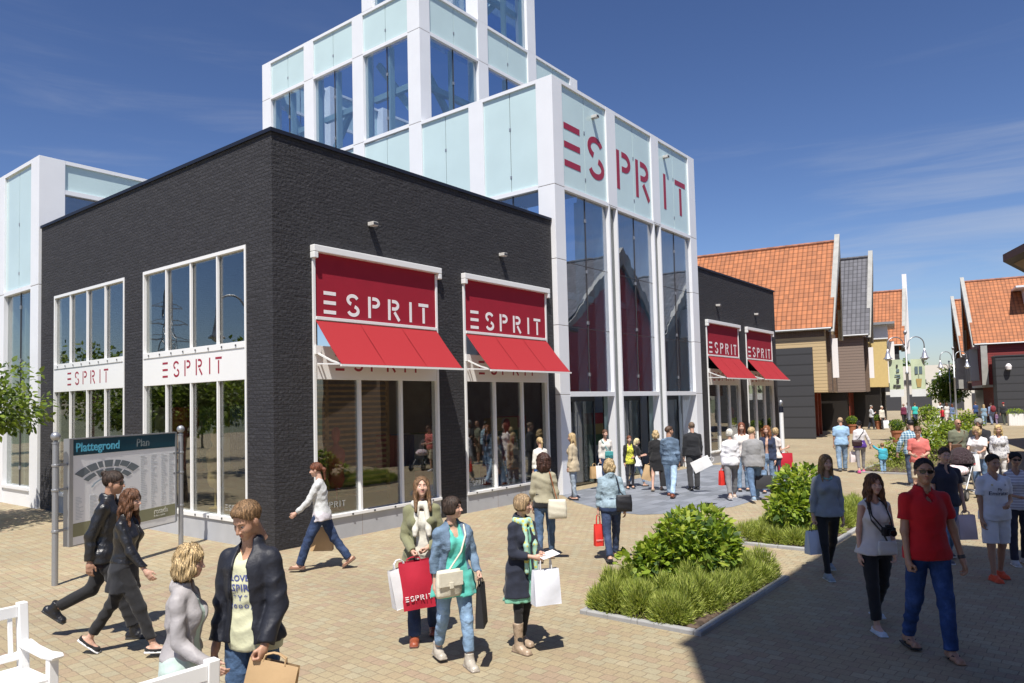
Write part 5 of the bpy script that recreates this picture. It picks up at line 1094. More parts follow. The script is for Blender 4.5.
    def addp(v,f,mi):
        nonlocal nv
        Vs.append(v);Fs.append(f+nv);Ms.append(mi if hasattr(mi,'__len__') else np.full(len(f),mi)); nv+=len(v)
    hs=.95 if m else .91
    if h<1.3: hs=1.28
    hvx=.0055 if vox<.016 else .009
    a,b,c=head_master(sex,hvx); addp(xf(a,Mh,hc,hs),b,c)
    hw=[]
    for j,sx in enumerate((1,-1)):
        S_,E_,W_,fa=armj[j]; z=-fa; fw=np.array([0,1,.0]); 
        if abs(z@fw)>.85: fw=np.array([0,0,1.])
        yv=fw-z*(fw@z); yv/=np.linalg.norm(yv); xv=np.cross(yv,z); M=np.stack([xv,yv,z],1)
        a,b=hand_master(hands[j],.0045 if vox<.016 else .008); a=a*(1 if m else .9)*(1 if h>1.3 else .9)
        if sx<0: a=a*np.array([-1,1,1]); b=b[:,::-1]
        addp(xf(a,M,W_-z*.012),b,0); hw.append(W_+fa*(.095 if hands[j]=='grip' else .11))
    if shoe is None or shoe[0]=='flop' or True:
        a,b,c=foot_master('flop' if shoe and shoe[0]=='flop' else 'bare',.007 if vox<.016 else .011)
        for j in(0,1): addp(xf(a,rotm('x',fpt[j]),legj[j][2]),b,0)
    np_mesh('body',np.concatenate(Vs)*s,np.concatenate(Fs),np.concatenate(Ms),skinmats(skin,hair[1] if hair[0]!='cap' else (.1,.07,.05)),t,True)
    if hair[0]!='bald':
        a,b=hair_master(hair[0],hvx*1.0); np_mesh('cap' if hair[0]=='cap' else 'hair',xf(a,Mh,hc,hs*(1.0))*s,b,np.zeros(len(b)),[hairmat(hair[1]) if hair[0]!='cap' else cloth(hair[1])],t,True)
        if hair[0]=='cap': a,b=hair_master('crop',hvx); np_mesh('hair',xf(a,Mh,hc,hs)*s,b,np.zeros(len(b)),[hairmat((.05,.035,.03))],t,True)
    # ---- garments
    def fold(P,amp,seed):
        w=P+.03*np.stack([noise3(P,14,seed+4,3),noise3(P,14,seed+5,3),noise3(P,14,seed+6,3)],1).astype(F32)
        a_=noise3(w,26,seed,3,(.7,.7,1.5)); b_=noise3(w,62,seed+1,3,(.7,.7,1.4))
        return amp*((1-2.6*np.abs(a_)).clip(-1,1)*-.75+.45*b_)
    if lower:
        fit=lower.get('fit','slim'); ln=lower.get('len',2.0); wz=lower.get('waist',1.03)
        rr={'skinny':(.09,.058,.054,.043),'slim':(.097,.068,.066,.056),'straight':(.104,.076,.074,.068),'wide':(.108,.078,.076,.088),'short':(.104,.098,.09,.09)}[fit]
        if not m: rr=(rr[0]-.002,rr[1]-.004,rr[2]-.003,rr[3]-.002)
        def lf(P):
            Q=tl(P); d=torso(P,.006 if fit=='skinny' else .009); d=smax(d,Q[:,2]-wz,.006); 
            g=None
            for j in(0,1): q=leg(P,0,j,2,rr); H0,K,An,_=legj[j]; 
            for j in(0,1):
                q=leg(P,0,j,2,rr); H0,K,An,_=legj[j]; ax=vdir(An-K) if ln>1 else vdir(K-H0); end=(K+(An-K)*(ln-1)) if ln>1 else H0+(K-H0)*ln; q=smax(q,(P-end.astype(F32))@ax.astype(F32),.006); g=q if g is None else smin(g,q,.012)
            d=smin(smax(d,-(Q[:,2]-.80),.03),g,.04); return d+fold(P,.0035 if fit=='skinny' else .006,int(h*100)+7)*np.clip((.93-Q[:,2])/.15,.1,1)
        l2=lo.copy();h2=hi.copy();h2[2]=hip[2]+.2; a,b=snet(lf,l2,h2,vox); np_mesh(lower.get('name','trousers'),a*s,b,np.zeros(len(b)),[cloth(lower['c'],lower.get('k','plain'),lower.get('c2'))],t,True)
    for ui,u in enumerate(uppers):
        hem=u.get('hem',.86); inf=u.get('inf',.014)+(.006 if hem<.95 else .003); sl_=u.get('sleeve',2); op=u.get('open',0); nk=u.get('neck',.045); flare=u.get('flare',0); am=max([q.get('fold',.006) for q in uppers])
        def uf(P,u=u,inf=inf,hem=hem,sl_=sl_,op=op,nk=nk,flare=flare,am=am,ui=ui):
            Q=tl(P); d=torso(P,inf,u.get('belly',0))
            if hem<.9:
                rw=max(.15*bw,.176 if (lower and hem>.7) else .155)+inf; q=Q-np.array([0,-.006,0],F32); zc=np.clip((1.0-q[:,2])/max(.01,1.0-hem),0,1); bl=np.clip((1.06-q[:,2])/.15,0,1); bl=bl*bl*(3-2*bl); w0=((.122 if m else .108)*bw+inf); rx=w0+(rw-w0)*bl+flare*zc; ry=(w0-.035)+(rw-.068-w0+.035)*bl+flare*zc; k=np.sqrt((q[:,0]/rx)**2+(q[:,1]/ry)**2); sk=(k-1)*np.minimum(rx,ry); sk=np.maximum(sk,q[:,2]-1.08)
                if flare>.03: sk=sk+.006*np.sin(np.arctan2(q[:,0],q[:,1])*11)*zc
                d=smin(d,sk,.04)
            for j in(0,1):
                if sl_>0: d=smin(d,smax(arm(P,min(u.get('sinf',.03),inf*.62),j,min(2,sl_+.1)),((P-(armj[j][0]+(armj[j][1]-armj[j][0])*sl_ if sl_<=1 else armj[j][1]+(armj[j][2]-armj[j][1])*(sl_-1)).astype(F32))@(vdir(armj[j][1]-armj[j][0]) if sl_<=1 else armj[j][3]).astype(F32)),.004),.014)
                elif sl_==0: d=smax(d,-cap(P,sh[j]+np.array([0,0,-.03]),sh[j]+(armj[j][1]-armj[j][0])*.3+np.array([0.02*(1 if j==0 else -1),0,0]),.05,.06),.008)
            if u.get('collar'): d=smin(d,np.abs(cap(Q,(0,-.02,1.44),(0,-.03,1.44+u['collar']),.066,.075))-.008,.01)
            d=smax(d,-(Q[:,2]-hem-.0*P[:,1]),.004)
            if not u.get('collar'): d=smax(d,-cap(Q,(0,.02,1.47),(0,.06+nk*.2,1.47-nk),.062,.045),.006)
            else: d=smax(d,-cap(Q,(0,-.02,1.42),(0,-.02,1.7),.056,.07),.004); d=smax(d,-cap(Q,(0,.08,1.40-nk),(0,.09,1.56),.03,.06),.006)
            if op: wz=op*(1+.6*np.clip((1.35-Q[:,2])/.4,-.5,1)); d=smax(d,-np.maximum(np.abs(Q[:,0]-u.get('ox',0))-wz,-(Q[:,1]-.0)),.006)
            return d+fold(P,am,int(h*100))
        l2=lo.copy();h2=hi.copy(); l2[2]=max(l2[2],hip[2]-.93+hem-.08 if lean<15 else lo[2]); h2[2]=min(h2[2],hc[2]+.02)
        for e in(0,1): l2[e]-=flare;h2[e]+=flare
        a,b=snet(uf,l2,h2,vox); o=np_mesh(u['name'],a*s,b,np.zeros(len(b)),[cloth(u['c'],u.get('k','plain'),u.get('c2'))],t,True)
        if 'decal' in u:
            for (fn_,args) in u['decal']: fn_(o,t,uf,s,tl,hip,inv,*args)
    if shoe and shoe[0]!='bare':
        kd,c1,c2=shoe
        for j in(0,1):
            if kd=='flop':
                mb=MB(); w=[(-.045,-.085),(.045,-.085),(.055,.08),(.05,.15),(.0,.185),(-.05,.15),(-.055,.08)]; mb.slab([(a_,b_,-.082) for a_,b_ in w],(0,0,-.0+.014)); vs=xf(np.array(mb.v)+np.array([0,0,-.012]),rotm('x',fpt[j]),legj[j][2]); mb.v=[tuple(v*s) for v in vs]; sho=mb.build('flip_flop',cloth(c1),t,world=False)
                mb=MB(); 
                for e in(-1,1): mb.tube([(0,.12,-.045),(e*.028,.07,-.028),(e*.044,.02,-.07)],.006,6)
                vs=xf(np.array(mb.v),rotm('x',fpt[j]),legj[j][2]); mb.v=[tuple(v*s) for v in vs]; mb.build('strap',cloth(c1),sho,world=False,fix=False)
            else: a,b,c=foot_master(kd,.007 if vox<.016 else .011); np_mesh('shoe' if kd not in('boot','ankle') else 'boot',xf(a,rotm('x',fpt[j]),legj[j][2])*s,b,np.minimum(c,1),[cloth(c1,'leather' if kd in('leather','boot','ankle') else 'plain'),cloth(c2)],t,True)
    for ex in extras:
        k=ex[0]
        if k=='sunglasses' or k=='sunglasses_up':
            mb=MB(); zz,yy=(.0,.092) if k=='sunglasses' else (.085,.06)
            for e in(-1,1): mb.slab([(e*.006,yy+.004,zz+.012),(e*.05,yy-.008,zz+.014),(e*.058,yy-.014,zz+.006),(e*.052,yy-.012,zz-.016),(e*.03,yy-.004,zz-.022),(e*.01,yy+.002,zz-.014)],(0,.004,0)); mb.bar((e*.058,yy-.014,zz+.008),(e*.08,-.01+(0 if k=='sunglasses' else -.03),zz+.006),.004)
            mb.bar((-.008,yy+.006,zz+.008),(.008,yy+.006,zz+.008),.005); mb.v=[tuple(v*s) for v in xf(np.array(mb.v),Mh,hc,hs)]; mb.build('sunglasses',mat('black_lens',(.01,.01,.012),rough=.08),t,world=False)
        if k=='scarf':
            def sf(P,ex=ex):
                Q=tl(P); q=Q-np.array([0,.0,1.455],F32); r=np.sqrt((q[:,0]/1.15)**2+q[:,1]**2); d=np.sqrt((r-.075)**2+(q[:,2]*.8)**2)-.032
                if len(ex)>2:
                    for e in(-1,1): d=smin(d,cap(Q,(e*.05,.085,1.43),(e*.07,.135,1.2),.028,.03),.02); d=smin(d,cap(Q,(e*.07,.135,1.2),(e*.075,.15,1.43-ex[2]),.03,.026),.02)
                return d+.003*noise3(P,70,3)
            a,b=snet(sf,lo,hi,min(vox,.011)); np_mesh('scarf',a*s,b,np.zeros(len(b)),[cloth(ex[1],ex[3] if len(ex)>3 else 'plain',ex[4] if len(ex)>4 else None)],t,True)
        if k=='belt':
            pass
        if k=='necklace': mb=MB(); mb.tube([tuple(up((.07*math.sin(R(a)),.02+.075*math.cos(R(a)),1.46-.05*math.cos(R(a))))*s) for a in range(-110,111,20)],.007,6); mb.build('necklace',mat('turquoise',(.1,.5,.45),rough=.4),t,world=False,fix=False)
        if k=='watch': W_=armj[ex[1]][2]; fa=armj[ex[1]][3]; mb=MB(); mb.tube([tuple((W_-fa*.02)*s),tuple((W_+fa*.012)*s)],.033,12); mb.build('watch',M_dark,t,world=False)
        if k=='band': W_=armj[ex[1]][2]
    RM=rotm('z',rz)
    t['_']=0; del t['_']
    return dict(root=t,hand=[RM@(p*s)+np.array([x,y,0]) for p in hw],up=lambda p:RM@(up(p)*s)+np.array([x,y,0]),face=face,s=s,RM=RM,sh=[RM@(p*s)+np.array([x,y,0]) for p in sh],loc=np.array([x,y,0]))
# ---- bags
def shopping_bag(label,top,face,w,hh,d,col,handle=.16,tilt=0,rolls=None,kind='paper',print_=None,group=None,cat='shopping bag',col2=None):
    """hangs from the hand at world point 'top'; face: direction the broad side looks at"""
    t=thing('shopping_bag' if kind!='purse' else 'handbag',label,cat,tuple(top),R(face-90),group); t.rotation_euler=(0,R(tilt),R(face-90))
    rng=np.random.RandomState(int(abs(top[0]*100))%999); z1=-handle; z0=z1-hh; nx,nz=8,9; mb=MB()
    def side(f,mi=0):
        b=len(mb.v)
        for j in range(nz+1):
            for i in range(nx+1): mb.v.append(f(i/nx,j/nz))
        for j in range(nz):
            for i in range(nx): k=b+j*(nx+1)+i; mb.f.append((k,k+1,k+nx+2,k+nx+1)); mb.m.append(mi)
    tp=lambda v: .35+.65*(1-v)**.7 if kind in('paper','plastic') else 1-.25*v
    bulge=.012 if kind=='paper' else .03
    ph=rng.rand(4)*6.28
    wr=lambda u,v: .0035*math.sin(5*u+3*v+ph[0])+.0015*math.sin(9*v-3*u+ph[1])
    side(lambda u,v:((u-.5)*w*(1-.03*v),d/2*tp(v)+bulge*math.sin(PI*u)*math.sin(PI*v)+wr(u,v),z0+(z1-z0)*v))
    side(lambda u,v:((u-.5)*w*(1-.03*v),-d/2*tp(v)-bulge*math.sin(PI*u)*math.sin(PI*v)+wr(u,v),z0+(z1-z0)*v))
    for e in(-1,1): side(lambda u,v,e=e:(e*(w/2*(1-.03*v)-.25*d*(1-tp(v))*math.sin(PI*u)),(u-.5)*d*tp(v)+wr(e+.5,v) if 0 else (u-.5)*d*tp(v),z0+(z1-z0)*v))
    side(lambda u,v:((u-.5)*w,(v-.5)*d,z0))
    m=mat('bag_%s_%.2f_%.2f'%(kind,col[0],col[2]),col,rough=.75 if kind!='plastic' else .45,var=.05,vscale=8,bump=.25,bscale=12)
    mb.build('bag_body',m,t,world=False,fix=False,smooth=True)
    mb=MB(); 
    for e in(-1,1): mb.tube([(-w*.22,e*d*.17,z1-.01),(-w*.2,e*.012,-handle*.4),(-.02,e*.006,-.0),(.02,e*.006,-.0),(w*.2,e*.012,-handle*.4),(w*.22,e*d*.17,z1-.01)],.006,6)
    mb.build('bag_handle',mat('cord_%.2f'%(col2 or col)[0],tuple((col2 or col)),rough=.8),t,world=False,fix=False)
    if print_:
        txt,size,pc,zf=print_; fr=lambda u,dd,z:(u if 1 else 0,0,0)
        for e in(1,-1):
            frn=lambda u,dd,z,e=e:(-e*u,e*(d/2*.8+bulge+.012+dd),z0+hh*zf+z)
            if txt=='ESPRIT':
                mb=MB(); adv=[0,1.31,2.64,3.93,5.4,6.07]
                for i,ch in enumerate('ESPRIT'):
                    for st in strokes(ch,.15): stroke_mesh(mb,st,.15,frn,-w*.4+adv[i]*w*.8/6.77,size,0,0)
                mb.build('bag_print',mat('print_%.2f'%pc[0],pc),t,world=False,fix=False)
            else:
                mb=MB(); mb.box(-w*.3,w*.15,0,.002,0,size,fr=frn); mb.box(-w*.3,w*.0,0,.002,-size*.8,-size*.4,fr=frn); mb.build('bag_print',mat('print_%.2f'%pc[0],pc),t,world=False,fix=False)
    return t
def shoulder_bag(label,p,sh,pos,face,w,hh,d,col,strap,cross=False,flap=True,kind='purse'):
    """pos: local offset (x right, y fwd, z) of the bag centre in person p; strap runs to the shoulder point sh (local)"""
    c=p['up'](pos); t=thing('handbag',label,'handbag',tuple(c),R(face-90)); mb=MB(); n=12
    prof=[]; 
    for i in range(n+1):
        a=i/n; z=-hh/2+hh*a; k=math.sin(PI*min(1,max(0,a*.92+.04)))**.35; prof.append((z,k))
    b=0
    for z,k in prof:
        for j in range(16): th=2*PI*j/16; cx_=math.copysign(abs(math.cos(th))**.5,math.cos(th)); sy=math.copysign(abs(math.sin(th))**.6,math.sin(th)); mb.v.append((w/2*cx_*(.9+.1*k)*(1 if z<0 else 1-.12*(z/hh)),d/2*sy*k+.004*math.sin(z*60+th*2),z))
    for i in range(n):
        for j in range(16): mb.f.append((i*16+j,i*16+(j+1)%16,(i+1)*16+(j+1)%16,(i+1)*16+j)); mb.m.append(0)
    mb.f.append(tuple(range(16))[::-1]); mb.m.append(0); mb.f.append(tuple(range(n*16,n*16+16))); mb.m.append(0)
    m=mat('bag_leather_%.2f_%.2f'%(col[0],col[2]),col,rough=.55,bump=.3,bscale=30,var=.05); mb.build('bag_body',m,t,world=False,smooth=True)
    if flap: mb=MB(); mb.box(-w/2*.93,w/2*.93,d/2*.9,d/2+.012,-.02,hh/2*.9); mb.box(-w*.08,w*.08,d/2+.012,d/2+.02,-.04,.02); mb.build('bag_flap',m,t,world=False,bevel=.006)
    mb=MB(); q=[p['up'](v) for v in sh]; pts=[c+np.array([0,0,hh/2*.9])]+q
    mb.tube([tuple(v) for v in pts],.009,6); sm=mat('strap_%.2f_%.2f'%(strap[0],strap[2]),strap,rough=.6)
    o=mb.build('bag_strap',sm,t,fix=False); return t
def chest_text(txt,size,z,col,x0=0):
    def f(o,t,uf,s,tl,hip,inv,*a):
        cu=bpy.data.curves.new('t','FONT'); cu.body=txt; cu.size=size; cu.align_x='CENTER'; cu.offset=.0012; cu.resolution_u=2
        ob=bpy.data.objects.new('t',cu); C.objects.link(ob); me=bpy.data.meshes.new_from_object(ob.evaluated_get(bpy.context.evaluated_depsgraph_get())); bpy.data.objects.remove(ob)
        v=np.array([(x0-q.co.x,0,z+q.co.y) for q in me.vertices],F32); y=np.full(len(v),.0,F32); hi_=np.full(len(v),.3,F32)
        W_=lambda yy: ((np.stack([v[:,0],yy,v[:,2]],1)-np.array([0,0,.93]))@inv.T+hip).astype(F32)
        lo_=np.zeros(len(v),F32)
        for _ in range(18):
            md=(lo_+hi_)/2; dd=uf(W_(md)); lo_=np.where(dd<0,md,lo_); hi_=np.where(dd<0,hi_,md)
        pts=W_(hi_+.003)*s; mb=MB(); mb.v=[tuple(p) for p in pts]; mb.f=[tuple(p.vertices) for p in me.polygons]; mb.m=[0]*len(mb.f); mb.build('shirt_print',mat('shirt_print_%.2f_%.2f'%(col[0],col[2]),col,rough=.8),o,world=False,fix=False)
    return (f,())
# ================================================================ the people
NAVYJ=(.02,.04,.10); BLUEJ=(.06,.12,.22); LIGHTJ=(.26,.38,.55); BLACK=(.012,.012,.014); WHITE=(.72,.72,.72)
BR=(.10,.05,.028); DBR=(.035,.018,.012); BLOND=(.40,.29,.15); PBL=(.62,.5,.28); RED_H=(.13,.045,.022); GREYH=(.25,.24,.22); WHH=(.65,.62,.52); LBR=(.22,.12,.05)
CAMF=219
def bag_hold(p,i,label,w,hh,d,col,**k):
    top=p['hand'][i]; f=k.pop('bface',p['face']+90); off=k.pop('off',(0,0,.015)); return shopping_bag(label,top+np.array(off),f,w,hh,d,col,**k)
# couple in black walking right past the map board
p1=person('man in black leather jacket with dark bun and sunglasses striding right before the map board',-3.93,-2.5,-45,1.9,'m',((24,4),(-26,38)),(SWB,((.1,.1,-1),(.0,.4,-1))),('relax','relax'),4,(0,0),'tan',('bun',(.04,.025,.018)),
  ({'name':'shirt','c':(.02,.012,.016),'hem':.80,'sleeve':1,'inf':.01},{'name':'leather_jacket','c':BLACK,'k':'leather','inf':.03,'hem':.84,'sleeve':2,'open':.03,'collar':.035,'flare':.02}),{'c':(.01,.01,.012),'fit':'slim','len':1.86},('ankle',BLACK,(.03,.03,.03)),.0125,extras=(('sunglasses',),))
p2=person('woman with long brown hair in cropped black leather jacket striding beside the dark bun man',-4.1,-3.3,-48,1.72,'f',((26,5),(-24,10)),(((.12,.42,-1),(.02,.75,-1)),SWB),('relax','relax'),4,(-6,0),'fair',('longwavy',(.11,.05,.025)),
  ({'name':'long_top','c':(.012,.013,.017),'hem':.70,'sleeve':1,'inf':.014,'flare':.05},{'name':'leather_jacket','c':(.012,.012,.014),'k':'leather','inf':.026,'hem':.99,'sleeve':2,'open':.02,'collar':.02}),{'c':(.012,.012,.014),'fit':'slim','len':1.85},('flat',BLACK,WHITE),.0125)
# blonde woman leaning on the bench, man with the paper bag
p3=person('blonde wavy haired woman in taupe jacket resting her hand on the white bench',-5.17,-6.44,-50,1.62,'f',((2,2),(-3,4)),(((.14,.10,-1),(.14,.85,-.5)),((.1,.0,-1),(.0,.15,-1))),('relax','relax'),3,(4,-4),'fair',('wavy',BLOND),
  ({'name':'mint_top','c':(.45,.56,.51),'hem':.84,'sleeve':.5,'inf':.012},{'name':'jacket','c':(.35,.33,.33),'k':'nylon','inf':.026,'hem':.97,'sleeve':2,'open':.035,'collar':.02,'fold':.008}),{'c':(.28,.27,.28),'fit':'skinny','len':1.9},('flat',(.3,.25,.2),(.2,.2,.2)),.0105,build=.9)
p4=person('man in navy bomber jacket and pale yellow tee looking down, brown paper bag in hand',-4.72,-6.55,205,1.86,'m',((4,2),(-3,6)),(((.16,.02,-1),(.06,.26,-1)),((.22,.05,-1),(-.1,.5,-.95))),('relax','grip'),3,(-14,-24),'tan',('short',(.20,.12,.06)),
  ({'name':'t_shirt','c':(.62,.62,.42),'hem':.82,'sleeve':.5,'inf':.016,'decal':(chest_text('LOVE',.055,1.275,(.08,.1,.3)),chest_text('MSPIRA',.065,1.21,(.08,.1,.3)),chest_text('* Y *',.05,1.15,(.08,.1,.3)),chest_text('( O O O )',.035,1.10,(.08,.1,.3)))},{'name':'bomber_jacket','c':(.017,.019,.028),'k':'nylon','inf':.036,'sinf':.03,'hem':.88,'sleeve':2.0,'open':.055,'collar':.04,'fold':.009}),{'c':(.06,.115,.22),'k':'denim','fit':'slim'},('sneaker',(.2,.2,.2),WHITE),.0105,build=.88)
bag_hold(p4,1,'large brown paper shopping bag held by the man in the bomber jacket',.34,.36,.10,(.47,.32,.17),bface=215,handle=.05,tilt=-12,off=(.07,-.08,.03),print_=('x',.035,(.12,.13,.15),.3))
# woman walking left by the corner
p5=person('woman in grey marl sweater and dark jeans walking left past the brick corner',-.45,-1.87,129,1.68,'f',((-24,12),(26,6)),(((.1,-.1,-1),(.1,.1,-1)),((.12,.55,-1),(.02,.85,-.75))),('grip','relax'),5,(0,-4),'fair',('pony',RED_H),
  ({'name':'long_vest','c':(.55,.52,.55),'hem':.83,'sleeve':0,'inf':.012,'flare':.02},{'name':'sweater','c':(.50,.51,.50),'hem':.9,'sleeve':2,'inf':.022,'fold':.009,'k':'floral','c2':(.60,.60,.60)},),{'c':NAVYJ,'k':'denim','fit':'straight'},('flat',(.2,.1,.06),(.1,.06,.04)),.0145)
bag_hold(p5,0,'brown paper bag hanging behind the woman in the grey sweater',.34,.36,.14,(.50,.33,.17),bface=39,handle=.1)
# trio in the centre
p6=person('woman in olive green cardigan and cream scarf looking up, red shopping bag before her',-1.95,-5.5,222,1.74,'f',((10,4),(-8,10)),(((.16,.06,-1),(-.35,.75,-.45)),((.18,.05,-1),(-.6,.7,-.4))),('grip','grip'),0,(8,14),'fair',('long',(.16,.09,.045)),
  ({'name':'cream_top','c':(.6,.58,.5),'hem':.86,'sleeve':0,'inf':.012},{'name':'cardigan','c':(.20,.20,.11),'hem':.78,'sleeve':2,'inf':.026,'open':.05,'flare':.02,'fold':.008},),{'c':NAVYJ,'k':'denim','fit':'straight'},('leather',(.28,.07,.03),(.1,.04,.03)),.012,extras=(('scarf',(.66,.63,.55),.28),))
bag_hold(p6,0,'red shopping bag with white lettering held by the woman in the olive cardigan',.33,.48,.12,(.42,.008,.03),bface=225,kind='cloth',handle=.04,tilt=7,print_=('ESPRIT',.05,(.75,.7,.7),.2),off=(-.02,.02,0),col2=(.4,.01,.03))
bag_hold(p6,0,'white paper bag tucked behind the red shopping bag',.26,.40,.12,(.72,.72,.74),bface=250,handle=.08,off=(-.14,.12,-.02),tilt=10)
p7=person('dark short haired woman in denim jacket and teal dress with a white shoulder bag',-2.33,-6.28,243,1.62,'f',((-10,16),(12,4)),(((.16,-.02,-1),(.05,.12,-1)),((.2,.05,-1),(-.1,.8,-.5))),('relax','grip'),0,(48,2),'fair',('shortbob',(.045,.025,.02)),
  ({'name':'teal_dress','c':(.10,.50,.42),'hem':.74,'sleeve':0,'inf':.018,'flare':.05,'neck':.1,'fold':.01},{'name':'denim_jacket','c':(.14,.21,.30),'k':'denim','hem':.98,'sleeve':2,'inf':.03,'open':.075,'collar':.025}),{'c':(.22,.34,.50),'k':'denim','fit':'slim','len':1.8},('ankle',(.42,.38,.32),(.3,.26,.22)),.0115,build=1.1)
shoulder_bag('cream white flap shoulder bag worn across the teal dress',p7,((-.02,.17,1.2),(-.09,.13,1.36),(-.11,.03,1.45),(-.09,-.06,1.44)),(.12,.17,.90),250,.27,.25,.09,(.68,.64,.52),(.68,.64,.52))
bag_hold(p7,1,'flat black shopping bag hanging from the left hand of the denim jacket woman',.24,.38,.08,(.015,.015,.017),bface=300,handle=.06)
p8=person('woman in navy coat with mint scarf and tan boots reading a leaflet',-1.61,-6.57,262,1.57,'f',((3,3),(-5,8)),(((.14,.1,-1),(-.45,.9,-.1)),((.14,.12,-1),(-.5,.9,-.05))),('grip','grip'),2,(30,0),'fair',('shortbob',(.30,.21,.12)),
  ({'name':'mint_dress','c':(.20,.50,.36),'hem':.56,'sleeve':0,'inf':.012,'flare':.06},{'name':'navy_coat','c':(.014,.018,.035),'hem':.62,'sleeve':1.75,'inf':.028,'open':.02,'flare':.05,'collar':.03,'fold':.008}),{'c':(.01,.01,.012),'fit':'skinny','len':1.95},('boot',(.36,.27,.19),(.2,.14,.1)),.0115,extras=(('scarf',(.38,.62,.48),.52,'floral',(.6,.55,.12)),))
bag_hold(p8,1,'glossy white shopping bag hanging from the arm of the woman in the navy coat',.28,.34,.12,(.72,.74,.80),bface=240,handle=.14)
pc=p8['hand'][0]; lf=thing('leaflet','small white leaflet held by the woman in the navy coat','leaflet',tuple(pc),R(-20)); mb=MB(); mb.slab([(-.02,-.06,.0),(.19,-.05,.03),(.19,.08,.05),(-.02,.07,.02)],(0,0,.002)); mb.build('paper',M_whiteletter,lf,world=False)
p9=person('curly dark haired woman seen from behind in beige jacket and blue jeans',2.02,-4.35,36,1.70,'f',((12,4),(-10,12)),(((.14,.0,-1),(.06,.12,-1)),((.16,.05,-1),(.03,.3,-1))),('relax','relax'),0,(0,0),'fair',('curly',(.05,.022,.015)),
  ({'name':'black_top','c':BLACK,'hem':.87,'sleeve':0,'inf':.018},{'name':'beige_jacket','c':(.36,.33,.23),'hem':.95,'sleeve':2,'inf':.028,'fold':.009},),{'c':(.065,.115,.20),'k':'denim','fit':'slim','len':1.85},('ankle',(.36,.27,.18),(.15,.1,.07)),.0145)
shoulder_bag('cream hobo bag on a brown strap on the hip of the curly haired woman',p9,((.15,-.13,1.2),(.1,-.13,1.42),(.08,-.02,1.475)),(.20,-.16,.86),36,.30,.30,.12,(.66,.62,.50),(.3,.1,.04),flap=False)
# window shoppers
person('blonde girl in white jumper and bright blue jeans looking into the second display window',7.25,-.62,55,1.64,'f',((4,2),(-4,4)),(DOWN,DOWN),('relax','relax'),0,(10,0),'fair',('pony',BLOND),({'name':'jumper','c':(.70,.68,.62),'hem':.92,'sleeve':2,'inf':.022},),{'c':(.06,.17,.50),'k':'denim','fit':'skinny'},('flat',BLACK,BLACK),.019)
person('blonde woman in sand coloured cardigan beside the brick pier, half hidden by curly hair',8.3,-.9,100,1.70,'f',((4,2),(-4,4)),(DOWN,DOWN),('relax','relax'),0,(30,-5),'fair',('long',BLOND),({'name':'cardigan','c':(.46,.38,.26),'hem':.74,'sleeve':2,'inf':.024,'flare':.02},),{'c':(.25,.3,.36),'k':'denim','fit':'slim'},('flat',BLACK,BLACK),.019)
p12=person('short haired blonde woman seen from behind in pale denim jacket walking by the big bush',2.6,-5.22,40,1.61,'f',((18,4),(-16,14)),(((.2,-.12,-1),(.12,.2,-1)),((.16,.05,-1),(.05,.1,-1))),('relax','grip'),2,(0,0),'fair',('wavy',(.42,.31,.17)),
  ({'name':'navy_top','c':NAVYJ,'hem':.86,'sleeve':0,'inf':.02},{'name':'denim_jacket','c':(.27,.36,.42),'k':'denim','hem':.92,'sleeve':2,'inf':.028,'collar':.02},),{'c':(.03,.05,.11),'k':'denim','fit':'slim'},('flat',BLACK,BLACK),.0145,build=1.08)
bag_hold(p12,1,'narrow bright red shopping bag held by the woman in the pale denim jacket',.14,.34,.10,(.66,.03,.02),bface=50,handle=.14,print_=('ESPRIT',.02,(.8,.7,.7),.25))
shoulder_bag('black shoulder bag on the right hip of the woman in the pale denim jacket',p12,((.14,-.13,1.2),(.1,-.13,1.40),(.09,-.02,1.47)),(.2,-.14,1.0),40,.26,.26,.1,(.015,.015,.02),(.015,.015,.02),flap=False)
# at the tower doors
p13=person('woman in cream sweater with a teal cross body bag coming out of the tower doors',10.75,-.45,225,1.70,'f',((14,4),(-12,14)),(DOWN,DOWN),('grip','relax'),0,(10,0),'fair',('pony',BR),({'name':'sweater','c':(.62,.58,.53),'hem':.9,'sleeve':2,'inf':.022},),{'c':NAVYJ,'k':'denim','fit':'skinny'},('sneaker',(.08,.25,.26),(.08,.25,.26)),.02)
shoulder_bag('small teal cross body bag on the cream sweater',p13,((.0,.15,1.2),(.12,.08,1.43),(.12,-.04,1.46)),(-.06,.16,1.02),225,.24,.2,.07,(.06,.30,.30),(.06,.30,.30))
bag_hold(p13,0,'white carrier bag in the hand of the woman in the cream sweater',.26,.36,.1,(.75,.75,.76),bface=225,handle=.08); bag_hold(p13,0,'brown paper bag next to the white carrier bag at the tower doors',.24,.34,.1,(.48,.31,.15),bface=240,handle=.08,off=(-.1,.14,0))
person('girl with red hair in yellow top and black cardigan by the tower doors',11.05,-1.05,222,1.50,'f',((3,2),(-3,4)),(DOWN,((.14,.05,-1),(-.4,.8,-.2))),('relax','relax'),0,(5,-5),'fair',('pony',RED_H),({'name':'top','c':(.62,.62,.06),'hem':.82,'sleeve':0,'inf':.018,'k':'floral','c2':(.2,.22,.04)},{'name':'cardigan','c':BLACK,'hem':.86,'sleeve':2,'inf':.026,'open':.09},),{'c':(.02,.02,.03),'fit':'skinny'},('flat',BLACK,BLACK),.02)
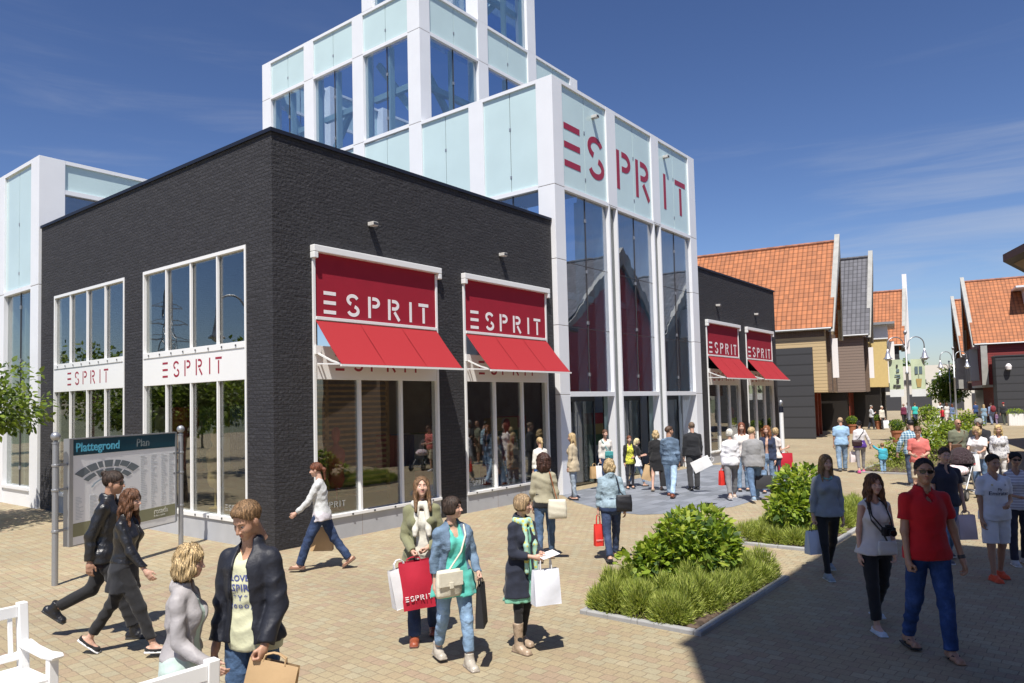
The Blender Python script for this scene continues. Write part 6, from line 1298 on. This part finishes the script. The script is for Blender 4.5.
p15=person('little girl with very long blonde hair in white tunic by the tower doors',11.65,-.95,-42,1.42,'f',((18,4),(-14,12)),(((.1,.1,-1),(-.3,.9,.1)),((.1,.1,-1),(-.3,.9,.1))),('relax','relax'),2,(0,0),'fair',('longback',(.58,.47,.27)),({'name':'tunic','c':(.72,.72,.74),'hem':.76,'sleeve':0,'inf':.024,'flare':.06},{'name':'bolero','c':BLACK,'hem':1.15,'sleeve':1.2,'inf':.03},),{'c':(.25,.34,.48),'k':'denim','fit':'skinny','len':1.8},('flat',BLACK,BLACK),.019)
p16=person('blonde woman in short black dress with bare legs walking away beside the tall man',11.0,-1.9,20,1.68,'f',((14,4),(-12,14)),(DOWN,DOWN),('grip','grip'),0,(0,0),'fair',('wavy',BLOND),({'name':'dress','c':BLACK,'hem':.58,'sleeve':1.6,'inf':.02,'flare':.02},),None,('flat',(.4,.3,.22),(.2,.15,.1)),.02)
bag_hold(p16,0,'big black shopping bag between the black dress and the tall man in denim',.42,.46,.14,(.015,.015,.016),bface=215,handle=.08,off=(.0,-.12,-.05)); bag_hold(p16,1,'tilted brown paper bag beside the bare legged woman',.26,.42,.1,(.5,.34,.18),bface=215,handle=.05,tilt=-16)
p17=person('tall man in denim shirt and pale washed jeans with tan shoes looking right',9.95,-2.8,12,1.84,'m',((-16,12),(18,4)),(((.12,-.15,-1),(.05,.25,-1)),((.12,.15,-1),(.0,.4,-1))),('relax','relax'),0,(-50,2),'tan',('short',(.07,.04,.025)),({'name':'denim_shirt','c':(.10,.15,.22),'hem':.82,'sleeve':1.85,'inf':.024,'k':'denim','fold':.009},),{'c':(.38,.52,.68),'k':'denim','fit':'slim'},('leather',(.2,.06,.03),(.08,.03,.02)),.018)
p18=person('man all in black seen from behind in front of the right tower column',11.6,-2.7,42,1.86,'m',((3,2),(-3,4)),(DOWN,DOWN),('relax','relax'),0,(0,0),'fair',('crop',(.13,.09,.06)),({'name':'shirt','c':(.014,.014,.016),'hem':.88,'sleeve':2,'inf':.028},),{'c':(.045,.045,.048),'fit':'straight'},('leather',BLACK,BLACK),.02,build=1.1)
p19=person('white haired woman in white blouse and grey trousers seen from behind',10.3,-4.25,32,1.76,'f',((16,4),(-14,14)),(DOWN,((.14,.02,-1),(.05,.1,-1))),('relax','grip'),0,(-10,0),'fair',('shortbob',WHH),({'name':'blouse','c':(.72,.72,.76),'hem':.86,'sleeve':1.7,'inf':.03,'fold':.01},),{'c':(.20,.20,.21),'fit':'slim','len':1.85},('sneaker',(.5,.4,.34),WHITE),.018)
bag_hold(p19,1,'orange red carrier bag held by the white haired woman',.2,.36,.1,(.66,.05,.02),bface=60,handle=.06)
shopping_bag('large white shopping bag swung out sideways left of the white haired woman',(11.2,-3.45,.92),205,.30,.50,.12,(.75,.75,.74),handle=.1,tilt=-64)
p20=person('fair haired man in grey blazer with brown elbow patches walking away in jeans',10.2,-4.85,30,1.83,'m',((22,5),(-20,18)),(((.14,.0,-1),(.08,.18,-1)),((.16,.0,-1),(.0,.25,-1))),('grip','relax'),3,(-38,0),'fair',('short',(.38,.28,.15)),({'name':'blazer','c':(.27,.27,.275),'hem':.84,'sleeve':2,'inf':.03,'open':.03,'flare':.015},),{'c':(.10,.165,.27),'k':'denim','fit':'slim'},('sneaker',(.25,.35,.45),WHITE),.017)
for sx,k in ((1,0),(-1,1)):
    pass
bag_hold(p20,0,'wide black shopping bag in the right hand of the man in the grey blazer',.42,.32,.14,(.03,.03,.035),bface=215,handle=.16)
person('red haired woman in white lace top facing the camera behind the grey blazer',11.95,-3.95,205,1.84,'f',((3,2),(-3,4)),(DOWN,DOWN),('relax','relax'),0,(0,-4),'fair',('long',(.16,.05,.025)),({'name':'top','c':(.72,.66,.62),'hem':.88,'sleeve':.6,'inf':.02},),{'c':(.2,.3,.42),'k':'denim','fit':'slim'},('flat',BLACK,BLACK),.02)
person('auburn haired woman in navy jacket turned left behind the grey blazer',11.85,-4.65,190,1.76,'f',((3,2),(-3,4)),(DOWN,DOWN),('relax','relax'),0,(-10,-4),'fair',('longwavy',(.20,.075,.03)),({'name':'jacket','c':(.02,.03,.07),'hem':.86,'sleeve':2,'inf':.024,'open':.03},),{'c':(.2,.3,.45),'k':'denim','fit':'slim'},('flat',BLACK,BLACK),.02)
p23=person('blonde woman in white tee holding out one hand, dark red bag on her arm',13.0,-4.5,-28,1.66,'f',((4,2),(-4,6)),(((.12,.05,-1),(.0,.95,.25)),((.14,.02,-1),(.05,.1,-1))),('relax','relax'),0,(5,0),'fair',('shortbob',(.38,.27,.14)),({'name':'t_shirt','c':(.66,.6,.57),'hem':.88,'sleeve':.6,'inf':.022},),{'c':(.03,.04,.08),'k':'denim','fit':'slim'},('flat',BLACK,BLACK),.02,extras=(('sunglasses_up',),))
shopping_bag('dark red shopping bag with white lettering on the arm of the white tee woman',tuple(p23['up']((.17,.16,1.08))),219,.40,.46,.1,(.45,.01,.03),handle=.06,kind='cloth',print_=('ESPRIT',.05,(.75,.65,.65),.08))
# middle distance family
person('broad man in light blue tee walking away down the street',18.6,-4.85,22,1.78,'m',((10,4),(-8,10)),(DOWN,DOWN),('relax','relax'),0,(0,0),'fair',('crop',(.4,.28,.18)),({'name':'t_shirt','c':(.32,.50,.72),'hem':.86,'sleeve':.8,'inf':.028},),{'c':(.22,.32,.45),'k':'denim','fit':'straight'},('sneaker',(.1,.1,.1),BLACK),.022,build=1.12)
p25=person('dark haired woman in white top with purple sash holding the toddler by the hand',18.2,-5.5,25,1.68,'f',((10,4),(-8,10)),(((.45,.1,-1),(.3,.2,-1)),DOWN),('grip','grip'),0,(0,0),'fair',('bun',BLACK),({'name':'purple_vest','c':(.08,.03,.25),'hem':.86,'sleeve':0,'inf':.018},{'name':'cardigan','c':(.72,.7,.72),'hem':.97,'sleeve':2,'inf':.024},),{'c':(.23,.22,.23),'fit':'skinny','len':1.8},('sneaker',(.6,.08,.25),(.6,.1,.3)),.022)
shoulder_bag('black and red cross body bag on the back of the woman in the white top',p25,((-.05,-.15,1.2),(.1,-.12,1.42),(.12,-.02,1.46)),(-.12,-.14,1.02),25,.3,.2,.1,(.03,.01,.015),(.015,.015,.015))
bag_hold(p25,1,'white plastic bag between the light blue tee and the white top',.26,.34,.12,(.7,.62,.62),bface=219,handle=.06,kind='plastic')
person('toddler in turquoise jumper holding a hand, walking away',18.65,-6.05,25,.92,'m',((8,4),(-6,8)),(DOWN,((.5,.1,.35),(.35,.05,.6))),('relax','relax'),0,(0,0),'fair',('short',(.2,.11,.05)),({'name':'jumper','c':(.05,.38,.50),'hem':.8,'sleeve':2,'inf':.04},),{'c':(.25,.42,.62),'k':'denim','fit':'wide'},('sneaker',(.2,.2,.3),WHITE),.018,build=1.25)
# group with the push chair
p41=person('bald man with sunglasses in olive tee facing the camera behind the push chair',15.9,-8.45,212,1.78,'m',((3,2),(-3,2)),(DOWN,DOWN),('relax','relax'),0,(0,0),'tan',('bald',BR),({'name':'t_shirt','c':(.15,.16,.11),'hem':.86,'sleeve':.85,'inf':.03},),{'c':(.22,.17,.12),'fit':'straight','len':1.0},('sneaker',(.2,.2,.2),WHITE),.02,build=1.1,extras=(('sunglasses',),))
shoulder_bag('brown cross body satchel on the olive tee',p41,((-.02,.15,1.2),(-.12,.1,1.43),(-.1,-.04,1.46)),(.14,.16,.98),212,.26,.24,.08,(.1,.05,.03),(.12,.06,.03))
person('grey curly haired man in black shirt leaning over the push chair',16.0,-8.95,172,1.80,'m',((3,2),(-3,2)),(((.1,.5,-.8),(-.1,.9,-.3)),((.1,.5,-.8),(-.1,.9,-.3))),('relax','relax'),8,(0,-12),'tan',('greycurly',GREYH),({'name':'shirt','c':(.015,.015,.018),'hem':.86,'sleeve':1,'inf':.028},),{'c':(.05,.05,.08),'fit':'straight'},('sneaker',(.1,.1,.1),BLACK),.02,build=1.1)
person('blonde woman in white tee bending over the push chair in denim shorts',14.4,-9.05,168,1.66,'f',((3,2),(-3,4)),(((.1,.5,-.8),(-.1,.9,-.2)),((.1,.5,-.8),(-.1,.9,-.2))),('grip','grip'),10,(0,-22),'fair',('wavy',BLOND),({'name':'t_shirt','c':(.70,.68,.68),'hem':.9,'sleeve':.7,'inf':.03},),{'c':(.12,.2,.34),'k':'denim','fit':'straight'},('sneaker',WHITE,WHITE),.018,build=1.12)
person('woman with long blonde curls in patterned white blouse behind the bending woman',15.2,-9.4,190,1.66,'f',((3,2),(-3,4)),(DOWN,DOWN),('relax','relax'),4,(0,-10),'fair',('longwavy',(.52,.38,.18)),({'name':'blouse','c':(.62,.62,.64),'hem':.84,'sleeve':1.5,'inf':.03,'k':'floral','c2':(.3,.3,.36)},),{'c':(.7,.7,.7),'fit':'slim'},('flat',BLACK,BLACK),.02)
person('man in salmon tee with sunglasses on his head looking down',12.55,-8.0,188,1.72,'m',((8,4),(-6,8)),(((.12,.1,-1),(-.3,.9,-.15)),((.12,.1,-1),(-.3,.9,-.15))),('relax','relax'),5,(0,-28),'fair',('short',(.12,.06,.035)),({'name':'t_shirt','c':(.62,.16,.14),'hem':.86,'sleeve':.8,'inf':.028},),{'c':(.5,.42,.3),'fit':'straight','len':1.0},('sneaker',WHITE,WHITE),.018,extras=(('sunglasses_up',),))
person('man in blue plaid shirt standing with his back turned behind the salmon tee',15.1,-7.45,40,1.78,'m',((3,2),(-3,2)),(((.5,.1,-1),(.1,.3,-1)),((.5,.1,-1),(.1,.3,-1))),('relax','relax'),0,(0,-10),'fair',('short',BLACK),({'name':'plaid_shirt','c':(.05,.16,.26),'k':'plaid','c2':(.5,.62,.7),'hem':.86,'sleeve':2,'inf':.03},),{'c':(.05,.07,.12),'k':'denim','fit':'straight'},('sneaker',(.1,.1,.1),WHITE),.02,build=1.1)
# push chair
st=thing('push_chair','dark push chair with white blanket and small wheels in the middle of the group','push chair',(12.9,-8.75,0),R(170-90)); mb=MB()
for sx in(-.24,.24):
    mb.tube([(sx,.45,.16),(sx,.05,.55),(sx,-.45,1.02),(sx,-.5,1.05)],.016,8); mb.tube([(sx,-.38,.16),(sx,.0,.6),(sx,.1,.75)],.016,8)
mb.tube([(-.24,-.5,1.05),(.24,-.5,1.05)],.02,8); mb.tube([(-.24,.45,.16),(.24,.45,.16)],.014,8); mb.tube([(-.24,-.38,.16),(.24,-.38,.16)],.014,8); mb.build('frame',M_grey,st,world=False)
for sx in(-.27,.27):
    for y_ in(-.38,.45):
        mb=MB(); mb.tube([(sx-.02,y_,.14),(sx+.02,y_,.14)],.135,18); w=mb.build('wheel',M_black,st,world=False); mb=MB(); mb.tube([(sx-.024,y_,.14),(sx+.024,y_,.14)],.08,14); mb.build('rim',M_grey,w,world=False)
mb=MB(); mb.slab([(-.22,-.28,.42),(-.22,.3,.42),(-.22,.36,.55),(-.22,-.1,.55),(-.22,-.34,.98),(-.22,-.4,.95)],(.44,0,0)); mb.build('seat',cloth((.02,.02,.025)),st,world=False,bevel=.02)
a,b=snet(lambda P: np.maximum(np.abs(ell(P,(0,-.22,.85),(.27,.34,.34)))-.012,-(P[:,2]-.82)),(-.32,-.6,.7),(.32,.2,1.25),.025); np_mesh('hood',a,b,np.zeros(len(b)),[cloth((.03,.015,.02))],st,True)
a,b=snet(lambda P: ell(P,(0,.12,.66),(.24,.34,.13))+.03*noise3(P,22,3),(-.4,-.4,.4),(.4,.6,.95),.025); np_mesh('blanket',a,b,np.zeros(len(b)),[cloth((.74,.66,.68),'floral',(.6,.3,.35))],st,True)
shopping_bag('white carrier bag hanging on the push chair handle',(13.55,-8.95,1.06),210,.34,.4,.14,(.74,.74,.75),handle=.06,kind='plastic',print_=('x',.05,(.5,.1,.12),.4))
# the group walking towards us in the shade
p49=person('long haired girl in grey long sleeved top and black leggings walking towards us',3.25,-8.27,215,1.70,'f',((14,4),(-14,16)),(((.16,.02,-1),(.08,.12,-1)),((.14,-.02,-1),(.05,.14,-1))),('grip','relax'),0,(8,-3),'fair',('long',(.24,.15,.07)),({'name':'long_sleeved_top','c':(.23,.26,.30),'hem':.88,'sleeve':1.75,'inf':.02,'flare':.02},),{'c':BLACK,'fit':'skinny'},('sneaker',(.25,.3,.33),(.5,.55,.55)),.0135,extras=(('necklace',),))
bag_hold(p49,0,'white paper bag in the right hand of the girl in the grey top',.24,.32,.12,(.62,.68,.80),bface=235,handle=.1,col2=(.1,.1,.1))
p50=person('woman in sleeveless cream blouse with a camera on her chest and black trousers',1.1,-9.3,216,1.66,'f',((12,4),(-14,18)),(((.14,.0,-1),(.05,.1,-1)),((.12,.05,-1),(-.2,.55,-.9))),('relax','relax'),0,(2,0),'fair',('longwavy',(.13,.06,.03)),({'name':'blouse','c':(.60,.57,.55),'hem':.86,'sleeve':0,'inf':.018,'neck':.02,'flare':.03},),{'c':BLACK,'fit':'slim','len':1.85},('flat',(.55,.6,.66),(.5,.55,.6)),.0125)
cmr=thing('camera','black camera hanging on a strap against the cream blouse','camera',tuple(p50['up']((-.06,.17,1.13))),R(216-90)); mb=MB(); mb.box(-.065,.065,-.02,.04,-.045,.045); mb.box(-.03,.03,-.01,.035,.045,.07); mb.build('camera_body',M_black,cmr,world=False,bevel=.008)
mb=MB(); mb.tube([(0,.04,0),(0,.12,0)],[.036,.034],16); mb.build('lens',mat('lens_black',(.01,.01,.012),rough=.2),cmr,world=False)
mb=MB(); q=[p50['up'](v) for v in((0.0,.17,1.17),(.09,.13,1.3),(.09,.08,1.43),(.06,-.03,1.475),(-.04,-.05,1.475),(-.07,.08,1.43),(-.1,.14,1.28),(-.11,.17,1.17))]; mb.tube([tuple(v) for v in q],.008,6); mb.build('strap',M_black,cmr,fix=False)
shoulder_bag('flat white clutch bag hanging below the camera on a dark strap',p50,((.0,.19,1.1),(.10,.13,1.25),(.11,.07,1.44),(.1,-.03,1.46)),(-.04,.18,.95),216,.2,.15,.04,(.55,.55,.53),(.02,.02,.02),flap=False)
p51=person('tall man in red polo shirt and blue jeans with sunglasses and flip flops',.53,-9.86,214,1.88,'m',((-9,14),(10,3)),(((.12,.05,-1),(.02,.22,-1)),((.28,-.02,-1),(.16,.2,-1))),('grip','relax'),0,(-14,4),'tan',('crop',(.03,.02,.018)),({'name':'polo_shirt','c':(.50,.006,.012),'hem':.86,'sleeve':.62,'inf':.024,'collar':.028,'neck':.05,'sinf':.03},),{'c':(.022,.06,.19),'k':'denim','fit':'slim'},('flop',(.02,.015,.012),BLACK),.0125,extras=(('sunglasses',),('watch',1)),build=.97)
p46=person('man in navy polo and jeans behind the red polo man',5.2,-9.45,214,1.68,'m',((10,4),(-10,14)),(((.12,.02,-1),(.05,.15,-1)),((.2,.0,-1),(.08,.15,-1))),('relax','grip'),0,(-6,-2),'fair',('short',(.06,.04,.03)),({'name':'polo_shirt','c':(.02,.022,.04),'hem':.86,'sleeve':.65,'inf':.024,'collar':.025,'sinf':.03},),{'c':(.16,.26,.42),'k':'denim','fit':'slim'},('sneaker',(.1,.1,.12),WHITE),.0145)
bag_hold(p46,1,'pale pink plastic bag in the left hand of the man in the navy polo',.26,.36,.12,(.62,.50,.52),bface=219,handle=.06,kind='plastic')
p47=person('young man in white football shirt and white shorts with orange trainers',4.25,-10.12,214,1.66,'m',((6,2),(-6,6)),(DOWN,((.16,.0,-1),(-.55,.7,-.2))),('relax','grip'),0,(4,-3),'tan',('short',(.02,.015,.012)),({'name':'football_shirt','c':(.70,.70,.74),'hem':.84,'sleeve':.7,'inf':.03,'sinf':.035,'decal':(chest_text('Fly',.05,1.265,(.06,.07,.12)),chest_text('Emirates',.075,1.20,(.06,.07,.12)),chest_text('o',.05,1.33,(.5,.4,.1),.09),chest_text('^',.06,1.31,(.1,.12,.2),-.085))},),{'c':(.68,.68,.72),'fit':'short','len':.93,'name':'shorts'},('sneaker',(.72,.09,.03),(.6,.1,.05)),.014)
person('woman with sunglasses and striped white vest at the right edge behind the football shirt',5.45,-10.3,200,1.62,'f',((6,2),(-6,6)),(((.12,.05,-1),(-.5,.7,-.1)),DOWN),('relax','relax'),0,(0,0),'tan',('bun',BLACK),({'name':'vest','c':(.62,.62,.66),'k':'stripe','c2':(.4,.38,.45),'hem':.86,'sleeve':0,'inf':.022},),{'c':(.03,.03,.05),'fit':'slim'},('sneaker',(.45,.45,.45),WHITE),.0155,extras=(('sunglasses',),))
# far away
def far(label,x,y,face,h,sex,top,bot,hair=('shortbob',GREYH),sl_=2,hem=.86,arms=(DOWN,DOWN),build=1.0,legs=((10,4),(-8,10))):
    return person(label,x,y,face,h,sex,legs,arms,('relax','relax'),0,(0,0),'fair',hair,({'name':'top','c':top,'hem':hem,'sleeve':sl_,'inf':.026},),{'c':bot,'fit':'straight'},('sneaker',(.1,.1,.1),BLACK),.034,build=build)
FOLD=((.1,.1,-1),(-.6,.7,.3))
far('elderly man in white shirt with folded arms before the black shopfront',50.9,.72,-60,1.76,'m',(.6,.62,.66),(.02,.025,.04),('crop',GREYH),arms=(FOLD,FOLD),build=1.1)
o28=far('elderly man in cream jacket right of the man with folded arms, bag at his feet',51.0,.05,-120,1.7,'m',(.62,.58,.5),(.03,.03,.035),('crop',WHH),build=1.1)
bag_hold(o28,1,'white printed carrier bag held by the elderly man in the cream jacket',.5,.55,.2,(.7,.72,.74),bface=219,handle=.1)
p29=far('woman in plum cardigan walking away beyond the first lamp post',59.6,.08,30,1.72,'f',(.14,.015,.05),(.015,.015,.02),('shortbob',(.3,.2,.15)),build=1.1)
far('man in grey shirt just beyond the plum cardigan',62.5,.25,30,1.80,'m',(.36,.38,.42),(.05,.05,.08),('crop',BR)); far('man in turquoise tee walking away beside the lamp post pole',59.4,-.75,30,1.78,'m',(.03,.45,.40),(.04,.06,.12),('short',BR),.8)
far('person in white shirt behind the further planter box',64,-1.9,210,1.75,'m',(.68,.68,.7),(.4,.36,.3),('short',BR)); far('woman in loose white dress behind the tall bushes',62.5,-2.55,30,1.72,'f',(.66,.62,.6),(.6,.5,.45),('long',BR),.6,.5); far('person in blue checked shirt left of the second lamp pole',62.3,-2.95,40,1.62,'f',(.12,.18,.32),(.3,.35,.45),('long',RED_H))
far('boy in bright red tee right of the second lamp pole',57.5,-3.05+.2,60,1.46,'m',(.60,.02,.03),(.03,.03,.05),('short',DBR),.8)
far('man in dark blue tee in the shade before the timber shopfront',65.5,-4.25,40,1.72,'m',(.03,.07,.2),(.04,.06,.1),('short',BR),.8); far('blonde woman in denim blouse walking in front of the man in dark blue',57.5,-5.5,10,1.62,'f',(.2,.3,.4),(.25,.38,.5),('long',BLOND),.7,.78,legs=((24,4),(-22,14)))
far('man in pale blue shirt with dark red backpack by the black annexe',60,-5.75,35,1.68,'m',(.25,.32,.5),(.2,.25,.36),('crop',DBR)); 
bp=thing('backpack','dark red backpack worn over the pale blue shirt','backpack',(59.78,-5.9,1.22),R(35)); a,b=snet(lambda P: ell(P,(0,0,0),(.14,.2,.26)),(-.2,-.3,-.3),(.2,.3,.3),.04); np_mesh('bag_body',a,b,np.zeros(len(b)),[cloth((.2,.02,.03))],bp,True)
mb=MB(); 
for s_ in(-.1,.1): mb.tube([(-.0,s_,.22),(.16,s_,.24),(.24,s_,.1)],.02,6)
mb.build('strap',M_black,bp,world=False)
far('stout person in black top and red cap by the black annexe wall',60.5,-6.5,35,1.70,'m',(.015,.015,.018),(.06,.07,.05),('cap',(.3,.02,.03)),1.6,build=1.25); far('small child between the backpack man and the red cap',60.3,-6.05,30,.95,'f',(.2,.12,.22),(.25,.2,.3),('short',BR))
